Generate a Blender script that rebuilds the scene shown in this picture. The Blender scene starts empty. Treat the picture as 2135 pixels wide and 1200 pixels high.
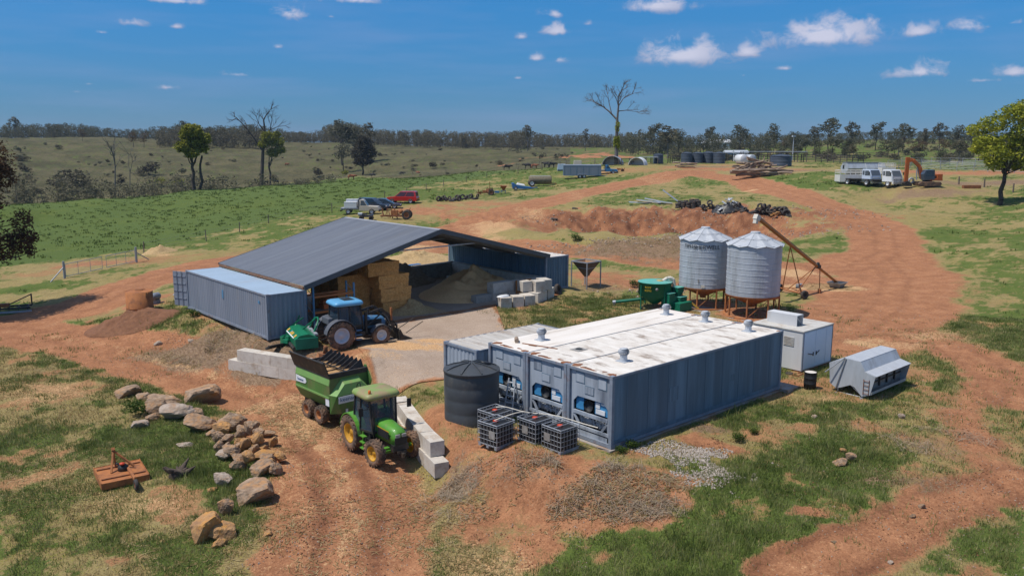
import bpy, bmesh, math, random
import numpy as np
from mathutils import Matrix, Vector
SC = bpy.context.scene
COL = SC.collection
random.seed(7); RNG = np.random.default_rng(7)
rad = math.radians
# ---------------------------------------------------------------- camera
CAM_Z, FPX, PITCH, YAW, ROLL = 11.545, 1710.58, rad(9.818), rad(-41.5), rad(0.131)
cd = bpy.data.cameras.new('camera'); cam = bpy.data.objects.new('camera', cd); COL.objects.link(cam)
cd.sensor_width = 36.0; cd.lens = 36.0*FPX/2135.0; cd.clip_start = 0.5; cd.clip_end = 20000
CM = Matrix.Rotation(YAW, 4, 'Z') @ Matrix.Rotation(math.pi/2-PITCH, 4, 'X') @ Matrix.Rotation(ROLL, 4, 'Z')
cam.matrix_world = Matrix.Translation((0, 0, CAM_Z)) @ CM
SC.camera = cam
# ---------------------------------------------------------------- sun and sky
SUN = Vector((-0.45, 0.20, 1.0)).normalized()
EL = math.asin(SUN.z); AZ = math.atan2(SUN.x, SUN.y)
sl = bpy.data.lights.new('sun', 'SUN'); sl.energy = 4.3; sl.angle = rad(0.53); sl.color = (1.0, 0.95, 0.87)
so = bpy.data.objects.new('sun', sl); COL.objects.link(so)
so.rotation_euler = SUN.to_track_quat('Z', 'Y').to_euler(); so.location = (-60, 30, 120)
SC.view_settings.view_transform = 'Standard'; SC.view_settings.look = 'None'
SC.view_settings.exposure = 0.0; SC.view_settings.gamma = 1.0
W = bpy.data.worlds.new('World'); SC.world = W; W.use_nodes = True

def ray(u, v):                       # photo pixel -> world direction
    d = CM.to_3x3() @ Vector(((u-1067.5)/FPX, -(v-600.0)/FPX, -1.0))
    return d.normalized()

def sky():
    nt = W.node_tree; nt.nodes.clear(); N = nt.nodes.new; L = nt.links.new
    out = N('ShaderNodeOutputWorld'); bg = N('ShaderNodeBackground'); bg.inputs[1].default_value = 0.13
    L(bg.outputs[0], out.inputs[0])
    st = N('ShaderNodeTexSky'); st.sky_type = 'NISHITA'; st.sun_disc = False
    st.sun_elevation = EL; st.sun_rotation = AZ; st.altitude = 600; st.air_density = 1.0
    st.dust_density = 0.3; st.ozone_density = 3.0
    tc = N('ShaderNodeTexCoord'); sep = N('ShaderNodeSeparateXYZ'); L(tc.outputs['Generated'], sep.inputs[0])
    cr = N('ShaderNodeValToRGB'); L(sep.outputs[2], cr.inputs[0])
    e = cr.color_ramp.elements
    e[0].position = 0.0; e[0].color = SKY_T[0]; e[1].position = 0.27; e[1].color = (1, 1, 1, 1)
    for p, c in ((0.06, SKY_T[1]), (0.17, SKY_T[2])):
        k = e.new(p); k.color = c
    mul = N('ShaderNodeMixRGB'); mul.blend_type = 'MULTIPLY'; mul.inputs[0].default_value = 1
    L(st.outputs[0], mul.inputs[1]); L(cr.outputs[0], mul.inputs[2])
    # clouds: soft puffs at fixed directions of the sky, broken up by noise
    no = N('ShaderNodeTexNoise'); no.inputs['Scale'].default_value = 42; no.inputs['Detail'].default_value = 9; no.inputs['Roughness'].default_value = .60; no.inputs['Distortion'].default_value = .35
    mp = N('ShaderNodeMapping'); mp.inputs['Scale'].default_value = (1, 1, 1.35); L(tc.outputs['Generated'], mp.inputs[0]); L(mp.outputs[0], no.inputs['Vector'])
    acc = None; acc2 = None
    for (u, v, w, h, a) in CLOUDS:
        c = ray(u, v); r = c.cross(Vector((0, 0, 1))).normalized(); up = r.cross(c).normalized()
        nr, nu = r*(FPX/(w*1.05)), up*(FPX/(h*1.28))
        d1 = N('ShaderNodeVectorMath'); d1.operation = 'DOT_PRODUCT'; d1.inputs[1].default_value = nr; L(tc.outputs['Generated'], d1.inputs[0])
        d2 = N('ShaderNodeVectorMath'); d2.operation = 'DOT_PRODUCT'; d2.inputs[1].default_value = nu; L(tc.outputs['Generated'], d2.inputs[0])
        # flat base: squeeze what lies under the centre line
        mn = N('ShaderNodeMath'); mn.operation = 'MINIMUM'; L(d2.outputs['Value'], mn.inputs[0]); mn.inputs[1].default_value = 0
        ad = N('ShaderNodeMath'); ad.operation = 'MULTIPLY_ADD'; L(mn.outputs[0], ad.inputs[0]); ad.inputs[1].default_value = 1.1; L(d2.outputs['Value'], ad.inputs[2])
        cb = N('ShaderNodeCombineXYZ'); L(d1.outputs['Value'], cb.inputs[0]); L(ad.outputs[0], cb.inputs[1])
        ln = N('ShaderNodeVectorMath'); ln.operation = 'LENGTH'; L(cb.outputs[0], ln.inputs[0])
        sb = N('ShaderNodeMath'); sb.operation = 'MULTIPLY_ADD'; L(ln.outputs['Value'], sb.inputs[0]); sb.inputs[1].default_value = -1; sb.inputs[2].default_value = a
        # light from the top of each puff
        sh = N('ShaderNodeMath'); sh.operation = 'MULTIPLY_ADD'; L(d2.outputs['Value'], sh.inputs[0]); sh.inputs[1].default_value = .5; L(sb.outputs[0], sh.inputs[2])
        if acc is None: acc, acc2 = sb, sh
        else:
            m = N('ShaderNodeMath'); m.operation = 'MAXIMUM'; L(acc.outputs[0], m.inputs[0]); L(sb.outputs[0], m.inputs[1]); acc = m
            m = N('ShaderNodeMath'); m.operation = 'MAXIMUM'; L(acc2.outputs[0], m.inputs[0]); L(sh.outputs[0], m.inputs[1]); acc2 = m
    k = N('ShaderNodeMath'); k.operation = 'MULTIPLY_ADD'; L(no.outputs[0], k.inputs[0]); k.inputs[1].default_value = 2.6; k.inputs[2].default_value = -1.38
    t = N('ShaderNodeMath'); t.operation = 'ADD'; L(k.outputs[0], t.inputs[0]); L(acc.outputs[0], t.inputs[1])
    mr = N('ShaderNodeMapRange'); mr.interpolation_type = 'SMOOTHSTEP'; L(t.outputs[0], mr.inputs[0])
    mr.inputs[1].default_value = 0.0; mr.inputs[2].default_value = 0.85; mr.inputs[3].default_value = 0; mr.inputs[4].default_value = .78
    # thin veil of high haze low on the left
    n2 = N('ShaderNodeTexNoise'); n2.inputs['Scale'].default_value = 5; n2.inputs['Detail'].default_value = 5
    m2 = N('ShaderNodeMapping'); m2.inputs['Scale'].default_value = (1, 1, 9); L(tc.outputs['Generated'], m2.inputs[0]); L(m2.outputs[0], n2.inputs['Vector'])
    vr = N('ShaderNodeMapRange'); L(n2.outputs[0], vr.inputs[0]); vr.inputs[1].default_value = .45; vr.inputs[2].default_value = .75; vr.inputs[4].default_value = .22
    veil = N('ShaderNodeMixRGB'); L(vr.outputs[0], veil.inputs[0]); L(mul.outputs[0], veil.inputs[1]); veil.inputs[2].default_value = (2.35, 2.85, 4.8, 1)
    cc = N('ShaderNodeMapRange'); L(acc2.outputs[0], cc.inputs[0]); cc.inputs[1].default_value = .1; cc.inputs[2].default_value = 1.0
    ccol = N('ShaderNodeMixRGB'); L(cc.outputs[0], ccol.inputs[0]); ccol.inputs[1].default_value = (2.8, 3.0, 4.2, 1); ccol.inputs[2].default_value = (5.7, 5.5, 6.4, 1)
    mix = N('ShaderNodeMixRGB'); L(mr.outputs[0], mix.inputs[0]); L(veil.outputs[0], mix.inputs[1]); L(ccol.outputs[0], mix.inputs[2])
    L(mix.outputs[0], bg.inputs[0])
SKY_T = ((.168, .295, .545, 1), (.157, .355, .595, 1), (.15, .515, .80, 1))
CLOUDS = [(375, 3, 75, 12, .9), (275, 48, 46, 16, .7), (605, 30, 52, 22, .9), (745, 2, 80, 12, .9), (580, 98, 20, 11, .75), (495, 156, 44, 10, .75),
          (352, 183, 34, 9, .7), (368, 56, 24, 9, .7), (212, 68, 26, 8, .6), (185, 175, 22, 7, .55), (160, 192, 22, 6, .5), (690, 35, 22, 10, .45),
          (1368, 14, 90, 24, 1.05), (1157, 31, 36, 14, .8), (1161, 66, 42, 17, .95), (1088, 77, 22, 13, .8), (1226, 50, 24, 9, .55), (1118, 122, 26, 14, .85),
          (1168, 126, 30, 15, .75), (1078, 163, 22, 8, .5), (1425, 118, 96, 32, 1.15), (1558, 110, 42, 19, 1.0), (1718, 80, 116, 32, 1.15),
          (1636, 143, 26, 10, .75), (1550, 158, 20, 9, .5), (1915, 68, 46, 17, .95), (2020, 56, 44, 20, .9), (1915, 152, 72, 19, 1.0),
          (2115, 152, 50, 16, .9), (2050, 168, 60, 9, .6), (1433, 158, 16, 8, .4), (1750, 150, 22, 8, .4), (2112, 48, 30, 10, .6), (1470, 183, 14, 6, .35)]
sky()
# ---------------------------------------------------------------- terrain
def hash2(ix, iy, seed):
    n = (ix.astype(np.int64)*374761393 + iy.astype(np.int64)*668265263 + seed*1442695041) & 0xffffffff
    n = ((n ^ (n >> 13))*1274126177) & 0xffffffff
    return ((n ^ (n >> 16)) & 0xffff)/65535.0
def vnoise(x, y, seed=0):
    x = np.asarray(x, float); y = np.asarray(y, float)
    ix = np.floor(x); iy = np.floor(y); fx = x-ix; fy = y-iy
    fx = fx*fx*fx*(fx*(fx*6-15)+10); fy = fy*fy*fy*(fy*(fy*6-15)+10)
    a = hash2(ix, iy, seed); b = hash2(ix+1, iy, seed); c = hash2(ix, iy+1, seed); d = hash2(ix+1, iy+1, seed)
    return a+(b-a)*fx+(c-a)*fy+(a-b-c+d)*fx*fy
def fbm(x, y, sc=1.0, oct=4, seed=0, gain=.5):
    s = 0; a = 1; t = 0
    for i in range(oct):
        s = s+a*vnoise(x*sc+17.3*i, y*sc-9.1*i, seed+i); t += a; a *= gain; sc *= 2.03
    return s/t                                     # 0..1, mean .5
def sstep(a, b, x):
    t = np.clip((x-a)/(b-a), 0, 1); return t*t*(3-2*t)

def gp(u, v, z):                                  # photo pixel at height z -> x, y, z
    d = ray(u, v); k = (z-CAM_Z)/d.z
    return (d.x*k, d.y*k, z)
def gd(u, v, D):                                  # photo pixel at horizontal distance D
    d = ray(u, v); k = D/math.hypot(d.x, d.y)
    return (d.x*k, d.y*k, CAM_Z+d.z*k)
CTRL = []
for u, v, z in [
    # yard round the cool rooms, silos, sheds
    (1272,937,-.05),(1629,811,-.05),(1100,900,0),(1000,880,0),(1450,875,-.05),(1560,668,.2),(1471,640,.2),(1740,800,-.05),(1900,790,-.1),(1688,810,-.05),
    (1040,943,-.02),(1170,952,-.05),(985,892,-.02),(1060,860,0),(935,880,-.05),(1500,690,.1),(1350,660,.15),(1250,640,.35),(1150,700,.3),(1030,735,.2),
    (860,665,.6),(1031,640,.6),(900,640,.6),(1000,600,.6),(1140,640,.5),(700,730,.45),(800,715,.5),(850,700,.52),(640,700,.55),(560,716,.55),(630,690,.6),
    (940,760,.05),(905,825,-.35),(770,770,.15),(765,800,-.45),(860,780,.05),(700,755,.15),(640,745,.35),
    # retaining walls: road below, yard above
    (484,768,-.8),(560,785,-.85),(610,792,-.85),
    (905,990,-1.25),(880,935,-1.2),(850,880,-1.1),(832,845,-.85),(940,955,-.25),(935,920,-.1),(890,860,-.1),(860,825,-.35),
    # road in front
    (785,972,-1.2),(740,936,-1.2),(655,880,-1.1),(700,1050,-1.35),(750,1190,-1.5),(850,1100,-1.45),(600,820,-.95),(450,780,-.95),(300,745,-.9),(150,710,-.75),(0,690,-.7),(60,650,-.5),
    (0,600,-.3),(200,640,-.1),(300,650,.35),(380,660,.55),(330,600,.4),(397,641,.7),(470,670,.62),(430,690,.3),(380,720,-.45),
    (250,690,-.35),(180,670,-.4),
    (0,800,-1.0),(200,900,-1.25),(400,850,-1.05),(520,870,-1.05),(500,950,-1.25),(500,1050,-1.35),(200,1150,-1.6),(0,1000,-1.4),(0,1190,-1.7),(400,1190,-1.6),(600,1100,-1.4),
    # mound in front of the tanks, paddock to the right
    (965,960,-.12),(1050,972,-.12),(1150,980,-.14),(1250,980,-.16),(1340,985,-.25),(950,1050,-1.15),(1050,1065,-1.15),(1150,1078,-1.12),(1250,1080,-1.0),(1350,1070,-.8),(1500,950,-.2),(1500,1100,-.8),(1200,1190,-1.6),(1000,1190,-1.55),
    (1700,950,-.3),(1700,1100,-.8),(1700,1190,-1.15),(2000,1000,-.55),(2130,1100,-1.0),(2130,900,-.35),(1950,860,-.2),(2100,750,.1),(1950,700,.15),
    # back yard, tracks
    (1800,660,.25),(1950,600,.7),(1750,590,.35),(1650,610,.3),(1850,540,1.1),(2130,620,.8),(2100,530,2.0),
    (1253,612,.42),(1200,605,.45),(1184,603,.65),(1300,590,.5),(1400,590,.4),
    (950,500,1.0),(1050,505,1.05),(1200,522,.95),(1350,543,.75),(1480,560,.6),(1700,560,.7),(1230,556,.62),(1330,566,.5),
    # the bank, its pit and far rim
    (1085,478,2.0),(1180,479,2.2),(1260,481,2.25),(1400,484,2.3),(1520,497,1.95),(1640,520,1.5),(1740,528,1.2),
    (1070,462,2.0),(1130,447,2.3),(1200,436,2.6),(1300,433,2.75),(1450,438,2.75),(1600,450,2.55),(1700,470,2.2),(1780,495,1.8),
    # rise behind
    (900,440,2.4),(1050,420,3.0),(1250,400,3.9),(1400,380,4.8),(1550,400,3.9),(1750,430,3.2),(1850,470,2.3),(1950,440,3.1),(1850,420,3.5),(2082,430,3.6),(2130,470,2.9),
    (750,450,2.3),(840,425,2.7),(640,480,1.5),(560,530,.9),(450,550,.75),(350,570,.5),(300,530,.3),(200,560,.2),(100,590,0.),(50,540,-.2),(200,490,-.1),
    (450,480,.7),(300,440,.6),(80,470,-.3),(600,430,1.9)]:
    CTRL.append(gp(u, v, z))
for u, v, D in [
    
    (20,432,150),(200,415,165),(400,396,185),(550,388,192),(750,372,200),(1000,357,205),(1170,347,205),
    (20,437,240),(200,435,250),(400,430,265),(550,420,270),(750,395,275),(1000,362,280),(1170,336,275),
    (0,390,300),(200,380,320),(400,368,330),(550,360,340),(750,352,345),(1000,338,340),
    (0,290,450),(180,292,460),(350,303,440),(480,301,450),(560,299,470),(700,297,480),(850,307,470),(1000,311,440),(1150,314,400),(1260,328,320),
    (1040,400,150),(1120,384,160),(1213,371,168),(1285,343,190),(1340,343,190),(1465,340,210),(1400,365,165),(1500,352,185),(1600,352,178),(1700,360,160),(1740,380,150),(1870,389,142),(1940,389,142),
    (1700,345,205),(1850,342,215),(2000,350,205),(2130,352,200),(2000,378,160),(2130,392,145),
    (1400,334,280),(1550,322,320),(1700,308,360),(1850,297,420),(2000,296,450),(2130,300,450),
    (1600,330,260),(1850,325,300),(2050,330,300),
    (100,294,800),(600,304,900),(1100,312,900),(1500,306,800),(1900,292,800),(2130,296,800),
    (-300,300,900),(2400,300,900),(-300,300,450),(-300,390,300),(-300,440,170),(2400,420,120),(2400,350,220),(2400,310,420)]:
    CTRL.append(gd(u, v, D))
for u, D, z in [(1150,96,1.3),(1220,97,.5),(1300,98,.2),(1400,98,.2),(1500,98,.3),(1590,97,.6),(1250,102,.3),(1350,103,.2),(1450,103,.2),(1550,102,.4),(1240,108,-.1),(1340,109,-.1),(1450,109,-.1),(1550,108.5,.1),(1190,106,.8),(1630,106,1.0),(1400,105,-.2),(1300,105,-.2)]:     # pit floor and foot of its far wall
    q = gd(u, 450, D); CTRL.append((q[0], q[1], z))
for u, D, z in [(1180,111,2.5),(1250,112,2.65),(1340,113,2.75),(1450,113,2.8),(1550,112.5,2.75),(1640,111,2.6)]:     # lip of the far wall
    q = gd(u, 450, D); CTRL.append((q[0], q[1], z))
CTRL += [(-40, 20, -2), (0, -10, -3), (12, 4, -2.2), (2, 16, -2), (30, -8, -2.5), (45, 2, -1), (80, 30, 1), (-30, 60, -1)]
for a in range(-60, 61, 12):
    aa = rad(a+41.5); CTRL.append((6000*math.sin(aa), 6000*math.cos(aa), 10.0))
WALLS = [(17.2,43.7,-.8),(17.9,41.8,-.82),(18.6,40.2,-.85),(19.2,38.4,-.88),(18.9,43.2,.42),(19.6,41.5,.42),(20.2,39.8,.42),(20.6,38.3,.4),(17.8,23.0,-1.28),(17.95,24.6,-1.27),(18.25,26.2,-1.22),(18.75,28.2,-1.15),(19.7,30.3,-1.0),(19.0,23.4,-.35),(19.3,24.6,-.12),(19.5,26.2,-.08),(20.0,28.0,-.08),(20.9,30.0,-.08)]
CTRL = [c for c in CTRL if min(math.hypot(c[0]-w[0], c[1]-w[1]) for w in WALLS) > 1.0]+WALLS
CT = np.array(CTRL)
def warp(x, y):                                    # even out spacing: finer near, coarser far
    r = np.hypot(x, y)+1e-6; k = 30*np.log1p(r/30.0)/r
    return x*k, y*k
CW = np.stack(warp(CT[:, 0], CT[:, 1]), 1)
def _phi(d2): return np.sqrt(d2+0.06)
_A = _phi(((CW[:, None]-CW[None])**2).sum(-1)); n_ = len(CT)
_M = np.zeros((n_+3, n_+3)); _M[:n_, :n_] = -_A+np.eye(n_)*-0.02; _M[:n_, n_] = 1; _M[:n_, n_+1:] = CW; _M[n_, :n_] = 1; _M[n_+1:, :n_] = CW.T
_sol = np.linalg.solve(_M, np.concatenate([CT[:, 2], np.zeros(3)]))
def gz(x, y):                                      # terrain height
    x = np.atleast_1d(np.asarray(x, float)); y = np.atleast_1d(np.asarray(y, float))
    wx, wy = warp(x, y); out = np.empty(len(x))
    for i in range(0, len(x), 20000):
        a, b = wx[i:i+20000, None], wy[i:i+20000, None]
        out[i:i+20000] = -_phi((a-CW[:, 0])**2+(b-CW[:, 1])**2) @ _sol[:n_] + _sol[n_] + a[:, 0]*_sol[n_+1] + b[:, 0]*_sol[n_+2]
    r = np.hypot(x, y)
    flat = ((x > 21.5) & (x < 43.5) & (y > 42.2) & (y < 56))        # the shed floor is level
    out = np.where(flat, .6, out)
    reef = ((x > 22) & (x < 36) & (y > 19.6) & (y < 30.5))
    out = np.where(reef, np.minimum(out, .05), out)
    return out
def gz1(x, y): return float(gz([x], [y])[0])
def on(u, v):                                      # photo pixel -> point of the terrain
    d = ray(u, v); lo = 15.0; t = lo; prev = t
    ts = np.geomspace(15, 3000, 500); P = np.array([0, 0, CAM_Z])+ts[:, None]*np.array(d)
    below = P[:, 2] < gz(P[:, 0], P[:, 1]); k = int(np.argmax(below)) if below.any() else 499
    a, b = ts[max(k-1, 0)], ts[k]
    for _ in range(14):
        m = (a+b)/2; q = Vector((0, 0, CAM_Z))+d*m
        if q.z < gz1(q.x, q.y): b = m
        else: a = m
    q = Vector((0, 0, CAM_Z))+d*b
    return (q.x, q.y, gz1(q.x, q.y))
# ---------------------------------------------------------------- ground cover masks (world-space, metres)
def poly_d(x, y, pts):                             # distance to a polyline, and the position along it
    best = np.full(len(x), 1e9)
    for (ax, ay), (bx, by) in zip(pts[:-1], pts[1:]):
        dx, dy = bx-ax, by-ay; l2 = dx*dx+dy*dy+1e-9
        t = np.clip(((x-ax)*dx+(y-ay)*dy)/l2, 0, 1)
        best = np.minimum(best, np.hypot(x-ax-t*dx, y-ay-t*dy))
    return best
def line(*uv): return [on(u, v)[:2] for u, v in uv]
ROADS = [  # centre line, half width, softness
    (line((720,1198),(735,1080),(700,960),(640,880),(560,820),(430,780),(300,745),(150,705),(0,690)), 2.6, 1.0),
    (line((700,960),(660,860),(600,810)), 2.6, 1.0),
    (line((0,680),(90,655),(180,640),(260,600),(340,575),(430,550)), 2.6, 1.2),
    (line((430,550),(600,520),(800,490),(1000,465)), 1.6, 3.0),
    (line((900,520),(960,480),(1060,440),(1180,410),(1300,385),(1400,362),(1460,358)), 3.2, 2.0),
    (line((900,512),(980,505),(1100,512),(1250,528),(1400,548),(1560,560),(1680,560),(1780,560)), 2.4, 1.0),
    (line((1780,560),(1850,530),(1840,480),(1760,440),(1640,400),(1540,372),(1440,360)), 3.4, 2.0),
    (line((1830,540),(1870,580),(1850,640),(1790,680),(1750,700)), 4.4, 2.5),
    (line((1780,600),(1700,600),(1640,580)), 3.2, 1.5),
    (line((1930,690),(2060,770),(2130,850)), 1.1, 3.0),
    (line((1640,1200),(1850,1110),(2000,1040),(2135,1000)), 1.1, 1.2),
    (line((2060,800),(2010,860),(2050,960),(2135,1010)), .7, 3),
    (line((1300,330),(1230,322),(1150,332),(1060,345)), 3.5, 3),
    (line((1240,330),(1180,325),(1100,328)), 3, 3),
]
DIRT = [  # bare patches: u, v, radius x, radius y (metres), strength
    (860,740,5,3,1.1),(700,740,3,2,.9),(950,720,4,3,.8),(1000,990,2.6,2.2,1.),(1130,1010,4.0,2.4,1.),(1280,1015,3.4,2.0,.9),(1180,1080,3,1.2,.7),(1050,1090,2.2,1.3,.6),(1480,930,2.2,1.2,.95),(1330,945,1.2,.8,.6),
    (640,1060,1.2,2.4,.9),(600,1150,1.5,1.5,.6),(280,640,2.6,1.6,1.),(330,620,2,1.5,.7),(450,680,1.6,1.2,.7),(1650,800,1.5,1,.8),(930,870,2,2,.8),(990,930,2.2,1.2,.9),
    (900,440,7,10,.8),(1000,425,8,6,.6),(1250,464,18,6.5,1.3),(1440,472,22,7,1.2),(1640,490,11,5,.9),(1130,474,7,6,1.1),(1330,590,5,3,.9),(1270,575,4,3,.8),
    (200,550,6,3,.7),(90,570,3,2,.5),(330,540,6,4,.5),(1900,600,5,5,.5),(1800,750,4,3,.5),(1450,640,5,3,.8),(1560,655,4,3,1.),(1150,730,3,2,.6),(1640,355,9,7,.6),(1560,345,12,8,.7),
    (1950,395,10,4,.4),(2050,360,25,8,.8),(1300,355,14,7,.5),(1480,352,12,7,.8),(500,530,4,4,.4),(1950,850,3.0,2,.4),(2000,930,3,1.8,.5),(2080,880,3,2,.4),(1750,820,2,1.2,.5),
    (1560,1060,.9,.7,.5),(1690,1065,.7,.4,.8)]
GREEN = [  # lush patches
    (340,900,3.8,2.6,.9),(470,1000,3.6,3.0,.95),(400,960,3,2.4,.8),(560,900,1.6,1.6,.8),(300,830,2,1.2,.5),(520,1050,2.4,2.0,.8),(100,900,3,2,.6),(230,840,3,1.2,.6),(60,1040,3,2.4,.6),(250,1060,2,1.2,.3),(420,1120,2,1.5,.35),(60,1180,2.5,1.5,.5),
    (1600,1060,6.5,4.5,.95),(1760,950,5.5,4,.9),(1450,1100,5,3.5,.9),(1690,860,4.5,2.5,.8),(1340,1150,4.5,3,.8),(1540,885,3.6,1.4,.85),(1560,1170,6,2.5,.8),(1850,950,3,3,.7),(1290,940,.8,.6,.9),(1850,830,3,1.5,.5),(1850,1000,3,2,.5),(2000,1150,3,1.5,.5),(1250,1050,1.2,.8,.4),(1020,1075,.8,.5,.6),
    (1320,630,3,2.2,.8),(1220,640,3,2,.8),(1180,650,2,1.5,.6),(550,800,2.6,.9,.9),(250,680,4,1.4,.8),(380,700,3,1,.7),(390,650,2,1.,.7),(450,670,2,1.,.4),
    (300,470,40,28,.8),(600,440,30,25,.75),(150,530,14,9,.7),(850,405,26,18,.7),(50,600,5,3,.7),(520,420,60,26,.7),(900,375,40,10,.7),(1080,362,25,8,.6),
    (1060,470,4,6,.7),(1420,420,10,5,.5),(1100,515,6,2,.6),(1700,500,4,4,.5),(1960,660,5,3,.5),(2090,730,5,3,.5),(1620,640,3,2,.6),(1950,385,12,4,.5),(2100,440,12,8,.35),(1450,338,10,4,.5),
    (1560,430,14,6,.45),(1400,330,40,20,.6),(1750,318,60,25,.5),(1900,303,60,25,.35)]
DEAD = [  # grey-brown dead grass
    (480,712,4.4,2.3,1.2),(390,730,3.0,1.3,1.),(565,735,2.8,1.5,1.2),(1350,510,7,4.5,1.),(1280,520,6,3,.7),(1400,520,6,5,.8),(1090,985,2.0,.6,.42),(1250,1035,2.6,.8,.48),(1360,1060,2.0,.6,.42),(955,1000,.6,1.4,.7),
    (1950,400,10,4,.6),(1850,395,10,4,.35),(1480,348,12,4,.6),(1680,355,16,5,.5),(2110,380,20,7,.6),(1480,895,1.4,.6,.6),(1250,600,3,3,.5),(1930,930,2,1.5,.4),(1900,1000,2.4,1,.5)]
STRAW = [
    (850,722,3.6,1.1,1.),(905,712,2.2,.8,.8),(790,738,2,.8,.5),(860,775,2.6,1.2,.34),(1000,690,2,1,.34),(1720,600,2.4,1.7,1.3),(1660,570,3,2,.9),(1780,600,1.6,1.2,.7),(640,870,2.6,3.5,.55),(590,850,2.4,2.0,.5),(700,900,1.6,2.,.4),(1170,720,3.5,1.2,.6),(1090,680,2.4,1.2,.5),
    (1790,715,2,1.4,.7),(1950,700,3,1.4,.5),(1880,720,2.5,1.2,.5),(940,500,4,3,.6),(1030,475,4,8,.6),(1100,445,3,10,.5),(1010,500,4,2,.6),(850,515,4,3,.7),(1000,1180,1.4,1.5,.5),(880,1020,.5,2.5,.5),(1250,610,3,2,.2),
    (250,1050,3.5,2.2,.45),(80,820,4,2.4,.5),(150,1000,3,1.5,.35),(300,880,2,1,.2),(430,780,5,1,.25),(900,440,9,7,.25),(1380,380,5,10,.4),(1200,408,3,10,.4),(1560,398,2,1.2,.8),(340,532,2,1,.6),(1690,830,1.2,.7,.5),(880,650,2,1,.7),(1260,655,2.4,1.,.5)]
def patches(x, y, lst, n):
    m = np.zeros(len(x))
    for (cx, cy, rx, ry, k) in lst:
        c, s = .749, -.663                          # rx runs across the view from the farm drive, ry along it
        a = ((x-cx)*c+(y-cy)*s)/rx; b = ((x-cx)*.663+(y-cy)*.749)/ry
        m = np.maximum(m, k*np.clip(1.35-np.hypot(a, b)+n, 0, 1.0))
    return m
def prep(lst): return [(*on(u, v)[:2], rx, ry, k) for (u, v, rx, ry, k) in lst]
MOUND = prep([(1130, 1020, 5.5, 1.8, 1.0), (470, 712, 4.5, 1.6, .9)])
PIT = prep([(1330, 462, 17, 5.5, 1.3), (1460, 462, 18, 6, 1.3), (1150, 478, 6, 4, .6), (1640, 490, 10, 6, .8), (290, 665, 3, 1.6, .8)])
DIRT, GREEN, DEAD, STRAW = prep(DIRT), prep(GREEN), prep(DEAD), prep(STRAW)
FIELD = line((0,560),(130,548),(320,520),(560,462),(700,432),(900,386),(1060,362),(1175,349))      # fence between paddock and yard
EDGE = line((0,428),(200,413),(400,396),(560,387),(750,371),(1000,357),(1170,347))                # far edge of the paddock
def side(x, y, pts):                                # + on the far (camera-away) side of a polyline
    az = np.arctan2(x, y); r = np.hypot(x, y)
    pa = np.array([math.atan2(p[0], p[1]) for p in pts]); pr = np.array([math.hypot(*p) for p in pts])
    o = np.argsort(pa); return r/np.interp(az, pa[o], pr[o])-1
def cover(x, y):
    """dirt, green, dead, straw (0..1 each) and darker soil of ruts and pit"""
    r = np.hypot(x, y)
    n1 = fbm(x, y, .35, 5, 11)-.5; n2 = fbm(x, y, 1.3, 4, 23)-.5; n3 = fbm(x, y, .06, 4, 31)-.5; nb = fbm(x, y, 4.0, 3, 47)-.5
    road = np.zeros(len(x)); rut = np.zeros(len(x)); straw_line = None
    for pts, w, sft in ROADS:
        sft *= .6
        d = poly_d(x, y, pts)
        road = np.maximum(road, 1-sstep(w-sft*.5, w+sft, d+n1*1.6*sft+n2*.8))
        if w < 3 and len(pts) > 5: straw_line = np.exp(-((d-.15)/.38)**2) if straw_line is None else np.maximum(straw_line, np.exp(-((d-.15)/.38)**2))
        rut = np.maximum(rut, np.exp(-((np.abs(d-.95)/.30)**2))*(.4+1.2*np.clip(n2+.5, 0, 1)))
    dirt = np.maximum(road, patches(x, y, DIRT, n1*1.5+n2*1.5))
    green = patches(x, y, GREEN, n1*1.3+n2*1.3)
    base = .45+n1*1.5+n3*.9+n2*1.2
    paddock = sstep(0, .03, side(x, y, FIELD)+n1*.03)*(1-sstep(-.02, .02, side(x, y, EDGE)+n3*.05))*((np.arctan2(x, y)-rad(41.5)) < rad(4.0))
    left = ((np.arctan2(x, y)-rad(41.5)) < rad(4.0))
    far = sstep(-.02, .02, side(x, y, EDGE)+n3*.05)*left
    green = np.maximum(green, np.clip(base, 0, .60))
    green = np.where(left, np.maximum(green*(1-far*.5), paddock*(.85+n1*.5+n2*.4)), green)
    yard = sstep(55, 75, r)*(1-paddock)*(1-far)
    green = np.where(yard > .1, np.maximum(green, (.40+n3*.8+n1*1.0+n2*.5)*yard), green)
    far = np.maximum(far, sstep(205, 250, r+n3*60)*(~left)*np.clip(.8+n1*1.2, 0, 1))
    bare = np.clip((fbm(x, y, .42, 5, 131, .6)-.60)*6, 0, .55)*(1-paddock)*(1-far)*(1-sstep(55, 75, r)*.6)
    dirt = np.maximum(dirt, bare)
    dead = patches(x, y, DEAD, n1*.8+n2*.9)
    straw = patches(x, y, STRAW, n1*1.3+n2*.9)
    drive = patches(x, y, [(on(700, 1000)[0], on(700, 1000)[1], 4, 9, .22)], n1*.5)
    straw = np.maximum(straw, (drive*.7+.06*road*(r < 60))*(1-rut)+.24*road*np.exp(-((n2+.1)/.10)**2)*(r < 45))
    straw = np.maximum(straw, straw_line*road*(.36+n2*.8)*(r < 62))
    green = np.clip(green+nb*.5, 0, 1)*(1-np.clip(dirt*1.15, 0, 1))*(1-dead*.75)*(1-np.clip(straw*1.0, 0, 1)*.8)
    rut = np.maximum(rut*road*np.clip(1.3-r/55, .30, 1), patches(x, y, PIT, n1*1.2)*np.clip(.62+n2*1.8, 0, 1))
    return dirt, np.clip(green, 0, 1), np.clip(dead, 0, 1), np.clip(straw, 0, 1), rut, far, paddock
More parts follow.
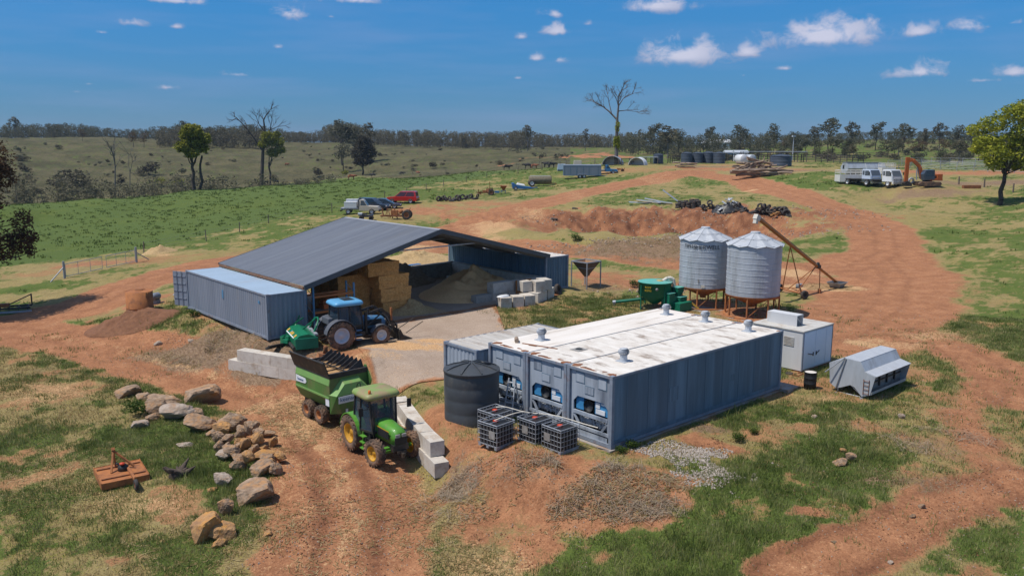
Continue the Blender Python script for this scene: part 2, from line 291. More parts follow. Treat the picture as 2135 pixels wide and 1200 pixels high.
def relief(x, y, dirt, green, dead, rut):
    r = np.hypot(x, y); k = np.clip(r/60, .35, 6)
    z = (fbm(x, y, .5, 4, 71)-.5)*.22 + (fbm(x, y, 2.2, 3, 83)-.5)*.07*(1-dirt*.4) - rut*.06*(r < 60)
    z = z+dead*(fbm(x, y, 1.2, 3, 91)-.5)*.35
    bank = patches(x, y, [(*on(1350,480)[:2], 28, 12, 1.0)], 0)
    z = z+bank*((fbm(x, y, .35, 5, 57, .62)-.5)*1.7+(fbm(x, y, 1.0, 3, 59)-.5)*.7)
    mound = patches(x, y, MOUND, 0)
    z = z+mound*((fbm(x, y, .8, 4, 77)-.42)*.55+(fbm(x, y, 3.0, 3, 79)-.5)*.16)
    far = sstep(200, 330, r)
    z = z+far*((fbm(x, y, .02, 4, 13)-.5)*4.0+(fbm(x, y, .12, 4, 19)-.5)*1.6)
    shed = ((x > 21) & (x < 43) & (y > 42) & (y < 56.2)) | ((x > 22) & (x < 36) & (y > 19.6) & (y < 30.5))
    ap = 1-sstep(0, 1.2, np.maximum(np.maximum(21.9-x, x-(28.2+(y-31.2)*.72)), np.maximum(31.0-y, y-43)))
    z = z*(1-ap)
    return np.where(shed, -.02, z)
class MB: pass
def grid_mesh(name, x, y, z, nr, na, attrs):
    me = bpy.data.meshes.new(name)
    idx = np.arange(nr*na).reshape(nr, na)
    q = np.stack([idx[:-1, :-1], idx[:-1, 1:], idx[1:, 1:], idx[1:, :-1]], -1).reshape(-1, 4)
    me.vertices.add(nr*na); me.vertices.foreach_set('co', np.stack([x, y, z], 1).astype(np.float32).ravel())
    me.loops.add(len(q)*4); me.loops.foreach_set('vertex_index', q.astype(np.int32).ravel())
    me.polygons.add(len(q)); me.polygons.foreach_set('loop_start', np.arange(0, len(q)*4, 4, dtype=np.int32))
    me.polygons.foreach_set('use_smooth', np.ones(len(q), dtype=bool))
    for an, arr in attrs.items():
        a = me.attributes.new(an, 'FLOAT_COLOR', 'POINT'); a.data.foreach_set('color', np.asarray(arr, np.float32).ravel())
    me.update(); me.validate()
    return me
def ground_material():
    m = bpy.data.materials.new('ground'); m.use_nodes = True; nt = m.node_tree; N = nt.nodes.new; L = nt.links.new
    bs = nt.nodes['Principled BSDF']; bs.inputs['Roughness'].default_value = .95; bs.inputs['Specular IOR Level'].default_value = .15
    A = N('ShaderNodeAttribute'); A.attribute_name = 'cover'; B = N('ShaderNodeAttribute'); B.attribute_name = 'extra'
    sa = N('ShaderNodeSeparateColor'); L(A.outputs['Color'], sa.inputs[0]); sb = N('ShaderNodeSeparateColor'); L(B.outputs['Color'], sb.inputs[0])
    geo = N('ShaderNodeNewGeometry')
    def noise(sc, det=5, ro=.6, st=None):
        n = N('ShaderNodeTexNoise'); n.inputs['Scale'].default_value = sc; n.inputs['Detail'].default_value = det; n.inputs['Roughness'].default_value = ro
        if st:
            mp = N('ShaderNodeMapping'); mp.inputs['Scale'].default_value = st; mp.inputs['Rotation'].default_value = (0, 0, .6); L(geo.outputs['Position'], mp.inputs[0]); L(mp.outputs[0], n.inputs['Vector'])
        else: L(geo.outputs['Position'], n.inputs['Vector'])
        return n.outputs[0]
    def ramp(f, *st):
        r = N('ShaderNodeValToRGB'); L(f, r.inputs[0]); e = r.color_ramp.elements
        e[0].position, e[0].color = st[0][0], (*st[0][1], 1); e[1].position, e[1].color = st[-1][0], (*st[-1][1], 1)
        for p, c in st[1:-1]: k = e.new(p); k.color = (*c, 1)
        return r.outputs[0]
    def mix(f, a, b):
        x = N('ShaderNodeMixRGB'); x.inputs[0].default_value = 0
        if isinstance(f, float): x.inputs[0].default_value = f
        else: L(f, x.inputs[0])
        L(a, x.inputs[1]); L(b, x.inputs[2]); return x.outputs[0]
    def math_(op, a, b, c=None):
        x = N('ShaderNodeMath'); x.operation = op
        for i, q in enumerate((a, b, c)):
            if q is None: continue
            if isinstance(q, (int, float)): x.inputs[i].default_value = q
            else: L(q, x.inputs[i])
        return x.outputs[0]
    def thr(mask, n, lo=.32, hi=.62, k=.75):        # mask broken up by noise
        s = math_('MULTIPLY_ADD', n, k*2.2, math_('ADD', mask, -k*1.1))
        r = N('ShaderNodeMapRange'); r.interpolation_type = 'SMOOTHSTEP'; L(s, r.inputs[0]); r.inputs[1].default_value = lo; r.inputs[2].default_value = hi
        return r.outputs[0]
    big = noise(.09, 6); mid = noise(.9, 7, .65); fine = noise(7, 6, .7); vfine = noise(28, 4, .7); streak = noise(9, 5, .7, (1, .25, 1)); fib = noise(46, 3, .6, (1, .22, 1)); fib2 = noise(38, 3, .6, (.2, 1, 1))
    soil = mix(vfine, ramp(mid, (.26, (.175, .072, .034)), (.5, (.345, .143, .066)), (.74, (.55, .27, .135))), ramp(fine, (.3, (.175, .074, .038)), (.7, (.54, .275, .142))))
    soil = mix(thr(math_('MULTIPLY_ADD', big, 1.6, -.62), mid, .3, .75, .5), soil, ramp(fine, (.3, (.24, .115, .06)), (.7, (.48, .25, .13))))
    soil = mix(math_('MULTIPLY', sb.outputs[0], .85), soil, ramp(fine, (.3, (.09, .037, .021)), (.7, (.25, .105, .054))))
    dry = mix(fib, ramp(mid, (.3, (.155, .12, .04)), (.55, (.27, .215, .08)), (.75, (.37, .295, .13))), ramp(fine, (.3, (.17, .11, .045)), (.7, (.50, .40, .20))))
    dry = mix(thr(math_('MULTIPLY_ADD', big, .6, .05), fine), dry, ramp(fine, (.3, (.16, .14, .03)), (.7, (.28, .24, .06))))
    grn = mix(fine, ramp(mid, (.25, (.045, .072, .013)), (.5, (.095, .135, .027)), (.78, (.19, .19, .06))), ramp(vfine, (.3, (.028, .055, .008)), (.7, (.16, .20, .045))))
    grn = mix(thr(math_('MULTIPLY', sb.outputs[2], .55), big), grn, ramp(vfine, (.3, (.055, .090, .018)), (.7, (.125, .165, .042))))
    ded = ramp(math_('MULTIPLY_ADD', fib, .5, math_('MULTIPLY', streak, .5)), (.33, (.085, .05, .03)), (.5, (.225, .145, .09)), (.66, (.40, .285, .185)))
    stw = ramp(math_('MULTIPLY_ADD', fib2, .5, math_('MULTIPLY', fib, .5)), (.33, (.28, .145, .07)), (.5, (.52, .31, .155)), (.68, (.74, .51, .28)))
    hil = mix(fine, ramp(mid, (.3, (.06, .055, .026)), (.5, (.115, .10, .048)), (.75, (.185, .155, .08))), ramp(streak, (.3, (.07, .06, .028)), (.7, (.20, .17, .09))))
    hil = mix(thr(math_('MULTIPLY_ADD', big, 1.2, -.15), mid, .25, .6), hil, ramp(fine, (.3, (.035, .037, .018)), (.7, (.10, .09, .042))))
    c = dry
    c = mix(sb.outputs[1], c, hil)
    c = mix(thr(sa.outputs[0], mix(.45, fine, vfine), .26, .70, .95), c, soil)
    c = mix(thr(sa.outputs[1], mix(.5, fine, mid), .30, .52, .9), c, grn)
    c = mix(thr(sa.outputs[2], fine, .3, .6), c, ded)
    c = mix(thr(A.outputs['Alpha'], mix(.5, fib, fine), .40, .62, 1.1), c, stw)
    # poured concrete, dusty
    con = mix(fine, ramp(mid, (.3, (.32, .24, .18)), (.7, (.47, .375, .30))), ramp(big, (.3, (.30, .215, .155)), (.7, (.40, .30, .23))))
    con = mix(thr(A.outputs['Alpha'], mix(.5, fib, fine), .45, .70, 1.0), con, stw)
    c = mix(B.outputs['Alpha'], c, con)
    L(c, bs.inputs['Base Color'])
    spk = ramp(noise(17, 2, .5), (.30, (.62, .60, .58)), (.42, (1, 1, 1)), (.60, (1, 1, 1)), (.70, (1.35, 1.35, 1.3)))
    m5 = N('ShaderNodeMixRGB'); m5.blend_type = 'MULTIPLY'; m5.inputs[0].default_value = 1; L(c, m5.inputs[1]); L(spk, m5.inputs[2]); L(m5.outputs[0], bs.inputs['Base Color'])
    bp = N('ShaderNodeBump'); bp.inputs['Strength'].default_value = .9; bp.inputs['Distance'].default_value = .09
    hgt = math_('MULTIPLY_ADD', fine, .6, math_('MULTIPLY', mid, .8)); hgt = math_('MULTIPLY_ADD', vfine, .25, hgt)
    hgt = math_('MULTIPLY', hgt, math_('MULTIPLY_ADD', B.outputs['Alpha'], -.85, 1.0))
    L(hgt, bp.inputs['Height']); L(bp.outputs[0], bs.inputs['Normal'])
    return m
GROUND = ground_material()
def build_ground():
    na, nr = 900, 700
    az = np.linspace(rad(41.5-50), rad(41.5+50), na)
    # finer steps near the farm yard and across the rise
    rr = np.concatenate([np.geomspace(9, 130, 470, endpoint=False), np.geomspace(130, 520, 180, endpoint=False), np.geomspace(520, 9000, 50)])
    R_, A_ = np.meshgrid(rr, az, indexing='ij'); x = (R_*np.sin(A_)).ravel(); y = (R_*np.cos(A_)).ravel()
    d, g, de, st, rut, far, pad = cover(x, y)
    z = gz(x, y)+relief(x, y, d, g, de, rut)
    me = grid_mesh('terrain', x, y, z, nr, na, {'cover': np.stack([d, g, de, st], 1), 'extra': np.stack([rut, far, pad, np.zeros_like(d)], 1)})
    o = bpy.data.objects.new('terrain', me); COL.objects.link(o); me.materials.append(GROUND); o['kind'] = 'structure'
    # concrete apron and shed floor, one sheet following the fall of the yard
    n = 160
    def slab(name, quad):
        U, V = np.meshgrid(np.linspace(0, 1, n), np.linspace(0, 1, n), indexing='ij'); U = U.ravel(); V = V.ravel()
        q = np.array(quad); X = (1-U)*(1-V)*q[0, 0]+U*(1-V)*q[1, 0]+U*V*q[2, 0]+(1-U)*V*q[3, 0]; Y = (1-U)*(1-V)*q[0, 1]+U*(1-V)*q[1, 1]+U*V*q[2, 1]+(1-U)*V*q[3, 1]
        d, g, de, st, rut, far, pad = cover(X, Y)
        # thin cloddy dirt and chaff creeping over the edges
        e = np.minimum.reduce([U, 1-U, V, 1-V])*8
        ok = sstep(.0, .25, e+(fbm(X, Y, .8, 4, 5)-.55)*.8)
        Z = gz(X, Y)+.022
        me = grid_mesh(name, X, Y, Z, n, n, {'cover': np.stack([np.ones_like(d), g*0, de*0, st], 1), 'extra': np.stack([rut*0, far*0, pad*0, ok], 1)})
        o = bpy.data.objects.new(name, me); COL.objects.link(o); me.materials.append(GROUND); o['kind'] = 'structure'
        sm = o.modifiers.new('thickness', 'SOLIDIFY'); sm.thickness = .03; sm.offset = -1
    slab('pavement', [(20.9, 33.3), (27.9, 31.1), (36.2, 42.6), (24.2, 42.5)])
    slab('shed_floor', [(22.0, 42.62), (42.4, 42.62), (42.4, 55.6), (22.0, 55.6)])
build_ground()
# ---------------------------------------------------------------- helpers
class MB:
    """collects shapes; build() links them as ONE mesh object"""
    def __init__(s): s.v = []; s.f = []; s.sm = []; s.m = []; s.X = None; s.mi = 0
    def add(s, vs, fs, sm=False):
        b = len(s.v); X = s.X
        s.v += [tuple(X @ Vector(p)) if X is not None else tuple(p) for p in vs]
        for f in fs: s.f.append([b+i for i in f]); s.sm.append(sm); s.m.append(s.mi)
        return s
    def box(s, x0, x1, y0, y1, z0, z1, R=None):
        vs = [(x, y, z) for z in (z0, z1) for y in (y0, y1) for x in (x0, x1)]
        if R is not None:
            c = Vector(((x0+x1)/2, (y0+y1)/2, (z0+z1)/2)); vs = [c+R @ (Vector(p)-c) for p in vs]
        return s.add(vs, [(0, 2, 3, 1), (4, 5, 7, 6), (0, 1, 5, 4), (2, 6, 7, 3), (0, 4, 6, 2), (1, 3, 7, 5)])
    def hexa(s, lo, hi):                           # 4 bottom + 4 top corners, counter-clockwise from above
        return s.add(list(lo)+list(hi), [(3, 2, 1, 0), (4, 5, 6, 7), (0, 1, 5, 4), (1, 2, 6, 5), (2, 3, 7, 6), (3, 0, 4, 7)])
    def bar(s, p, q, w, h=None, up=(0, 0, 1)):
        p, q = Vector(p), Vector(q); d = (q-p).normalized(); h = h or w
        u = Vector(up)
        if abs(d.dot(u)) > .98: u = Vector((1, 0, 0))
        a = d.cross(u).normalized()*w/2; b = a.cross(d).normalized()*h/2
        return s.hexa([p-a-b, p+a-b, q+a-b, q-a-b], [p-a+b, p+a+b, q+a+b, q-a+b])
    def tube(s, p, q, r, r2=None, n=8, caps=True):
        p, q = Vector(p), Vector(q); d = (q-p).normalized(); r2 = r if r2 is None else r2
        u = Vector((0, 0, 1)) if abs(d.z) < .95 else Vector((1, 0, 0)); a = d.cross(u).normalized(); b = d.cross(a)
        vs = []
        for c, rr in ((p, r), (q, r2)):
            for i in range(n):
                t = 2*math.pi*i/n; vs.append(c+a*math.cos(t)*rr+b*math.sin(t)*rr)
        s.add(vs, [(i, (i+1) % n, n+(i+1) % n, n+i) for i in range(n)], n > 5)
        if caps: s.add(vs, [tuple(range(n))[::-1], tuple(range(n, 2*n))])
        return s
    def path(s, pts, r, n=6):
        for a, b in zip(pts[:-1], pts[1:]): s.tube(a, b, r, r, n)
        return s
    def lathe(s, prof, n=24, c=(0, 0, 0), axis='z', a0=0, a1=2*math.pi, sm=True):
        full = abs(a1-a0-2*math.pi) < 1e-6; k = n if full else n+1; vs = []
        for (r, z) in prof:
            for i in range(k):
                t = a0+(a1-a0)*i/n; p = (r*math.cos(t), r*math.sin(t), z)
                if axis == 'y': p = (p[0], p[2], p[1])
                elif axis == 'x': p = (p[2], p[0], p[1])
                vs.append((p[0]+c[0], p[1]+c[1], p[2]+c[2]))
        fs = []
        for j in range(len(prof)-1):
            for i in range(n): fs.append((j*k+i, j*k+(i+1) % k, (j+1)*k+(i+1) % k, (j+1)*k+i))
        return s.add(vs, fs, sm)
    def prism(s, poly, a, b, axis='y'):            # polygon in the other two axes, extruded a..b
        def P(p, t):
            if axis == 'y': return (p[0], t, p[1])
            if axis == 'x': return (t, p[0], p[1])
            return (p[0], p[1], t)
        n = len(poly); vs = [P(p, a) for p in poly]+[P(p, b) for p in poly]
        return s.add(vs, [tuple(range(n)), tuple(range(2*n-1, n-1, -1))]+[(i, n+i, n+(i+1) % n, (i+1) % n) for i in range(n)])
    def loft(s, secs, sm=True, cap=True):
        n = len(secs[0]); vs = [p for q in secs for p in q]; fs = []
        for j in range(len(secs)-1):
            for i in range(n): fs.append((j*n+i, j*n+(i+1) % n, (j+1)*n+(i+1) % n, (j+1)*n+i))
        s.add(vs, fs, sm)
        if cap: s.add(secs[0], [tuple(range(n))[::-1]]); s.add(secs[-1], [tuple(range(n))])
        return s
    def build(s, name, mat, parent=None, bevel=0, fix=True):
        me = bpy.data.meshes.new(name); me.from_pydata(s.v, [], s.f)
        for p, sm, mi in zip(me.polygons, s.sm, s.m): p.use_smooth = sm; p.material_index = mi
        for mm in (mat if isinstance(mat, (list, tuple)) else [mat]): me.materials.append(mm)
        if fix:
            bm = bmesh.new(); bm.from_mesh(me); bmesh.ops.recalc_face_normals(bm, faces=bm.faces); bm.to_mesh(me); bm.free()
        o = bpy.data.objects.new(name, me); COL.objects.link(o)
        if parent is not None: o.parent = parent
        if bevel:
            b = o.modifiers.new('bevel', 'BEVEL'); b.width = bevel; b.segments = 2; b.limit_method = 'ANGLE'; b.angle_limit = rad(40)
        return o
def tag(o, label, cat, group=None, kind=None):
    o['label'] = label; o['category'] = cat
    if group: o['group'] = group
    if kind: o['kind'] = kind
    return o
def thing(name, label, cat, loc, rz=0, group=None):
    o = bpy.data.objects.new(name, None); COL.objects.link(o); o.location = loc; o.rotation_euler = (0, 0, rz); o.empty_display_size = .2
    return tag(o, label, cat, group)
def copy_of(root, loc, rz=None, label=None, group=None, scale=None):
    c = root.copy(); COL.objects.link(c); c.location = loc
    if rz is not None: c.rotation_euler = (0, 0, rz)
    if label: c['label'] = label
    if group: c['group'] = group
    if scale: c.scale = (scale,)*3 if isinstance(scale, (int, float)) else scale
    for ch in list(root.children):
        d = ch.copy(); COL.objects.link(d); d.parent = c
        for g in list(ch.children):
            e = g.copy(); COL.objects.link(e); e.parent = d
    return c
def at(x, y, dz=0): return (x, y, gz1(x, y)+dz)
def onz(u, v, dz=0): p = on(u, v); return (p[0], p[1], p[2]+dz)
# ---------------------------------------------------------------- materials
def mat(name, c, c2=None, sc=3.0, rough=.6, metal=0.0, bump=0.0, bsc=30, dirt=None, dsc=1.2, damt=.5, spec=.4, rnd=0.0, stretch=None, coat=0):
    m = bpy.data.materials.new(name); m.use_nodes = True; nt = m.node_tree; N = nt.nodes.new; L = nt.links.new
    b = nt.nodes['Principled BSDF']; b.inputs['Roughness'].default_value = rough; b.inputs['Metallic'].default_value = metal; b.inputs['Specular IOR Level'].default_value = spec
    b.inputs['Coat Weight'].default_value = coat
    tc = N('ShaderNodeTexCoord'); vec = tc.outputs['Object']
    oi = N('ShaderNodeObjectInfo')
    off = N('ShaderNodeVectorMath'); off.operation = 'MULTIPLY_ADD'; L(oi.outputs['Random'], off.inputs[0]); off.inputs[1].default_value = (37, 51, 23); L(vec, off.inputs[2]); vec = off.outputs[0]
    if stretch:
        mp = N('ShaderNodeMapping'); mp.inputs['Scale'].default_value = stretch; L(vec, mp.inputs[0]); svec = mp.outputs[0]
    else: svec = vec
    n = N('ShaderNodeTexNoise'); n.inputs['Scale'].default_value = sc; n.inputs['Detail'].default_value = 6; n.inputs['Roughness'].default_value = .65; L(svec, n.inputs['Vector'])
    c2 = c2 or tuple(k*.75 for k in c)
    r = N('ShaderNodeValToRGB'); L(n.outputs[0], r.inputs[0]); r.color_ramp.elements[0].position = .33; r.color_ramp.elements[1].position = .67
    r.color_ramp.elements[0].color = (*c2, 1); r.color_ramp.elements[1].color = (*c, 1); col = r.outputs[0]
    if rnd:
        mr = N('ShaderNodeMapRange'); L(oi.outputs['Random'], mr.inputs[0]); mr.inputs[3].default_value = 1-rnd; mr.inputs[4].default_value = 1+rnd
        x = N('ShaderNodeMixRGB'); x.blend_type = 'MULTIPLY'; x.inputs[0].default_value = 1; L(col, x.inputs[1]); L(mr.outputs[0], x.inputs[2]); col = x.outputs[0]
    if dirt:
        d = N('ShaderNodeTexNoise'); d.inputs['Scale'].default_value = dsc; d.inputs['Detail'].default_value = 8; d.inputs['Roughness'].default_value = .7; L(svec if stretch else vec, d.inputs['Vector'])
        q = N('ShaderNodeMapRange'); q.interpolation_type = 'SMOOTHSTEP'; L(d.outputs[0], q.inputs[0]); q.inputs[1].default_value = 1.0-damt-.12; q.inputs[2].default_value = 1.0-damt+.14
        x = N('ShaderNodeMixRGB'); L(q.outputs[0], x.inputs[0]); L(col, x.inputs[1]); x.inputs[2].default_value = (*dirt, 1); col = x.outputs[0]
        if metal > 0:
            iv = N('ShaderNodeMath'); iv.operation = 'MULTIPLY_ADD'; L(q.outputs[0], iv.inputs[0]); iv.inputs[1].default_value = -metal; iv.inputs[2].default_value = metal; L(iv.outputs[0], b.inputs['Metallic'])
    L(col, b.inputs['Base Color'])
    if bump:
        n3 = N('ShaderNodeTexNoise'); n3.inputs['Scale'].default_value = bsc; n3.inputs['Detail'].default_value = 5; L(svec, n3.inputs['Vector'])
        bp = N('ShaderNodeBump'); bp.inputs['Strength'].default_value = .6; bp.inputs['Distance'].default_value = bump; L(n3.outputs[0], bp.inputs['Height']); L(bp.outputs[0], b.inputs['Normal'])
    return m
MT = {}
def m_(k, *a, **q): MT[k] = mat(k, *a, **q)
RUST, DUST = (.20, .075, .03), (.36, .20, .11)
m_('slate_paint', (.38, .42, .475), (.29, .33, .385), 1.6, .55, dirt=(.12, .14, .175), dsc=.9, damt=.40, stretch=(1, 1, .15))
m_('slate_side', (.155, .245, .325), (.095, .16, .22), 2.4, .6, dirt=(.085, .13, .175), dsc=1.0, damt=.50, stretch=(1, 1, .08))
m_('slate_trim', (.24, .275, .33), (.17, .20, .25), 3, .55, dirt=RUST, dsc=2.4, damt=.36)
m_('box_blue', (.235, .265, .32), (.18, .21, .26), 1.5, .55, dirt=(.28, .25, .22), dsc=.7, damt=.38, stretch=(1, 1, .12))
m_('box_roof_blue', (.33, .43, .54), (.30, .39, .48), 1, .6, dirt=(.30, .19, .11), dsc=.35, damt=.36, stretch=(1, .3, 1))
m_('white_roof', (.76, .72, .66), (.60, .54, .47), 1.1, .7, dirt=(.20, .135, .09), dsc=1.0, damt=.40, stretch=(1.7, .75, 1), bump=.01, bsc=12)
m_('white_roof_clean', (.76, .71, .65), (.68, .62, .55), .7, .7, dirt=(.40, .32, .24), dsc=.6, damt=.38, stretch=(.4, 2.6, 1))
m_('rusty_rail', (.20, .16, .13), (.24, .12, .06), 4, .7, dirt=RUST, dsc=5, damt=.5)
m_('rust', (.30, .12, .045), (.17, .065, .03), 4, .85, bump=.01, dirt=(.11, .05, .03), dsc=3, damt=.4)
m_('rust_orange', (.42, .16, .05), (.30, .11, .04), 3, .8, bump=.008, dirt=(.17, .07, .035), dsc=2.5, damt=.42)
m_('galv', (.50, .53, .57), (.40, .43, .47), 2, .55, .2, dirt=(.27, .28, .29), dsc=1.1, damt=.42, stretch=(1, 1, .25))
m_('galv_light', (.48, .50, .53), (.40, .42, .45), 3, .55, .12, dirt=(.38, .37, .35), dsc=2, damt=.35)
m_('galv_dull', (.40, .42, .45), (.30, .32, .35), 2.5, .55, .4, dirt=(.22, .19, .17), dsc=1.5, damt=.4)
m_('shed_roof', (.36, .37, .395), (.27, .28, .305), .9, .5, .1, dirt=(.30, .295, .29), dsc=.8, damt=.40, stretch=(.10, 2.2, .10))
m_('shed_trim', (.09, .10, .115), (.07, .08, .09), 2, .5)
m_('shed_under', (.16, .15, .14), (.11, .10, .09), 2, .7)
m_('steel_blue', (.09, .25, .42), (.07, .20, .35), 3, .5)
m_('beam_orange', (.45, .15, .04), (.36, .12, .04), 3, .55)
m_('black_poly', (.018, .019, .022), (.013, .014, .016), 2, .45, dirt=(.06, .05, .04), dsc=1.3, damt=.32)
m_('tank_poly', (.060, .066, .072), (.045, .050, .056), 1.2, .5, dirt=(.115, .105, .095), dsc=1.1, damt=.36)
m_('tank_blue', (.060, .075, .10), (.05, .06, .08), 1, .5)
m_('cage', (.48, .50, .53), (.38, .40, .43), 5, .45, .5)
m_('cap_red', (.62, .07, .025), (.5, .05, .02), 5, .5)
m_('plate_grey', (.32, .31, .29), (.22, .20, .18), 4, .6, dirt=(.16, .12, .09), dsc=3, damt=.4)
m_('concrete', (.60, .55, .48), (.50, .45, .39), 3, .85, bump=.012, bsc=14, dirt=(.36, .27, .19), dsc=1.4, damt=.40, rnd=.10)
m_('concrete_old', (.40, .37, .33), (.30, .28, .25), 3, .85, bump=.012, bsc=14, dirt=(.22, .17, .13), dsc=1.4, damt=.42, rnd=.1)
m_('concrete_pad', (.36, .33, .30), (.29, .26, .23), 2, .9, dirt=(.30, .16, .09), dsc=.9, damt=.45)
m_('hay', (.72, .37, .115), (.48, .22, .065), 7, .95, bump=.05, bsc=20, rnd=.16, dirt=(.80, .52, .22), dsc=14, damt=.38)
m_('straw_loose', (.52, .37, .19), (.33, .21, .09), 8, .95, bump=.05, bsc=18)
m_('grain', (.86, .54, .27), (.74, .44, .20), 6, .95, bump=.02, bsc=40)
m_('white_roof_old', (.50, .47, .43), (.40, .37, .33), 1.2, .7, dirt=(.28, .22, .17), dsc=1.1, damt=.42, stretch=(2, .5, 1))
m_('silage', (.40, .32, .235), (.26, .20, .14), 4, .95, bump=.08, bsc=9)
m_('tyre', (.052, .048, .045), (.035, .032, .030), 4, .8, bump=.01, dirt=(.16, .10, .065), dsc=2.2, damt=.42)
m_('tyre_muddy', (.085, .065, .05), (.055, .042, .034), 5, .85, bump=.012, dirt=(.24, .14, .085), dsc=2.6, damt=.50)
m_('john_green', (.10, .31, .035), (.075, .24, .028), 2, .42, dirt=(.24, .20, .10), dsc=2.4, damt=.37, coat=.15)
m_('green_roof', (.22, .36, .085), (.18, .30, .07), 2, .5, dirt=(.30, .22, .12), dsc=1.6, damt=.52)
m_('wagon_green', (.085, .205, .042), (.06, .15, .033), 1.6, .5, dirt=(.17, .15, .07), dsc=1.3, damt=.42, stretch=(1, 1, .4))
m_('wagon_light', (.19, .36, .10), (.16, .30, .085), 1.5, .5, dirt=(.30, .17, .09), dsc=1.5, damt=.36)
m_('rim_yellow', (.62, .32, .02), (.50, .25, .02), 4, .5, dirt=(.25, .14, .06), dsc=3, damt=.35)
m_('black_steel', (.028, .027, .026), (.018, .018, .018), 4, .55, dirt=(.11, .075, .05), dsc=2.4, damt=.40)
m_('black', (.018, .018, .019), (.012, .012, .013), 5, .6)
m_('glass', (.030, .045, .055), (.022, .033, .042), 2, .08, spec=.7)
m_('glass_blue', (.05, .085, .12), (.035, .06, .09), 2, .10, spec=.7)
m_('wood_feed', (.46, .28, .13), (.33, .19, .085), 8, .95, bump=.03)
m_('white_paint', (.78, .78, .76), (.68, .68, .66), 3, .5)
m_('white_sign', (.74, .76, .78), (.68, .70, .73), 3, .5)
m_('ink_blue', (.10, .16, .30), None, 3, .5)
m_('ink_green', (.16, .42, .12), None, 3, .5)
m_('black_ink', (.035, .035, .042), None, 3, .6)
m_('tractor_blue', (.12, .37, .60), (.10, .31, .52), 2, .4, dirt=(.22, .28, .33), dsc=2, damt=.34, coat=.2)
m_('tractor_navy', (.07, .20, .38), (.055, .16, .31), 2, .45, dirt=(.12, .11, .10), dsc=2.4, damt=.38)
m_('rim_grey', (.58, .62, .68), (.50, .54, .60), 3, .5, dirt=(.36, .29, .22), dsc=3, damt=.36)
m_('fender_grey', (.10, .11, .13), (.08, .085, .10), 3, .6)
m_('mower_green', (.008, .185, .085), (.006, .14, .065), 2, .42, coat=.2)
m_('mill_green', (.005, .155, .088), (.004, .115, .066), 1.6, .5, dirt=(.02, .11, .08), dsc=1.5, damt=.35)
m_('mill_top', (.11, .42, .34), (.09, .36, .30), 1.2, .5, dirt=(.26, .36, .36), dsc=.9, damt=.42)
m_('mill_yellow', (.60, .42, .03), (.50, .34, .03), 3, .5)
m_('hatch_orange', (.55, .36, .06), (.45, .28, .05), 3, .5)
m_('pvc', (.62, .58, .50), (.50, .46, .39), 3, .5)
m_('auger_orange', (.42, .17, .035), (.32, .125, .03), 2.4, .55, dirt=(.18, .08, .035), dsc=2.2, damt=.38, stretch=(.4, 1, 1))
m_('auger_dark', (.05, .045, .045), (.035, .03, .03), 3, .6)
m_('gen_white', (.60, .60, .60), (.55, .55, .555), 1.4, .55, dirt=(.50, .46, .42), dsc=1.1, damt=.34, stretch=(1, 1, .2))  # even off-white of all cabinet walls and the roof duct
m_('gen_door', (.68, .78, .88), (.62, .72, .84), 1.4, .55)
m_('gen_top', (.55, .53, .49), (.46, .44, .40), 1.8, .7, dirt=(.36, .30, .24), dsc=1.5, damt=.42)
m_('hopper_steel', (.14, .11, .095), (.09, .07, .06), 3, .7, dirt=(.17, .09, .05), dsc=2, damt=.45)
m_('hopper_inside', (.33, .19, .10), (.25, .13, .06), 3, .8)
m_('soil', (.22, .10, .05), (.14, .06, .03), 4, .95, bump=.08, bsc=7, dirt=(.32, .20, .12), dsc=9, damt=.34)
m_('rock', (.37, .265, .185), (.16, .105, .066), 2.4, .9, bump=.12, bsc=5, dirt=(.42, .22, .095), dsc=1.8, damt=.45, rnd=.2)
m_('rock_orange', (.43, .25, .115), (.24, .13, .065), 2.4, .9, bump=.08, bsc=5, dirt=(.50, .24, .06), dsc=1.7, damt=.45, rnd=.12)
m_('rock_pale', (.42, .35, .29), (.27, .20, .145), 2.2, .9, bump=.06, bsc=6, dirt=(.34, .19, .10), dsc=1.5, damt=.40)
m_('stump', (.13, .095, .07), (.06, .042, .032), 5, .9, bump=.04, bsc=12, stretch=(1, 1, .2))
m_('log', (.36, .27, .20), (.16, .11, .08), 3, .9, bump=.03, bsc=10, rnd=.35)
m_('bark', (.085, .066, .054), (.040, .032, .027), 4, .9, bump=.03, bsc=8, stretch=(1, 1, .25))
m_('bark_pale', (.17, .155, .145), (.095, .085, .08), 4, .9, bump=.02, bsc=8)
m_('pole_wood', (.20, .16, .13), (.11, .085, .07), 4, .9, stretch=(1, 1, .2))
m_('rail_dark', (.10, .085, .075), (.06, .05, .045), 3, .9, rnd=.2)
m_('wire', (.30, .30, .30), None, 3, .5, .5)
m_('car_red', (.50, .02, .012), (.42, .016, .010), 1, .3, coat=.6, dirt=(.33, .08, .03), dsc=1.3, damt=.38)
m_('car_navy', (.022, .032, .055), (.018, .026, .045), 1, .3, coat=.6)
m_('car_grey', (.05, .065, .09), (.04, .055, .075), 1, .3, coat=.6)
m_('ute_cream', (.52, .46, .37), (.46, .40, .32), 1, .45, coat=.3)
m_('ute_blue', (.04, .17, .36), (.03, .14, .30), 1, .35, coat=.5)
m_('plastic_white', (.68, .69, .70), (.60, .61, .62), 2, .5)
m_('truck_white', (.72, .74, .77), (.66, .68, .70), 1, .35, coat=.4)
m_('crate_white', (.72, .70, .66), (.62, .58, .52), 2, .6, dirt=(.50, .34, .22), dsc=2, damt=.32)
m_('digger_orange', (.45, .11, .02), (.34, .08, .016), 2.5, .5, dirt=(.22, .08, .03), dsc=2, damt=.42)
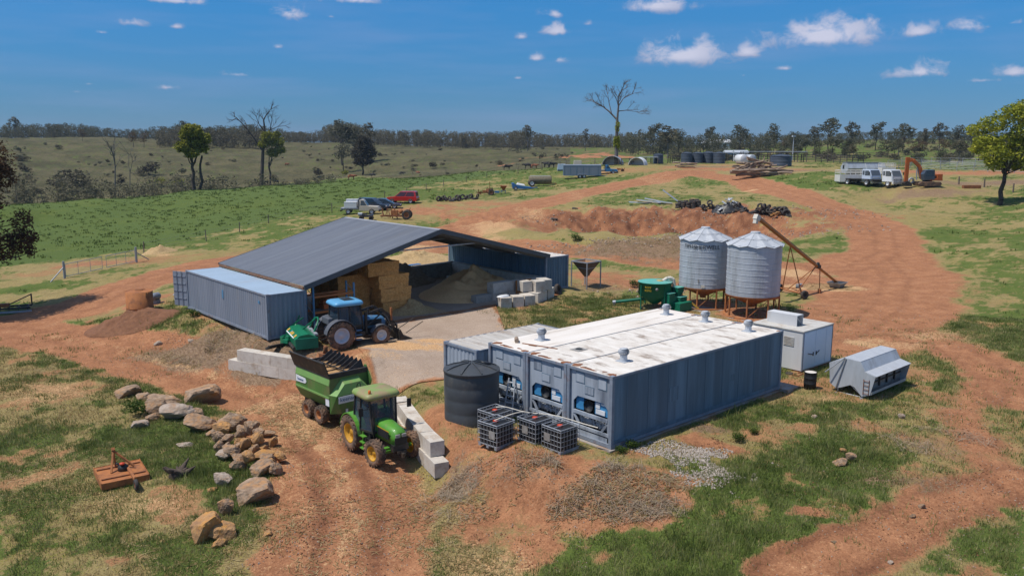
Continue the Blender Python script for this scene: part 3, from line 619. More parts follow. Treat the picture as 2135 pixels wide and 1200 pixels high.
m_('spreader_blue', (.035, .15, .36), (.03, .12, .28), 2, .45)
m_('spreader_brown', (.20, .17, .11), (.12, .10, .065), 3, .8)
m_('trailer_grey', (.22, .25, .30), (.17, .20, .245), 1.6, .55, .2, stretch=(3, 3, .1))
m_('cow_black', (.022, .020, .020), (.016, .014, .014), 3, .7)
m_('cow_brown', (.26, .085, .035), (.20, .065, .028), 3, .7)
m_('tin', (.40, .43, .47), (.30, .33, .37), 2, .5, .4, dirt=(.30, .22, .17), dsc=1.5, damt=.35)
m_('tarp_blue', (.04, .18, .45), (.03, .14, .36), 2, .6)
m_('tarp_black', (.03, .03, .033), (.022, .022, .024), 2, .45)
m_('twig', (.36, .28, .20), (.20, .15, .10), 5, .9)
m_('stone_white', (.50, .44, .38), (.28, .23, .19), 9, .85)
m_('plaster_far', (.66, .67, .68), (.58, .59, .60), 3, .7)
m_('tin_far', (.45, .48, .52), (.38, .41, .45), 3, .6)
m_('ply_orange', (.42, .19, .065), (.35, .15, .05), 3, .8)
m_('light_amber', (.75, .16, .02), None, 3, .3)
m_('reefer_blue', (.05, .24, .46), (.04, .20, .40), 3, .5)
m_('reefer_dark', (.022, .024, .028), (.015, .016, .018), 4, .6)
for g_ in ('glass', 'glass_blue'):
    MT[g_].node_tree.nodes['Principled BSDF'].inputs['Alpha'].default_value = .66
def text_mesh(s, name, mt, size, parent, loc, rot, extrude=.004, sx=1.0):
    """letters as a real mesh lying on a surface"""
    cu = bpy.data.curves.new(name, 'FONT'); cu.body = s; cu.size = size; cu.extrude = extrude; cu.align_x = 'CENTER'; cu.align_y = 'CENTER'; cu.resolution_u = 3
    t = bpy.data.objects.new(name, cu); COL.objects.link(t)
    dg = bpy.context.evaluated_depsgraph_get(); me = bpy.data.meshes.new_from_object(t.evaluated_get(dg)); bpy.data.objects.remove(t)
    o = bpy.data.objects.new(name, me); COL.objects.link(o); me.materials.clear(); me.materials.append(mt); o.parent = parent; o.location = loc; o.rotation_euler = rot; o.scale = (sx, 1, 1)
    return o
def rotz(a): return Matrix.Rotation(a, 4, 'Z')
# wheel: tyre with lugs on the y axis (axle along x), child rim
def wheel(parent, x, y, r, w, rimr, tm, rm, lugs=18, steer=0, name='wheel'):
    mb = MB(); b = r*.94 if lugs else r
    prof = [(rimr, -w*.42), (rimr+.03, -w*.5), (b*.86, -w*.52), (b*.97, -w*.42), (b, -w*.2), (b, w*.2), (b*.97, w*.42), (b*.86, w*.52), (rimr+.03, w*.5), (rimr, w*.42)]
    mb.lathe(prof, 28, axis='x')
    for i in range(lugs):
        for sgn in (-1, 1):
            t = 2*math.pi*(i+(.5 if sgn > 0 else 0))/lugs; t2 = t+sgn*0+2*math.pi/lugs*1.05
            def pt(tt, rr, xx): return (xx, rr*math.cos(tt), rr*math.sin(tt))
            dt = .36*2*math.pi/lugs
            lo = [pt(t, b*.96, sgn*.02*w), pt(t+dt, b*.96, sgn*.02*w), pt(t2+dt, b*.90, sgn*.53*w), pt(t2, b*.90, sgn*.53*w)]
            hi = [pt(t, r, sgn*.02*w), pt(t+dt, r, sgn*.02*w), pt(t2+dt, r*.965, sgn*.53*w), pt(t2, r*.965, sgn*.53*w)]
            mb.hexa(lo, hi)
    o = mb.build(name, tm, parent); o.location = (x, y, r); o.rotation_euler = (0, 0, steer)
    q = MB(); d = w*.30
    q.lathe([(0.001, d*.5), (rimr*.32, d*.5), (rimr*.36, d*.2), (rimr*.78, d*.15), (rimr*.86, w*.4), (rimr*1.0, w*.44), (rimr*1.0, -w*.44), (rimr*.86, -w*.4), (rimr*.78, -d*.15), (rimr*.36, -d*.2), (rimr*.32, -d*.5), (.001, -d*.5)], 24, axis='x')
    for i in range(8):
        t = 2*math.pi*i/8; c = (d*.16, rimr*.56*math.cos(t), rimr*.56*math.sin(t))
        for sg in (-1, 1): q.tube((sg*d*.16, c[1], c[2]), (sg*d*.30, c[1], c[2]), rimr*.05, None, 6)
    q.build('rim', rm, o)
    return o
# ---------------------------------------------------------------- shipping containers
def corrugated(mb, L, W, H, roof=True, pitch=.278, dep=.036, ends=(True, True)):
    """long sides along x (0..L), y 0..W, corrugated skins set inside the corner frame"""
    def wave(n0, n1):
        n = max(3, int(round((n1-n0)/pitch))); p = (n1-n0)/n; pts = []
        for i in range(n):
            a = n0+i*p; pts += [(a, 0), (a+p*.26, 0), (a+p*.5, dep), (a+p*.76, dep)]
        return pts+[(n1, 0)]
    z0, z1 = .16, H-.10
    for yy, sg in ((.03, 1), (W-.03, -1)):
        w = wave(.12, L-.12); vs = [(a, yy+sg*d, z0) for a, d in w]+[(a, yy+sg*d, z1) for a, d in w]; n = len(w)
        mb.add(vs, [(i, i+1, n+i+1, n+i) for i in range(n-1)])
    for xx, sg, k in ((.04, 1, ends[0]), (L-.04, -1, ends[1])):
        if not k: continue
        w = wave(.12, W-.12); vs = [(xx+sg*d, a, z0) for a, d in w]+[(xx+sg*d, a, z1) for a, d in w]; n = len(w)
        mb.add(vs, [(i, i+1, n+i+1, n+i) for i in range(n-1)])
def frame_mb(L, W, H):
    f = MB()
    for x in (0, L-.15):
        for y in (0, W-.15): f.box(x, x+.15, y, y+.15, .12, H-.12)
    for x in (0, L-.18):
        for y in (0, W-.17):
            for z in (0, H-.12): f.box(x-.004, x+.182, y-.004, y+.172, z, z+.12)
    for y in (0.004, W-.064): f.box(.18, L-.18, y, y+.06, .03, .16); f.box(.18, L-.18, y, y+.06, H-.105, H-.02)
    for x in (0.004, L-.10): f.box(x, x+.09, .17, W-.17, .02, .16); f.box(x, x+.09, .17, W-.17, H-.12, H-.02)
    return f
def roof_mb(L, W, H, pitch=.42, dep=.02):
    r = MB(); n = int((L-.3)/pitch); w = []
    for i in range(n):
        a = .15+i*(L-.3)/n; p = (L-.3)/n; w += [(a, 0), (a+p*.4, 0), (a+p*.5, dep), (a+p*.9, dep)]
    w.append((L-.15, 0)); k = len(w)
    vs = [(a, .05, H-.035+d) for a, d in w]+[(a, W-.05, H-.035+d) for a, d in w]
    return r.add(vs, [(i, i+1, k+i+1, k+i) for i in range(k-1)])
def dry_container(name, label, loc, rz, L, H, body, roofm, group, door_end=None):
    W = 2.438; t = thing(name, label, 'shipping container', loc, rz, group)
    b = MB(); corrugated(b, L, W, H, ends=(True, door_end is None)); b.box(.1, L-.1, .1, W-.1, .14, .17)
    b.build('corrugated_wall', body, t)
    frame_mb(L, W, H).build('frame', MT['slate_trim'], t); roof_mb(L, W, H).build('roof', roofm, t)
    return t
LC = dry_container('shipping_container', 'long slate container with a rusty pale blue roof and an open door, beside the shed', (21.95, 42.72, .755), rad(90), 12.19, 2.591, MT['box_blue'], MT['box_roof_blue'], 'corrugated shipping containers', 1)
# its open door leaf, folded out past the far end
d = MB(); d.box(-.03, .03, 0, 1.19, 0, 2.3)
for z in (.5, 1.0, 1.5, 2.0): d.box(-.06, .06, .02, 1.17, z-.04, z+.04)
for y in (.35, .8): d.tube((-.08, y, -.05), (-.08, y, 2.35), .022)
o = d.build('door', MT['box_blue'], LC); o.location = (12.2, 2.42, .15); o.rotation_euler = (0, 0, rad(-68))
d = MB()
for (x, z, w, h) in ((6.15, 1.55, .22, .5), (1.02, 1.95, .2, .16)): d.box(x-w/2, x+w/2, 2.415, 2.43, z, z+h)
d.build('paint_patch', MT['steel_blue'], LC)
RC = dry_container('shipping_container', 'dark blue corrugated container under the right eave of the shed, beside the block wall', (45.0, 44.25, .675), rad(90), 12.19, 2.591, MT['slate_side'], MT['white_roof'], 'corrugated shipping containers', 1)
C4 = dry_container('shipping_container', 'low corrugated container with a dirty white ribbed roof, beside the clean roofed cool room', (22.33, 27.62, -.02), 0, 6.06, 2.591, MT['slate_paint'], MT['white_roof_old'], 'corrugated shipping containers', 1)
# three refrigerated containers side by side
def roof_vent(parent, x, y, z):
    m = MB(); m.box(-.24, .24, -.24, .24, 0, .03); m.lathe([(.17, .03), (.15, .16), (.15, .26)], 16)
    o = m.build('roof_vent', MT['galv'], parent); o.location = (x, y, z)
    h = MB(); n = 18
    for i in range(n):                              # curved blades of the turbine head
        a0 = 2*math.pi*i/n; vs = []
        for k in range(7):
            f = k/6; rr = .155+.085*math.sin(math.pi*min(1, f*1.05)); zz = .27+.27*f
            for j, da in ((0, 0), (1, .30)): vs.append(((rr-.045*j)*math.cos(a0+da+.15*f), (rr-.045*j)*math.sin(a0+da+.15*f), zz))
        h.add(vs, [(2*k, 2*k+1, 2*k+3, 2*k+2) for k in range(6)], True)
    h.lathe([(.001, .565), (.10, .555), (.165, .53), (.16, .52), (.001, .52)], 18); h.lathe([(.001, .26), (.16, .26), (.17, .28), (.001, .29)], 18); h.lathe([(.12, .28), (.12, .53)], 12)
    h.build('turbine', MT['galv_light'], o)
RL, RW, RH = 12.19, 2.438, 2.90
def reefer(y0, label, vents, roofm, hatch=None):
    t = thing('cool_room_container', label, 'shipping container', (22.86, y0, 0), 0, 'refrigerated containers side by side')
    b = MB()                                        # smooth insulated sides with faint panel ribs
    b.box(.62, RL-.03, .03, RW-.03, .16, RH-.11); b.box(.12, .62, .03, .07, .16, RH-.11); b.box(.12, .62, RW-.07, RW-.03, .16, RH-.11); b.box(.15, .62, .07, RW-.07, RH-.3, RH-.11)
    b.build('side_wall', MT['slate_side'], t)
    s = MB()
    for i in range(9): x = .9+i*1.28; s.box(x, x+.03, .019, .028, .18, RH-.12); s.box(x, x+.03, RW-.028, RW-.019, .18, RH-.12)
    s.box(.15, RL-.15, .014, .028, .17, .30); s.box(3.55, 4.15, .018, .0281, 1.15, 1.75); s.box(3.84, 3.86, .014, .018, 1.15, 1.75)
    s.box(8.0, 8.25, .018, .0281, 1.2, 1.5)
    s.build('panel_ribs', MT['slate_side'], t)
    frame_mb(RL, RW, RH).build('frame', MT['slate_trim'], t)
    r = MB(); r.hexa([(.02, .03, RH-.06), (RL-.02, .03, RH-.06), (RL-.02, RW-.03, RH-.06), (.02, RW-.03, RH-.06)], [(.02, .03, RH-.008), (RL-.02, .03, RH-.008), (RL-.02, RW-.03, RH-.008), (.02, RW-.03, RH-.008)])
    r.build('roof', roofm, t)
    # refrigeration end: painted bulkhead with access panels, window into the machinery
    f = MB(); F = .10
    f.box(F, F+.05, .15, RW-.15, 1.70, RH-.12)                      # upper bulkhead
    f.box(F, F+.05, .15, .30, .16, 1.70); f.box(F, F+.05, RW-.30, RW-.15, .16, 1.70)
    f.prism([(.30, 1.70), (.52, 1.70), (.30, 1.48)], F, F+.05, 'x'); f.prism([(RW-.30, 1.70), (RW-.52, 1.70), (RW-.30, 1.48)], F, F+.05, 'x')
    f.box(F-.02, F+.06, .30, RW-.30, .96, 1.10)                      # cross rail
    f.bar((F+.03, .32, .92), (F+.03, .62, .52), .05, .10); f.bar((F+.03, RW-.32, .92), (F+.03, RW-.62, .52), .05, .10)
    f.box(F-.03, F+.05, .15, RW-.15, .40, .52); f.box(F, F+.05, .15, RW-.15, .16, .34)
    f.build('bulkhead', MT['slate_paint'], t)
    for (y, z, w, h) in ((.36, 2.22, .46, .46), (1.02, 1.86, .5, .36), (1.52, 2.26, .50, .44)):
        a = MB(); a.box(F-.012, F-.001, y, y+w, z, z+h); a.build('access_panel', MT['slate_side'], t, bevel=.04)
    for i, (y, z, w, h) in enumerate(((.36, 2.22, .46, .46), (1.02, 1.86, .5, .36), (1.52, 2.26, .50, .44))):
        ri = MB(); ri.box(F-.022, F-.013, y+.03, y+w-.03, z+.03, z+h-.03); ri.build('panel_cover', MT['slate_paint'], t, bevel=.03)
    c = MB(); c.box(.55, .60, .3, RW-.3, .34, 1.72); c.build('machinery_bay', MT['reefer_dark'], t)
    g = MB(); g.box(.20, .54, .34, 1.06, 1.14, 1.66); g.build('control_box', MT['reefer_blue'], t)
    g = MB(); g.box(.16, .199, .50, .98, 1.18, 1.36); g.box(.17, .199, .78, 1.0, 1.40, 1.63); g.box(.18, .199, .46, .72, 1.56, 1.63); g.build('control_cover', MT['plastic_white'], t)
    g = MB(); g.box(.20, .54, 1.66, 2.08, 1.14, 1.66); g.build('evaporator_cover', MT['reefer_blue'], t)
    g = MB(); g.lathe([(.001, .02), (.24, .02), (.25, -.1)], 20, (.22, 1.36, 1.40), 'x'); g.build('condenser_fan', MT['reefer_dark'], t)
    g = MB()
    for k in range(9):
        y = .5+k*.17; g.tube((.32, y, .55), (.32, y+.08, .9), .03+.02*(k % 3)); g.lathe([(.001, -.06), (.09, -.06), (.09, .06), (.001, .06)], 10, (.34, y, .62+.04*(k % 2)), 'x')
    g.tube((.30, .4, .80), (.30, 2.0, .74), .025); g.tube((.30, .4, .6), (.30, 2.0, .66), .02); g.lathe([(.001, -.2), (.15, -.2), (.15, .2), (.001, .2)], 14, (.38, 1.5, .68), 'y')
    g.build('compressor', MT['galv_dull'], t)
    for x, y in vents: roof_vent(t, x, y, RH-.01)
    if hatch:
        h = MB(); h.box(-.3, .3, -.26, .26, 0, .02); h.lathe([(.16, .03), (.19, .03), (.19, .02)], 16); o = h.build('hatch', MT['plate_grey'], t); o.location = (*hatch, RH-.008)
        h = MB(); h.lathe([(.001, .012), (.155, .012)], 16); o2 = h.build('opening', MT['black'], o); o2.location = (0, 0, .012)
    for (x, y, w, l) in ((.0, .0, .45, .5), (.0, RW-.55, .55, .5), (.05, .9, .22, .8), (.02, 1.5, .3, .35), (RL-.4, .0, .4, .24), (RL-.34, RW-.3, .34, .3), (.25, .5, .16, .4), (.2, 1.3, .10, .5)):
        n = 11; pts = [(x+w/2+w/2*math.cos(2*math.pi*i/n)*random.uniform(.55, 1.1), y+l/2+l/2*math.sin(2*math.pi*i/n)*random.uniform(.5, 1.05)) for i in range(n)]
        rp = MB(); rp.prism(pts, RH-.012, RH-.003, 'z'); rp.build('rust_patch', MT['rust'], t)   # rust bursting from the castings and roof edge
    return t
def rel(u, v, y0, z=RH):
    p = gp(u, v, z); return (p[0]-22.86, p[1]-y0)
Y1, Y2, Y3 = 20.05, 22.52, 24.99
reefer(Y1, 'cool room container nearest the grass, its long dark side wall in full view', [rel(1300, 752, Y1), rel(1560, 690, Y1)], MT['white_roof'])
reefer(Y2, 'middle one of the three cool room containers, with a round hatch hole in its roof', [rel(1470, 670, Y2)], MT['white_roof'], rel(1207, 728, Y2))
R3 = reefer(Y3, 'cool room container behind the black tank, with the cleanest roof and a ladder', [rel(1129, 708, Y3), rel(1389, 655, Y3)], MT['white_roof_clean'])
lg = MB(); lg.tube((0, -.24, .1), (0, .24, .1), .1, .095, 12); o = lg.build('log_offcut', MT['log']); p = gp(1077, 711, RH+.02); o.location = (p[0], p[1], RH-.008); o.rotation_euler = (0, 0, rad(-40))
tag(o, 'short sawn log lying on the white cool room roof', 'log')
lg = MB(); lg.box(-.9, .9, -.05, .05, 0, .02); lg.box(-.5, -.1, -.16, .03, .021, .03); o = lg.build('timber_strip', MT['rust']); p = gp(1125, 721, RH); o.location = (p[0], p[1], RH-.006); o.rotation_euler = (0, 0, rad(-75))
tag(o, 'thin rusty strip lying on the white cool room roof', 'scrap metal')
# concrete pads under the corner
pd = MB(); pd.box(22.7, 34.9, 19.95, 27.5, -.3, -.004); o = pd.build('pavement_slab', MT['concrete_pad']); o['kind'] = 'structure'
pd = MB(); pd.box(34.95, 36.0, 19.6, 21.4, -.3, .06); o = pd.build('doorstep', MT['concrete_pad']); tag(o, 'low concrete step at the far end of the cool room wall', 'step')
# ---------------------------------------------------------------- black tank, ladder, crates of the IBC kind
def poly_tank(name, label, loc, r, h, dome, mt, group=None, rings=4, hatch=True):
    t = thing(name, label, 'water tank', loc, 0.5, group)
    p = [(r, 0)]; n = rings
    for i in range(n):
        z0 = h*i/n; z1 = h*(i+1)/n
        p += [(r*1.0, z0+.02*h), (r*1.004, z1-.03*h), (r*.992, z1-.015*h)]
    p += [(r*1.03, h), (r*1.03, h+.04*h)]
    m = MB(); m.lathe(p, 40); m.build('wall', mt, t)
    m = MB(); m.lathe([(r*1.03, h*1.04), (r*.98, h*1.045), (r*.70, h+dome*.62), (r*.36, h+dome*.9), (r*.12, h+dome), (.001, h+dome)], 40)
    for i in range(8):
        a = 2*math.pi*i/8; c, s_ = math.cos(a), math.sin(a); pts = [(r*.12, h+dome+.02), (r*.36, h+dome*.9+.025), (r*.70, h+dome*.62+.03), (r*.97, h*1.045+.02)]
        for (r0, z0), (r1, z1) in zip(pts[:-1], pts[1:]): m.bar((r0*c, r0*s_, z0), (r1*c, r1*s_, z1), .05*r, .04)
    lid = m.build('lid', mt, t)
    if hatch:
        m = MB(); m.lathe([(.23, 0), (.24, .07), (.20, .08), (.001, .05)], 20); o = m.build('hatch', MT['black_poly'], lid); o.location = (r*.50*math.cos(-.9), r*.50*math.sin(-.9), h+dome*.78); o.rotation_euler = (.18, .2, 0)
    return t
tp = gp(989, 868, 0); tk = poly_tank('water_tank', 'large black plastic water tank with a ribbed lid, beside the cool room containers', (21.12, 26.45, -.06), 1.17, 2.2, .34, MT['tank_poly'])
def ladder():
    t = thing('ladder', 'aluminium stepladder standing between the black tank and the blue containers', 'ladder', (22.15, 25.35, -.02), rad(15))
    m = MB()
    for y in (-.2, .2): m.bar((0, y*1.15, 0), (.42, y*.8, 1.75), .035, .07)
    m.build('front_rail', MT['galv_light'], t)
    m = MB()
    for y in (-.2, .2): m.bar((.78, y, 0), (.42, y*.8, 1.74), .03, .05)
    m.build('rear_rail', MT['galv_light'], t)
    for k in range(6):
        f = (k+.6)/6.2; m = MB(); m.box(.42*f-.05, .42*f+.05, -.2, .2, 1.75*f-.012, 1.75*f+.012); m.build('step', MT['galv_light'], t)
ladder()
def ibc(label, x, y, rz, plate):
    t = thing('bulk_liquid_tank', label, 'liquid tank', at(x, y, -.03), rz, 'caged black liquid tanks in front of the cool rooms')
    S, Hh = .51, .99
    m = MB(); m.box(-S+.03, S-.03, -S+.03, S-.03, .13, Hh-.05); m.build('bottle', MT['black_poly'], t, bevel=.05)
    m = MB()
    for z in (.14, .33, .52, .71, .90):
        q = [(-S, -S), (S, -S), (S, S), (-S, S), (-S, -S)]
        for a, b in zip(q[:-1], q[1:]): m.tube((*a, z), (*b, z), .009, None, 6)
    for i in range(7):
        a = -S+2*S*i/6
        for (x0, y0) in ((a, -S-.01), (a, S+.01), (-S-.01, a), (S+.01, a)): m.tube((x0, y0, .12), (x0, y0, Hh-.02), .008, None, 6)
    q = [(-S, -S), (S, -S), (S, S), (-S, S), (-S, -S)]
    for a, b in zip(q[:-1], q[1:]): m.tube((*a, Hh), (*b, Hh), .018, None, 6)
    m.tube((-S, -.1, Hh+.005), (S, -.1, Hh+.005), .014); m.tube((-S, .22, Hh+.005), (S, .22, Hh+.005), .014)
    m.build('cage', MT['cage'], t)
    m = MB()
    for y0 in (-S+.02, -.06, S-.14): m.box(-S, S, y0, y0+.12, 0, .10)
    m.box(-S, S, -S+.02, S-.02, .1, .125); m.build('pallet', MT['galv_dull'], t)
    m = MB(); m.box(-S-.028, -S-.02, plate, plate+.32, .42, .74); m.build('label_plate', MT['plate_grey'], t)
    m = MB(); m.lathe([(.001, .05), (.09, .05), (.10, .03), (.10, 0)], 14)
    for i in range(6): a = math.pi*i/3; m.box(.095*math.cos(a)-.02, .095*math.cos(a)+.02, .095*math.sin(a)-.02, .095*math.sin(a)+.02, 0, .045)
    o = m.build('screw_cap', MT['cap_red'], t); o.location = (0, .03, Hh-.05)
    return t
ibc('caged black liquid tank furthest from the container wall, a hose arching from its lid', 19.92, 23.42, rad(6), -.42)
ibc('caged black liquid tank tucked behind the others, next to the large black tank', 20.75, 24.45, rad(4), -.2)
ibc('caged black liquid tank in the middle of the cluster, nearest the middle fridge unit', 21.30, 22.65, rad(2), -.1)
ibc('caged black liquid tank on the right of the cluster, by the container corner post', 21.50, 21.45, rad(1), .05)
h = MB(); pts = []
for i in range(15):
    f = i/14; pts.append((19.85+1.6*f, 23.45-.15*f-.5*math.sin(math.pi*f)*.6, .98+.22*math.sin(math.pi*f)))
h.path(pts, .025); pts = [(20.9+.13*i, 24.6-.13*i-.04*i*i*.6, 1.0+.05*math.sin(i)) for i in range(12)]; h.path(pts, .022)
o = h.build('hose', MT['pvc']); tag(o, 'pale hose looping across the tops of the caged tanks', 'hose')
# ---------------------------------------------------------------- concrete blocks
def block_mesh(L=1.2, Wd=.6, Hh=.6):
    m = MB(); m.box(-L/2, L/2, -Wd/2, Wd/2, 0, Hh); m.box(-.09, .09, -.05, .05, Hh, Hh+.006); return m
BLK = {}
def block(label, x, y, z, rz, L=1.2, old=False, group='concrete retaining blocks', name='concrete_block', Wd=.6, Hh=.6, rx=0):
    k = (L, old, Wd, Hh)
    if k not in BLK:
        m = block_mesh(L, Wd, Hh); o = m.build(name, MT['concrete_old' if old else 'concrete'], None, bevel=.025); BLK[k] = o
    else: o = BLK[k].copy(); COL.objects.link(o)
    o.location = (x, y, z); o.rotation_euler = (rx, 0, rz+random.uniform(-.006, .006)); tag(o, label, 'concrete block', group); return o
# wall beside the green tractor: two courses curving along the yard edge
def course(pts, z, n, lab, L, skip=()):
    """n blocks laid end to end along the polyline pts"""
    seg = [Vector((b[0]-a[0], b[1]-a[1], 0)).length for a, b in zip(pts[:-1], pts[1:])]; tot = sum(seg)
    for i in range(n):
        if i in skip: continue
        d = (i+.5)*L
        k = 0
        while k < len(seg)-1 and d > seg[k]: d -= seg[k]; k += 1
        a, b = Vector(pts[k]).to_2d(), Vector(pts[k+1]).to_2d(); dr = (b-a).normalized(); p = a+dr*d
        block(lab(i), p.x, p.y, z(i), math.atan2(dr.y, dr.x), L-.004)
ORD = ['nearest the camera', 'second', 'third', 'fourth', 'fifth', 'sixth', 'seventh', 'eighth']
W1 = [(18.40, 25.25), (18.75, 26.5), (19.2, 27.8), (19.75, 29.2), (20.5, 31.1)]
course(W1, lambda i: -.63+.012*i, 5, lambda i: 'upper block of the wall beside the green tractor, %s' % ('at its near end' if i == 0 else ORD[i]+' from the near end'), 1.24)
course([(18.12, 24.6), (18.66, 26.5), (19.11, 27.8), (19.66, 29.2), (20.4, 31.0)], lambda i: -1.25+.012*i, 5, lambda i: 'lower block of the wall beside the green tractor, %s' % ('sticking out at the near end' if i == 0 else ORD[i]+' from the near end'), 1.22)
W2 = [(17.75, 43.6), (18.45, 41.9), (19.6, 38.9), (19.9, 38.1)]
course([(18.0, 42.95), (19.7, 38.5)], lambda i: -.13, 4, lambda i: 'upper block of the wall left of the green wagon, %s' % ('at the left end' if i == 0 else ORD[i]+' from the left end'), 1.22)
course([(17.72, 43.55), (19.7, 38.5)], lambda i: -.74, 5, lambda i: 'lower block of the wall left of the green wagon, %s' % ('half buried at the left end' if i == 0 else ORD[i]+' from the left end'), 1.22)
# ---------------------------------------------------------------- open shed spanning the two containers
def shed():
    t = thing('shed', 'open-fronted farm shed with a wide grey corrugated gable roof', 'shed', (0, 0, 0))
    lf, lb = Vector((21.85, 42.75, 3.56)), Vector((21.85, 55.0, 3.56)); rf, rb = Vector((32.1, 43.3, 6.12)), Vector((32.1, 55.5, 6.12)); ef, eb = Vector((42.65, 43.95, 3.48)), Vector((42.65, 56.0, 3.48))
    def slope(a, b, c, d):                          # a,b eave front/back  c,d ridge front/back
        m = MB(); n = 62; prof = []
        for i in range(n):
            prof += [((i+.0)/n, 0), ((i+.62)/n, 0), ((i+.72)/n, .048), ((i+.90)/n, .048)]
        prof.append((1, 0)); k = len(prof); vs = []
        for (p, q) in ((a, b), (c, d)):
            for f, h in prof: w = p.lerp(q, f); vs.append((w.x, w.y, w.z+h))
        return m.add(vs, [(i, i+1, k+i+1, k+i) for i in range(k-1)])
    slope(lf, lb, rf, rb).build('roof', MT['shed_roof'], t, fix=False); slope(ef, eb, rf, rb).build('roof', MT['shed_roof'], t, fix=False)
    m = MB(); up = Vector((0, 0, .045))
    for sg, e0, e1 in ((-1, lf, lb), (1, ef, eb)):
        a, b = rf+up, rb+up; d = (e0-rf).normalized()*.22
        m.add([a, b, b+d, a+d], [(0, 1, 2, 3)])
    m.build('ridge_cap', MT['shed_roof'], t)
    for e, r in ((lf, rf), (ef, rf), (lb, rb), (eb, rb)):
        m = MB(); dy = -.05 if e in (lf, ef) else .05; o = Vector((0, dy, -.09)); m.bar(e+o, r+o, .05, .30); m.build('barge_board', MT['shed_trim'], t)
    for a, b in ((lf, lb), (ef, eb)): m = MB(); m.bar(a+Vector((0, .05, -.10)), b+Vector((0, -.05, -.10)), .06, .14); m.build('eave_beam', MT['rusty_rail'], t)
    for e, e2, r, r2 in ((lf, lb, rf, rb), (ef, eb, rf, rb)):
        for k in range(1, 8):
            f = k/7.6; m = MB(); m.bar(e.lerp(r, f)+Vector((0, .1, -.11)), e2.lerp(r2, f)+Vector((0, -.1, -.11)), .07, .16); m.build('purlin', MT['shed_under'], t)
    for f in (.04, .33, .66, .96):
        for e, e2 in ((lf, lb), (ef, eb)):
            p = e.lerp(e2, f); q = rf.lerp(rb, f); m = MB(); m.bar(p+Vector((0, 0, -.28)), q+Vector((0, 0, -.28)), .09, .18); m.build('rafter', MT['shed_under'], t)
        p = lf.lerp(lb, f).lerp(rf.lerp(rb, f), .62); q = ef.lerp(eb, f).lerp(rf.lerp(rb, f), .62); m = MB(); m.tube(p+Vector((0, 0, -.2)), q+Vector((0, 0, -.2)), .045); m.build('tie_rod', MT['galv'], t)
    for x in (21.98, 42.62):
        for f in (.04, .33, .66, .96):
            y = (42.75 if x < 30 else 43.95)+12.2*f; m = MB(); m.box(x-.08, x+.08, y-.08, y+.08, 3.27, 3.44); m.build('post_foot', MT['rusty_rail'], t)
shed()
# back wall and side wall of the bunker
for i in range(8):
    for k in range(2):
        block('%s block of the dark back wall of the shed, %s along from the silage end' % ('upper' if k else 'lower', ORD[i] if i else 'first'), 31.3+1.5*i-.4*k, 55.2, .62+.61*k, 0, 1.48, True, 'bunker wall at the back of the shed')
for i in range(8):
    for k in range(2):
        if i == 0 and k == 1: pass
        block('%s block of the bunker wall under the dark container, %s from the shed mouth' % ('upper' if k else 'lower', ORD[i] if i else 'first'), 42.05, 44.7+1.46*i, .62+.61*k, rad(90), 1.44, False, 'bunker wall beside the right container')
# front return wall of the bunker
for i in range(4):
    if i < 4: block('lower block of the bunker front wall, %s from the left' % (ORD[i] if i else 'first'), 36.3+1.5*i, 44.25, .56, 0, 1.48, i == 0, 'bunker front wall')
block('large upper block at the left end of the bunker front wall', 38.05, 44.25, 1.17, 0, 1.95, False, 'bunker front wall', Wd=.7, Hh=.74)
block('upper block behind the orange board on the bunker front wall', 39.9, 44.35, 1.17, 0, 1.5, False, 'bunker front wall', Hh=.66)
block('upper block at the right end of the bunker front wall', 41.2, 44.3, 1.17, 0, 1.1, False, 'bunker front wall', Hh=.66)
m = MB(); m.box(-.78, .78, -.02, .02, 0, .95); o = m.build('plywood_board', MT['ply_orange']); o.location = (40.0, 43.90, .95); o.rotation_euler = (rad(-3), 0, 0); tag(o, 'orange brown board leaning on the bunker front wall', 'board')
# loose blocks in front of it
for lab, x, y, z, rz, L in [
    ('loose pale block at the shed mouth with a folded white bag on top', 36.55, 42.15, 0, 66, 1.2), ('loose pale block on end next to the block carrying the bag', 37.5, 41.85, 0, 62, .9), ('loose pale block third in the row at the shed mouth', 38.4, 41.8, 0, 70, 1.1),
    ('loose lower block under the small stack by the tall grass', 39.75, 42.15, 0, 20, 1.4), ('loose lower block next to the old tyre at the container corner', 41.15, 42.7, 0, 25, 1.2),
    ('top block of the small stack by the tall grass, closest to the row of three', 39.85, 42.25, .74, 75, .9), ('top block of the small stack nearest the old tyre', 40.75, 42.55, .74, 72, 1.1), ('old narrow block standing behind the small stack by the tall grass', 39.1, 42.8, .74, 78, .8)]:
    block(lab, x, y, gz1(x, y)-.04+z, rad(rz), L, False, 'loose blocks at the shed mouth', Wd=.78, Hh=.74)
m = MB(); m.loft([[(.5*math.cos(a)*s*(1+.2*math.sin(3*a)), .3*math.sin(a)*s*(1+.2*math.cos(2*a)), z) for a in np.linspace(0, 2*math.pi, 12, endpoint=False)] for s, z in ((1, 0), (.95, .06), (.6, .12), (.2, .13))]); o = m.build('feed_bag', MT['plastic_white']); o.location = (36.5, 42.1, gz1(36.5, 42.1)+.70); tag(o, 'white plastic bag lying on a concrete block at the shed mouth', 'bag')
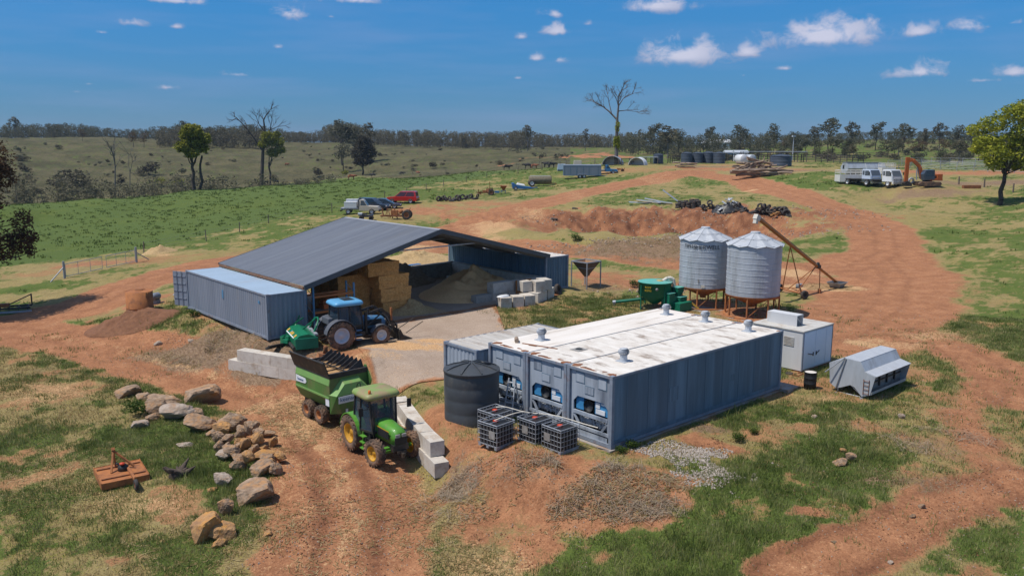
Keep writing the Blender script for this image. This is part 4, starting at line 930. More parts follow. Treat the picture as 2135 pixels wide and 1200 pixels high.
# hay bales
def bale(label, x, y, z, rz=0, rx=0, L=2.36, w=1.2, h=.93):
    if 'bale' not in BLK:
        bm = bmesh.new(); bmesh.ops.create_cube(bm, size=1); bmesh.ops.scale(bm, vec=(2.34, 1.16, .88), verts=bm.verts)
        bmesh.ops.subdivide_edges(bm, edges=bm.edges, cuts=9, use_grid_fill=True)
        for v in bm.verts:
            n = v.co.normalized(); k = (vnoise([v.co.x*4+v.co.z*5], [v.co.y*4+v.co.z*3.3], 3)[0]-.5)*.11; v.co += n*k; v.co.z += .44
            v.co.x *= 1-.04*abs(v.co.z-.465); v.co.y *= 1-.06*abs(v.co.z-.465)
        me = bpy.data.meshes.new('hay_bale'); bm.to_mesh(me); bm.free(); me.materials.append(MT['hay'])
        o = bpy.data.objects.new('hay_bale', me); COL.objects.link(o); BLK['bale'] = o
    else: o = BLK['bale'].copy(); COL.objects.link(o)
    o.location = (x, y, z); o.rotation_euler = (rx, 0, rz+random.uniform(-.03, .03)); tag(o, label, 'hay bale', 'big square hay bales stacked in the shed')
for j, y in enumerate((45.25, 46.5, 47.75, 49.0)):
    dn = ('at the open front', 'second row from the open front', 'third row from the open front', 'deepest in the shed')[j]
    for k, (x, z) in enumerate(((29.5, .62), (29.42, 1.50), (29.25, 2.39), (28.5, 3.28))):
        ln = ('bottom layer', 'second layer up', 'third layer up', 'topmost layer')[k]
        bale('%s hay bale of the front stack, %s' % (('bottom', 'second', 'third', 'topmost')[k], dn), x, y, z, rx=.0 if k else .03)
for k in range(3):
    for j, y in enumerate((46.5, 47.75, 49.0)): bale('hay bale in the dark left part of the stack, %s, row %s' % (('bottom', 'middle', 'top')[k], ('nearest', 'middle', 'deepest')[j]), 27.0, y, .62+.9*k)
for k, (x, y, z) in enumerate(((23.4, 50.5, 2.55), (23.4, 51.9, 2.55))): bale('hay bale lying high up behind the pallet rack, %s' % ('front one' if k == 0 else 'rear one'), x, y, z, rad(0))
m = MB()
for z in (.62, 1.3, 1.95):
    m.box(22.2, 24.6, 49.9, 52.5, z, z+.55)
o = m.build('pallet_stack', MT['pole_wood']); tag(o, 'dark timber crates stacked in the gloom behind the rack', 'crates')
def heap(name, label, cat, pts, mt, z0, rough=.06, n=40, seed=0, kind=None, power=1.0):
    """a pile on an elliptic base: pts = centre x, y, radius x, y, height, turn"""
    cx, cy, rx, ry, h, rz = pts; vs = []; fs = []
    for i in range(n+1):
        f = i/n
        for k in range(48):
            a = 2*math.pi*k/48; x = rx*f*math.cos(a); y = ry*f*math.sin(a)
            X = cx+x*math.cos(rz)-y*math.sin(rz); Y = cy+x*math.sin(rz)+y*math.cos(rz)
            vs.append((X, Y, f))
    A = np.array(vs); f = A[:, 2]; nn = fbm(A[:, 0]+seed, A[:, 1], 1.1, 5, 7+seed)-.5; n2 = fbm(A[:, 0], A[:, 1]+seed, 5, 3, 9)-.5
    zz = h*np.clip(1-f**power, 0, 1)*(1+nn*1.0)+(nn*rough*4+n2*rough)*(1-f*.7)
    base = gz(A[:, 0], A[:, 1]) if z0 is None else np.full(len(A), z0)
    V = np.stack([A[:, 0], A[:, 1], base+np.where(f > .98, -.08, zz)], 1)
    for i in range(n):
        for k in range(48): fs.append((i*48+k, i*48+(k+1) % 48, (i+1)*48+(k+1) % 48, (i+1)*48+k))
    m = MB(); m.add([tuple(p) for p in V], fs, True); o = m.build(name, mt); tag(o, label, cat, None, kind); return o
heap('straw', 'loose straw spilled at the foot of the hay stack', 'straw', (30.4, 44.6, 2.0, 1.3, .8, -.3), MT['straw_loose'], .62, .12, seed=2, kind='stuff')
heap('grain_pile', 'tan heap of grain piled against the bunker walls', 'grain heap', (38.4, 47.8, 5.2, 3.7, 1.9, .35), MT['grain'], .62, .01, seed=5, power=.85)
heap('silage_pile', 'dark grey silage heap against the back wall of the shed', 'silage heap', (35.6, 54.9, 4.2, 2.6, 1.8, 0), MT['silage'], .62, .10, seed=9, power=1.3)
heap('woodchip_pile', 'pale woodchip heap lying beyond the shed on the paddock edge', 'woodchip heap', (*on(333, 527)[:2], 2.0, 1.4, .8, .2), MT['straw_loose'], None, .05, seed=3)
heap('straw', 'pale straw spread on the ground behind the shed', 'straw', (44.5, 64.0, 4.5, 3.0, .9, .3), MT['straw_loose'], None, .06, seed=8, kind='stuff')
for k, (u, v, z) in enumerate(((936, 575, 1.6), (906, 612, .6))):
    p = gp(u, v, z); m = MB(); m.lathe([(.001, 0), (.16, 0), (.19, .38), (.175, .38), (.15, .03), (.001, .03)], 16); m.tube((-.19, 0, .38), (.19, 0, .38), .008)
    o = m.build('bucket', MT['plastic_white']); o.location = (p[0], p[1], .62 if k else 1.25); tag(o, 'white bucket %s' % ('on the shed floor at the foot of the grain heap' if k else 'on the blue grey box against the silage heap'), 'bucket')
m = MB(); m.box(-.45, .45, -.4, .4, 0, .62); m.box(-.5, .5, -.45, .45, .62, .68); o = m.build('feed_box', MT['slate_side'], None, .02); p = gp(955, 590, 1.0); o.location = (p[0]-.6, p[1]-.6, .62); tag(o, 'blue grey box standing at the foot of the silage heap', 'box')
m = MB(); m.box(-1.6, 1.6, -.2, .2, 0, .03); m.box(-1.2, .4, -.32, .1, .03, .06); o = m.build('tarpaulin', MT['tarp_blue']); o.location = (37.4, 55.6, 1.86); o.rotation_euler = (.03, 0, .02); tag(o, 'blue tarpaulin lying along the top of the back wall', 'tarpaulin')
# pallet rack
def rack():
    t = thing('pallet_rack', 'blue and orange steel pallet rack inside the shed, behind the blue tractor', 'rack', (22.62, 43.15, .62))
    for x in (0, 2.72):
        m = MB()
        for y in (0, .9): m.box(x-.05, x+.05, y-.04, y+.04, 0, 2.75)
        m.build('upright', MT['steel_blue'], t)
        m = MB()
        for k in range(5): m.bar((x, 0, .1+.52*k), (x, .9, .55+.52*k), .03)
        m.build('brace', MT['galv'], t)
    for z in (2.14, 1.2):
        for y in (0, .9):
            m = MB(); m.box(.05, 2.67, y-.03, y+.03, z-.06, z+.06); m.build('beam', MT['beam_orange'], t)
    m = MB(); m.box(.1, 2.62, .05, .85, 1.27, 1.30); m.build('shelf', MT['pole_wood'], t)
rack()
m = MB(); m.box(-.55, .55, -.35, .35, 0, .30); m.lathe([(.001, -.4), (.2, -.4), (.2, .4), (.001, .4)], 14, (.1, 0, .42), 'x'); m.box(-.5, -.3, -.2, .2, .3, .5); o = m.build('pump_motor', MT['digger_orange'], None, .02); o.location = (23.9, 43.6, 1.92); tag(o, 'orange motor sitting on the shelf of the pallet rack', 'motor')
# ---------------------------------------------------------------- green tractor
def curve_sheet(mb, pts, x0, x1, th):               # a strip following pts (y,z), between x0 and x1
    p2 = [(y, z-th) for y, z in pts]; mb.prism(pts+p2[::-1], x0, x1, 'x')
def arc(cx, cz, r, a0, a1, n=10): return [(cx+r*math.cos(rad(a0+(a1-a0)*i/n)), cz+r*math.sin(rad(a0+(a1-a0)*i/n))) for i in range(n+1)]
def tractor(name, label, loc, rz, S):
    t = thing(name, label, 'tractor', loc, rz); b, b2 = S['body'], S.get('body2', S['body']); ya, yb = S['rear'], S['front']; R, r = S['R'], S['r']
    tw = S['track']; fw = S.get('ftrack', tw)
    for sg in (-1, 1):
        wheel(t, sg*tw, ya, R, S['rw'], R*.56, S['tyre'], S['rim'], 20); wheel(t, sg*fw, yb, r, S['fw'], r*.56, S['tyre'], S['rim'], 18, S.get('steer', 0))
    m = MB(); m.tube((-tw, ya, R), (tw, ya, R), .13, None, 12); m.box(-.32, .32, ya-.4, yb-.6, R-.25, R+.22); m.box(-.22, .22, yb-.7, yb+.35, r-.05, r+.42); m.lathe([(.001, -.3), (.30, -.3), (.30, .3), (.001, .3)], 14, (0, ya, R), 'x')
    m.box(.3, .62, -.35, .35, .5, .82); m.box(-.62, -.3, -.35, .35, .55, .82); m.build('chassis', MT['black_steel'], t, .02)
    m = MB(); m.tube((-fw, yb, r), (fw, yb, r), .075, None, 10); m.bar((-.55, yb, r), (.55, yb, r), .2, .22); m.tube((-fw+.1, yb+.12, r), (fw-.1, yb+.12, r), .03); m.build('front_axle', S.get('axle', b2), t)
    # hood
    h0, h1, zt, zb = S['hood']; w0, w1 = .37, .30; secs = []
    for f in (0, .25, .5, .75, .92, 1.0):
        y = h0+(h1-h0)*f; w = w0+(w1-w0)*f; top = zt-.02-(.16*f*f)-(.10 if f == 1 else 0); ww = w-(.05 if f == 1 else 0)
        secs.append([(-ww, y, zb), (-ww*1.02, y, (zb+top)/2), (-ww*.96, y, top-.12), (-ww*.70, y, top-.02), (-ww*.25, y, top+.02), (ww*.25, y, top+.02), (ww*.70, y, top-.02), (ww*.96, y, top-.12), (ww*1.02, y, (zb+top)/2), (ww, y, zb)])
    m = MB(); m.loft(secs); m.build('hood', b, t)
    m = MB(); m.box(-w1+.03, w1-.03, h1-.02, h1+.035, zb+.02, zt-.44); m.build('grille', MT['black'], t)
    for sg in (-1, 1):
        m = MB(); m.box(sg*.14-.10, sg*.14+.10, h1-.03, h1+.05, zt-.44, zt-.30); m.build('headlight', MT['plate_grey'], t, .02)
        m = MB(); m.box(sg*.385-.008, sg*.385+.008, h0+.25, h1-.3, zb+.16, zb+.48); m.build('side_grille', MT['black'], t)
        m = MB(); m.box(sg*.397-.004, sg*.397+.004, h0+.05, h1-.25, zb+.50, zb+.53); m.build('stripe', S.get('stripe', MT['rim_yellow']), t)
    # cab
    cy0, cy1, cw, zf, zr = S['cab']; pil = []
    bot = [(-cw, cy0+.05), (-cw*1.0, (cy0+cy1)/2), (-cw*.72, cy1+.10), (cw*.72, cy1+.10), (cw, (cy0+cy1)/2), (cw, cy0+.05)]
    top = [(-cw*.86, cy0+.08), (-cw*.9, (cy0+cy1)/2), (-cw*.80, cy1-.05), (cw*.80, cy1-.05), (cw*.9, (cy0+cy1)/2), (cw*.86, cy0+.08)]
    m = MB()
    for i in range(6): m.bar((*bot[i], zf), (*top[i], zr), .06, .07)
    for i in range(6): j = (i+1) % 6; m.bar((*bot[i], zf+.02), (*bot[j], zf+.02), .06, .09); m.bar((*top[i], zr-.03), (*top[j], zr-.03), .05, .07)
    m.bar((-cw*.72, cy1+.1, zf), (-cw*.55, cy1+.08, zf-.5), .06); m.bar((cw*.72, cy1+.1, zf), (cw*.55, cy1+.08, zf-.5), .06)
    m.build('cab_frame', MT['black_steel'], t)
    gl = MB(); k = .985
    for i in range(6):
        j = (i+1) % 6; q = [(*bot[i], zf+.05), (*bot[j], zf+.05), (*top[j], zr-.05), (*top[i], zr-.05)]; gl.add([(x*k, (y-(cy0+cy1)/2)*k+(cy0+cy1)/2, z) for x, y, z in q], [(0, 1, 2, 3)])
    gl.build('cab_glass', S.get('glass', MT['glass']), t)
    m = MB(); m.box(-cw*.8, cw*.8, cy0+.1, cy1-.05, zf-.45, zf+.02); m.box(-.25, .25, cy0+.25, cy0+.75, zf, zf+.35); m.box(-.25, .25, cy0+.2, cy0+.3, zf+.3, zf+.85); m.box(-.2, .2, cy1-.25, cy1-.1, zf, zf+.5); m.tube((0, cy1-.3, zf+.35), (0, cy1-.15, zf+.62), .16, .16, 14); m.build('interior', MT['black'], t)
    n = 8; secs = []
    for f, zz in ((1.0, zr-.02), (1.06, zr+.03), (1.07, zr+.10), (1.0, zr+.19), (.86, zr+.235), (.5, zr+.25)):
        cy = (cy0+cy1)/2; hl = (cy1-cy0)/2+.10; q = []
        for a in range(28):
            th = 2*math.pi*a/28; c, s_ = math.cos(th), math.sin(th); e = .32
            q.append((cw*1.0*f*math.copysign(abs(c)**e, c), cy+hl*f*math.copysign(abs(s_)**e, s_), zz))
        secs.append(q)
    m = MB(); m.loft(secs); m.build('cab_roof', S['roof'], t)
    # fenders over the rear wheels
    for sg in (-1, 1):
        m = MB(); pts = arc(ya, R, R*1.10, 8, 168, 12); x0, x1 = sg*(tw-S['rw']*.62), sg*(tw+S['rw']*.42); curve_sheet(m, pts, min(x0, x1), max(x0, x1), .05); m.build('fender', S.get('fender', b), t)
        if S.get('ffender'):
            m = MB(); pts = arc(yb, r, r*1.12, 20, 160, 10); x0, x1 = sg*(fw-S['fw']*.5), sg*(fw+S['fw']*.5); curve_sheet(m, pts, min(x0, x1), max(x0, x1), .04); m.build('front_fender', S['ffender'], t)
        m = MB(); x = sg*(cw-.02)
        for k in range(3): m.box(x-.16 if sg < 0 else x-.02, x+.02 if sg < 0 else x+.16, cy1-.45, cy1-.1, .42+.26*k, .46+.26*k)
        m.box(x-.02, x+.02, cy1-.45, cy1-.40, .4, 1.1); m.build('step', b2, t)
        m = MB(); m.tube((sg*cw*.82, cy1, zr-.35), (sg*(cw+.36), cy1+.18, zr-.32), .018); m.box(sg*(cw+.36)-.09, sg*(cw+.36)+.09, cy1+.15, cy1+.21, zr-.55, zr-.20); m.build('mirror', MT['black'], t)
    ex = S.get('exhaust'); m = MB()
    if ex: m.tube((ex[0], ex[1], zb+.3), (ex[0], ex[1], ex[2]-.3), .05, None, 10); m.tube((ex[0], ex[1], zb+.5), (ex[0], ex[1], ex[2]-.5), .075, None, 10); m.tube((ex[0], ex[1], ex[2]-.3), (ex[0]+.03, ex[1]-.1, ex[2]), .05, None, 10); m.build('exhaust', MT['black_steel'], t)
    m = MB(); m.bar((-.25, ya-.35, R-.1), (-.42, ya-1.0, R-.25), .06, .09); m.bar((.25, ya-.35, R-.1), (.42, ya-1.0, R-.25), .06, .09); m.bar((0, ya-.3, R+.25), (0, ya-1.0, R+.3), .05); m.build('linkage', MT['black_steel'], t)
    return t
GT = tractor('tractor', 'green tractor with yellow wheels and a dusty cab roof, pulling the green feed wagon', (17.62, 28.22, -1.2), rad(180-4),
    dict(body=MT['john_green'], rear=-1.1, front=1.12, R=.79, r=.57, rw=.42, fw=.36, track=.72, ftrack=.86, tyre=MT['tyre_muddy'], rim=MT['rim_yellow'], glass=MT['glass_blue'], hood=(.28, 1.72, 1.66, .92), cab=(-.95, .32, .76, 1.12, 2.52), roof=MT['green_roof'], exhaust=(.50, .38, 2.3), axle=MT['john_green'], steer=rad(6)))
m = MB(); m.lathe([(.05, 0), (.06, .02), (.055, .14), (.03, .17), (.001, .175)], 12); o = m.build('beacon', MT['light_amber'], GT); o.location = (.56, .22, 2.74)
m = MB(); m.bar((-.2, 1.68, .62), (.2, 1.68, .62), .3, .12); m.bar((0, 1.6, .55), (0, 1.95, .5), .12, .2); m.box(-.34, .34, 1.5, 1.74, .66, .92); m.build('front_weight', MT['black_steel'], GT)
# ---------------------------------------------------------------- feed wagon (wheels on the -x side in view; front faces -y)
def wagon():
    t = thing('feed_mixer_wagon', 'green feed mixer wagon with an open black toothed lid, behind the green tractor', 'feed wagon', (18.46, 33.12, -1.12), rad(1.5))
    y0, y1 = -.95, 2.15
    prof = [(-.50, .62), (-.78, .86), (-1.0, 1.28), (-1.02, 1.32), (-1.05, 1.40), (-1.02, 1.48), (-1.02, 2.02), (-.96, 2.30), (.96, 2.30), (1.02, 2.02), (1.02, 1.3), (.78, .86), (.50, .62)]
    m = MB(); m.prism(prof, y0, y1, 'y'); m.build('tub', MT['wagon_green'], t)
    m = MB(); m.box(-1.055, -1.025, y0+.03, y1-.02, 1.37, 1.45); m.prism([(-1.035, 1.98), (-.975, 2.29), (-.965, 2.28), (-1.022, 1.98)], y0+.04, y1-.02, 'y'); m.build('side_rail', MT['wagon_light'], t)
    # raised gear cover on the front, with sloping shoulders
    c = MB(); yf = -1.36
    lo = [(-1.0, y0+.04, .66), (-.66, yf, .72), (.80, yf, .72), (1.0, y0+.04, .66)]; md = [(-1.04, y0+.04, 1.56), (-.90, yf, 1.56), (.90, yf, 1.56), (1.04, y0+.04, 1.56)]; hi = [(-.42, y0+.04, 2.22), (-.40, yf+.12, 2.02), (.46, yf+.12, 2.02), (.50, y0+.04, 2.22)]
    c.hexa(lo, md); c.build('front_cover', MT['wagon_green'], t)
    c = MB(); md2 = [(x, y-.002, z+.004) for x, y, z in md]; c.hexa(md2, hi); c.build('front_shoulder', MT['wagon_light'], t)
    m = MB(); m.prism([(yf+.1, 1.98), (y0+.1, 2.6), (y0+.25, 2.6), (y0+.25, 1.4), (yf+.3, 1.4)], .98, 1.04, 'x'); m.build('splash_plate', MT['wagon_green'], t)
    s = MB(); s.box(-.82, .40, yf-.02, yf-.003, 1.20, 1.52); sg = s.build('sign', MT['white_sign'], t, .01)
    text_mesh('keenan', 'lettering', MT['ink_blue'], .27, sg, (-.34, yf-.024, 1.37), (rad(90), 0, 0), sx=1.05)
    s = MB(); s.box(.20, .34, yf-.03, yf-.02, 1.28, 1.44); s.build('logo_mark', MT['ink_green'], sg)
    s = MB(); s.box(-1.032, -1.012, y0+.05, y0+.36, 1.02, 1.36); s.build('white_panel', MT['white_sign'], t)
    s = MB(); s.box(-.46, -.34, yf-.012, yf-.002, .68, .90); s.build('warning_label', MT['white_sign'], t)
    s = MB(); s.prism([(y1-.08, 1.62), (y1-.95, 1.66), (y1-1.05, 1.76), (y1-.95, 1.90), (y1-.08, 1.94)], -1.045, -1.028, 'x'); sg2 = s.build('sign', MT['white_sign'], t)
    text_mesh('keenan', 'lettering', MT['ink_blue'], .2, sg2, (-1.05, y1-.52, 1.78), (rad(90), 0, rad(-90)), sx=1.0)
    # feed and the black loading lid with its tines
    f = MB(); f.box(-.94, .94, y0+.06, y1-.06, 2.22, 2.315); f.build('feed', MT['wood_feed'], t)
    l = MB(); l.bar((-.96, (y0+y1)/2+.1, 2.34), (-1.20, (y0+y1)/2+.1, 3.02), y1-y0+.1, .05, up=(1, 0, .3)); l.tube((-1.2, y0+.1, 3.03), (-1.2, y1+.15, 3.03), .045); l.build('lid', MT['black_steel'], t)
    l = MB()
    for x in (-.95, .95): l.bar((x, y0, 2.36), (x, y1, 2.36), .10, .10)
    l.bar((-.95, y0, 2.36), (.95, y0, 2.36), .1, .1); l.bar((-.95, y1, 2.36), (.95, y1, 2.36), .1, .1)
    for k in range(4): y = y0+.6+.6*k; l.bar((-.95, y, 2.33), (.95, y, 2.33), .05, .06)
    l.build('rim_frame', MT['black_steel'], t)
    l = MB()
    for k in range(8):
        y = y0+.25+.37*k; l.add([(.05, y, 2.44), (.98, y, 2.44), (.92, y+.12, 2.86), (.05, y+.03, 2.44), (.98, y+.03, 2.44), (.92, y+.15, 2.86)], [(0, 1, 2), (5, 4, 3), (0, 3, 4, 1), (1, 4, 5, 2), (2, 5, 3, 0)])
    l.bar((.97, y0+.05, 2.46), (.97, y1-.05, 2.46), .08, .10); l.bar((.05, y0+.1, 2.42), (.05, y1-.1, 2.42), .05, .06)
    l.bar((-1.0, y1-.12, 2.5), (.9, y1-.12, 2.5), .08, .08); l.bar((-1.0, y0+.02, 2.46), (1.0, y0+.02, 2.46), .12, .14); l.build('tine_rack', MT['black_steel'], t)
    l = MB(); l.box(.45, .95, y1-.05, y1+.35, 2.3, 2.62); l.lathe([(.001, 0), (.14, .02), (.10, .22), (.12, .3), (.08, .38), (.001, .4)], 9, (.7, y1+.1, 2.62)); l.build('spill', MT['rust'], t)
    for (x, y) in ((-.94, -.02), (-.94, 1.12), (.94, -.02), (.94, 1.12)): wheel(t, x, y, .44, .34, .22, MT['tyre_muddy'], MT['rust_orange'], 16)
    m = MB(); m.bar((-.9, -.02, .44), (.9, -.02, .44), .1); m.bar((-.9, 1.12, .44), (.9, 1.12, .44), .1)
    for x in (-.55, .55): m.bar((x, -1.5, .62), (x, 2.1, .62), .12, .14); m.bar((x, -.02, .44), (x, .55, .62), .1); m.bar((x, 1.12, .44), (x, .55, .62), .1)
    m.bar((-.3, -1.4, .58), (0, -2.9, .55), .1, .12); m.bar((.3, -1.4, .58), (0, -2.9, .55), .1, .12); m.build('chassis', MT['black_steel'], t)
    m = MB(); m.tube((-.1, yf-.1, .95), (-.02, yf-.9, .9), .05); m.path([(.1, yf, 1.6), (.12, yf-.12, 2.0), (.14, yf-.3, 2.1), (.1, yf-.5, 1.6), (.05, yf-.9, 1.1)], .02); m.bar((.3, yf-.01, 1.42), (1.0, yf-.3, 1.42), .06, .08); m.build('drive_shaft', MT['black'], t)
wagon()
# ---------------------------------------------------------------- blue tractor with front loader
BT = tractor('tractor', 'blue tractor with grey wheels and a black front loader, parked at the shed mouth', (23.35, 39.75, .48), rad(-90-8),
    dict(body=MT['tractor_navy'], body2=MT['tractor_navy'], rear=-1.18, front=1.2, R=.80, r=.55, rw=.44, fw=.34, track=.80, ftrack=.80, tyre=MT['tyre_muddy'], rim=MT['rim_grey'], hood=(.15, 1.75, 1.60, .90), cab=(-1.3, .15, .74, 1.15, 2.38), roof=MT['tractor_blue'], fender=MT['fender_grey'], ffender=MT['fender_grey'], glass=MT['glass_blue'], stripe=MT['tractor_blue'], axle=MT['black_steel'], exhaust=(-.42, .55, 2.35)))
m = MB(); m.box(-.42, .42, -.75, -.15, 2.61, 2.645); m.build('roof_hatch', MT['black'], BT)
for sg in (-1, 1):
    m = MB(); x = sg*.50; m.bar((x, .45, 1.75), (x, 1.35, 1.95), .09, .14); m.bar((x, 1.35, 1.95), (x, 1.85, 1.55), .09, .16); m.bar((x, 1.85, 1.55), (x, 2.25, .5), .09, .16); m.bar((x, .45, .7), (x, .45, 1.85), .12, .16); m.tube((x, .55, 1.1), (x, 1.45, 1.75), .045); m.tube((x, 1.75, 1.72), (x, 2.35, .85), .04); m.build('loader_arm', MT['black_steel'], BT)
m = MB(); m.bar((-.55, 1.88, 1.5), (.55, 1.88, 1.5), .1); m.bar((-.5, 2.2, .6), (.5, 2.2, .6), .12); m.bar((-.62, 2.28, .16), (-.62, 2.28, 1.0), .08); m.bar((.62, 2.28, .16), (.62, 2.28, 1.0), .08); m.bar((-.62, 2.28, .9), (.62, 2.28, .9), .07); m.build('carriage', MT['black_steel'], BT)
m = MB(); m.bar((.55, 1.98, 1.25), (.55, 1.98, 1.98), .09, .12); m.build('guard_post', MT['rust_orange'], BT)
m = MB(); m.prism([(2.34, .05), (2.34, .62), (2.42, .70), (2.62, .30), (3.15, .10), (3.15, .05)], -.85, .85, 'x'); m.build('bucket', MT['black_steel'], BT)
m = MB()
for x in (-.6, .55): m.tube((x, 2.9, .4), (x, 4.0, .95), .025)
m.build('bale_spike', MT['black_steel'], BT)
m = MB(); m.box(-.92, .92, -2.25, -2.1, .9, 1.12) if False else m.box(-.5, .5, -1.75, -1.45, 1.35, 1.75); m.build('rear_box', MT['fender_grey'], BT, .06)
def mulcher():
    t = thing('flail_mower', 'green flail mower with orange stickers, hitched to the back of the blue tractor', 'mower', (20.72, 41.0, .72), rad(-90-16)); t.scale = (1.28, 1.28, 1.2)
    m = MB(); m.prism([(-.50, .05), (-.52, .45), (-.30, .62), (.05, .66), (.38, .52), (.42, .30), (.30, .12)], -1.1, 1.1, 'x'); m.build('housing', MT['mower_green'], t)
    m = MB()
    for x in (-.75, -.1, .15, .7): m.prism([(x-.11, -.09), (x-.11, .06), (x+.11, .06), (x+.11, -.09)], .0, .006, 'z')
    o = m.build('sticker', MT['hatch_orange'], t); o.location = (0, -.41, .545); o.rotation_euler = (rad(37), 0, 0)
    m = MB(); m.box(-.8, .8, -.02, .02, 0, .006); o = m.build('white_stripe', MT['white_sign'], t); o.location = (0, -.51, .47); o.rotation_euler = (rad(37), 0, 0)
    for x in (-1.13, 1.13): m = MB(); m.box(x-.03, x+.03, -.5, .45, .0, .5); m.build('end_plate', MT['mill_green'], t, .02)
    m = MB(); m.tube((-1.1, -.55, .07), (1.1, -.55, .07), .075, None, 14); m.build('roller', MT['black_steel'], t)
    m = MB(); m.path([(-.45, .38, .5), (-.45, .55, .85), (-.3, .66, 1.08), (0, .70, 1.15), (.3, .66, 1.08), (.45, .55, .85), (.45, .38, .5)], .045); m.bar((0, .0, .62), (0, .62, 1.1), .06); m.build('headstock', MT['mower_green'], t)
    m = MB(); m.bar((-1.0, -.1, .6), (-1.45, .2, 1.0), .05); m.bar((-1.1, -.45, .5), (-1.1, .3, .95), .05); m.build('arm', MT['mower_green'], t)
    m = MB(); m.box(-.9, .9, .36, .5, .52, .6); m.build('frame_beam', MT['galv_dull'], t)
mulcher()
for nm, lab, u, v, mt, kind in [('jerry_can', 'green fuel can beside the end of the slate blue container', 594, 718, 'mower_green', 0), ('drum', 'narrow light blue drum behind the green mower', 616, 716, 'steel_blue', 1)]:
    p = onz(u, v); m = MB()
    if kind == 0: m.box(-.2, .2, -.15, .15, 0, .48); m.box(-.06, .06, -.05, .05, .48, .56); m.tube((-.14, 0, .55), (.14, 0, .55), .02)
    else: m.lathe([(.001, 0), (.20, 0), (.20, .35), (.21, .36), (.20, .38), (.20, .72), (.21, .74), (.18, .75), (.001, .74)], 18)
    o = m.build(nm, MT[mt], None, .03 if kind == 0 else 0); o.location = p; tag(o, lab, 'can' if kind == 0 else 'drum')
def trolley():
    p = onz(601, 722); t = thing('pump', 'small green petrol pump on a wheel by the slate blue container end', 'pump', p, .4)
    m = MB(); m.box(-.25, .25, -.18, .18, .22, .45); m.lathe([(.001, -.1), (.14, -.1), (.14, .1), (.001, .1)], 12, (0, 0, .5), 'x'); m.build('engine', MT['mower_green'], t, .02); wheel(t, .1, -.1, .2, .12, .11, MT['tyre'], MT['rim_grey'], 0)
trolley()
m = MB()
for k in range(3): m.bar((-.9, -.12*k, .05+.07*k), (.9, .1-.14*k, .05+.05*k), .12, .1)
o = m.build('timber_offcuts', MT['black_steel']); o.location = onz(583, 722); o.rotation_euler = (0, 0, .2); tag(o, 'dark timber baulks under the end of the slate blue container', 'timber')
# ---------------------------------------------------------------- silos
def zrow(x, y, v):                                  # height at which the point x, y shows in photo row v
    lo, hi = -5, 60
    q = CM.to_3x3().transposed()
    for _ in range(40):
        m = (lo+hi)/2; d = q @ Vector((x, y, m-CAM_Z)); vv = 600-FPX*d.y/(-d.z)
        if vv > v: lo = m
        else: hi = m
    return lo
def silo(label, x, y, r, z0, zb, ze, za, group='galvanised grain silos'):
    t = thing('grain_silo', label, 'silo', (x, y, z0), 0, group); zb -= z0; ze -= z0; za -= z0
    n = 9; p = []; h = (ze-zb)/n
    for i in range(n): p += [(r, zb+h*i), (r, zb+h*(i+.90)), (r+.016, zb+h*(i+.92)), (r+.016, zb+h*(i+.965)), (r, zb+h*(i+.985))]
    p.append((r, ze)); m = MB(); m.lathe(p, 64, sm=False); m.build('wall', MT['galv'], t)
    m = MB(); k = 10; R = r*1.075
    top = [(.30*math.cos(2*math.pi*i/(2*k)), .30*math.sin(2*math.pi*i/(2*k)), za-.06) for i in range(2*k)]
    bot = [(R*math.cos(2*math.pi*i/(2*k))*(1.0 if i % 2 else .985), R*math.sin(2*math.pi*i/(2*k))*(1.0 if i % 2 else .985), ze+(.03 if i % 2 else -.10)) for i in range(2*k)]
    m.add(bot+top, [(i, (i+1) % (2*k), 2*k+(i+1) % (2*k), 2*k+i) for i in range(2*k)])
    for i in range(1, 2*k, 2):
        m.bar(Vector(bot[i])+Vector((0, 0, .015)), Vector(top[i])+Vector((0, 0, .015)), .035, .03)
    rf = m.build('roof', MT['galv_light'], t)
    m = MB(); m.lathe([(.31, za-.10), (.33, za+.02), (.30, za+.05), (.001, za+.07)], 20); m.build('cap', MT['galv_light'], rf)
    m = MB(); rr = r*.62; zz = ze+(za-ze)*.52; pts = [(rr*math.cos(2*math.pi*i/28), rr*math.sin(2*math.pi*i/28), zz) for i in range(29)]; m.path(pts, .014)
    for i in range(0, 28, 4): m.tube((pts[i][0], pts[i][1], zz-.16), pts[i], .012)
    m.build('hand_rail', MT['galv_dull'], rf)
    m = MB(); m.lathe([(r*.995, zb), (.22, .75), (.22, .62), (.20, .62), (.001, .70)], 40); m.build('hopper_cone', MT['rust_orange'], t)
    m = MB(); m.lathe([(r+.035, zb+.06), (r+.045, zb-.10), (r-.03, zb-.10), (r-.03, zb+.0)], 48); m.build('ring_beam', MT['rust_orange'], t)
    m = MB(); m.lathe([(r-.05, .10), (r+.12, .10), (r+.12, .02), (r-.05, .02), (r-.05, .10)], 48); m.build('base_ring', MT['rust_orange'], t)
    for i in range(8):
        a = 2*math.pi*(i+.5)/8; c, s_ = math.cos(a), math.sin(a); m = MB(); m.bar((r*c, r*s_, .09), (r*c, r*s_, zb-.05), .09, .09); m.build('leg', MT['rust_orange'], t)
        if i % 2 == 0:
            b = a+2*math.pi/8; m = MB(); m.bar((r*c, r*s_, .12), (r*math.cos(b), r*math.sin(b), zb-.12), .05, .03); m.build('brace', MT['rust_orange'], t)
    m = MB(); m.box(-2.0, 2.0, -2.0, 2.0, -.25, .015); m.build('footing', MT['concrete_pad'], t)
    return t
SX, SY = 48.8, 30.4
SZ = .16
zb, ze, za = zrow(SX, SY, 613), zrow(SX, SY, 508), zrow(SX, SY, 484)
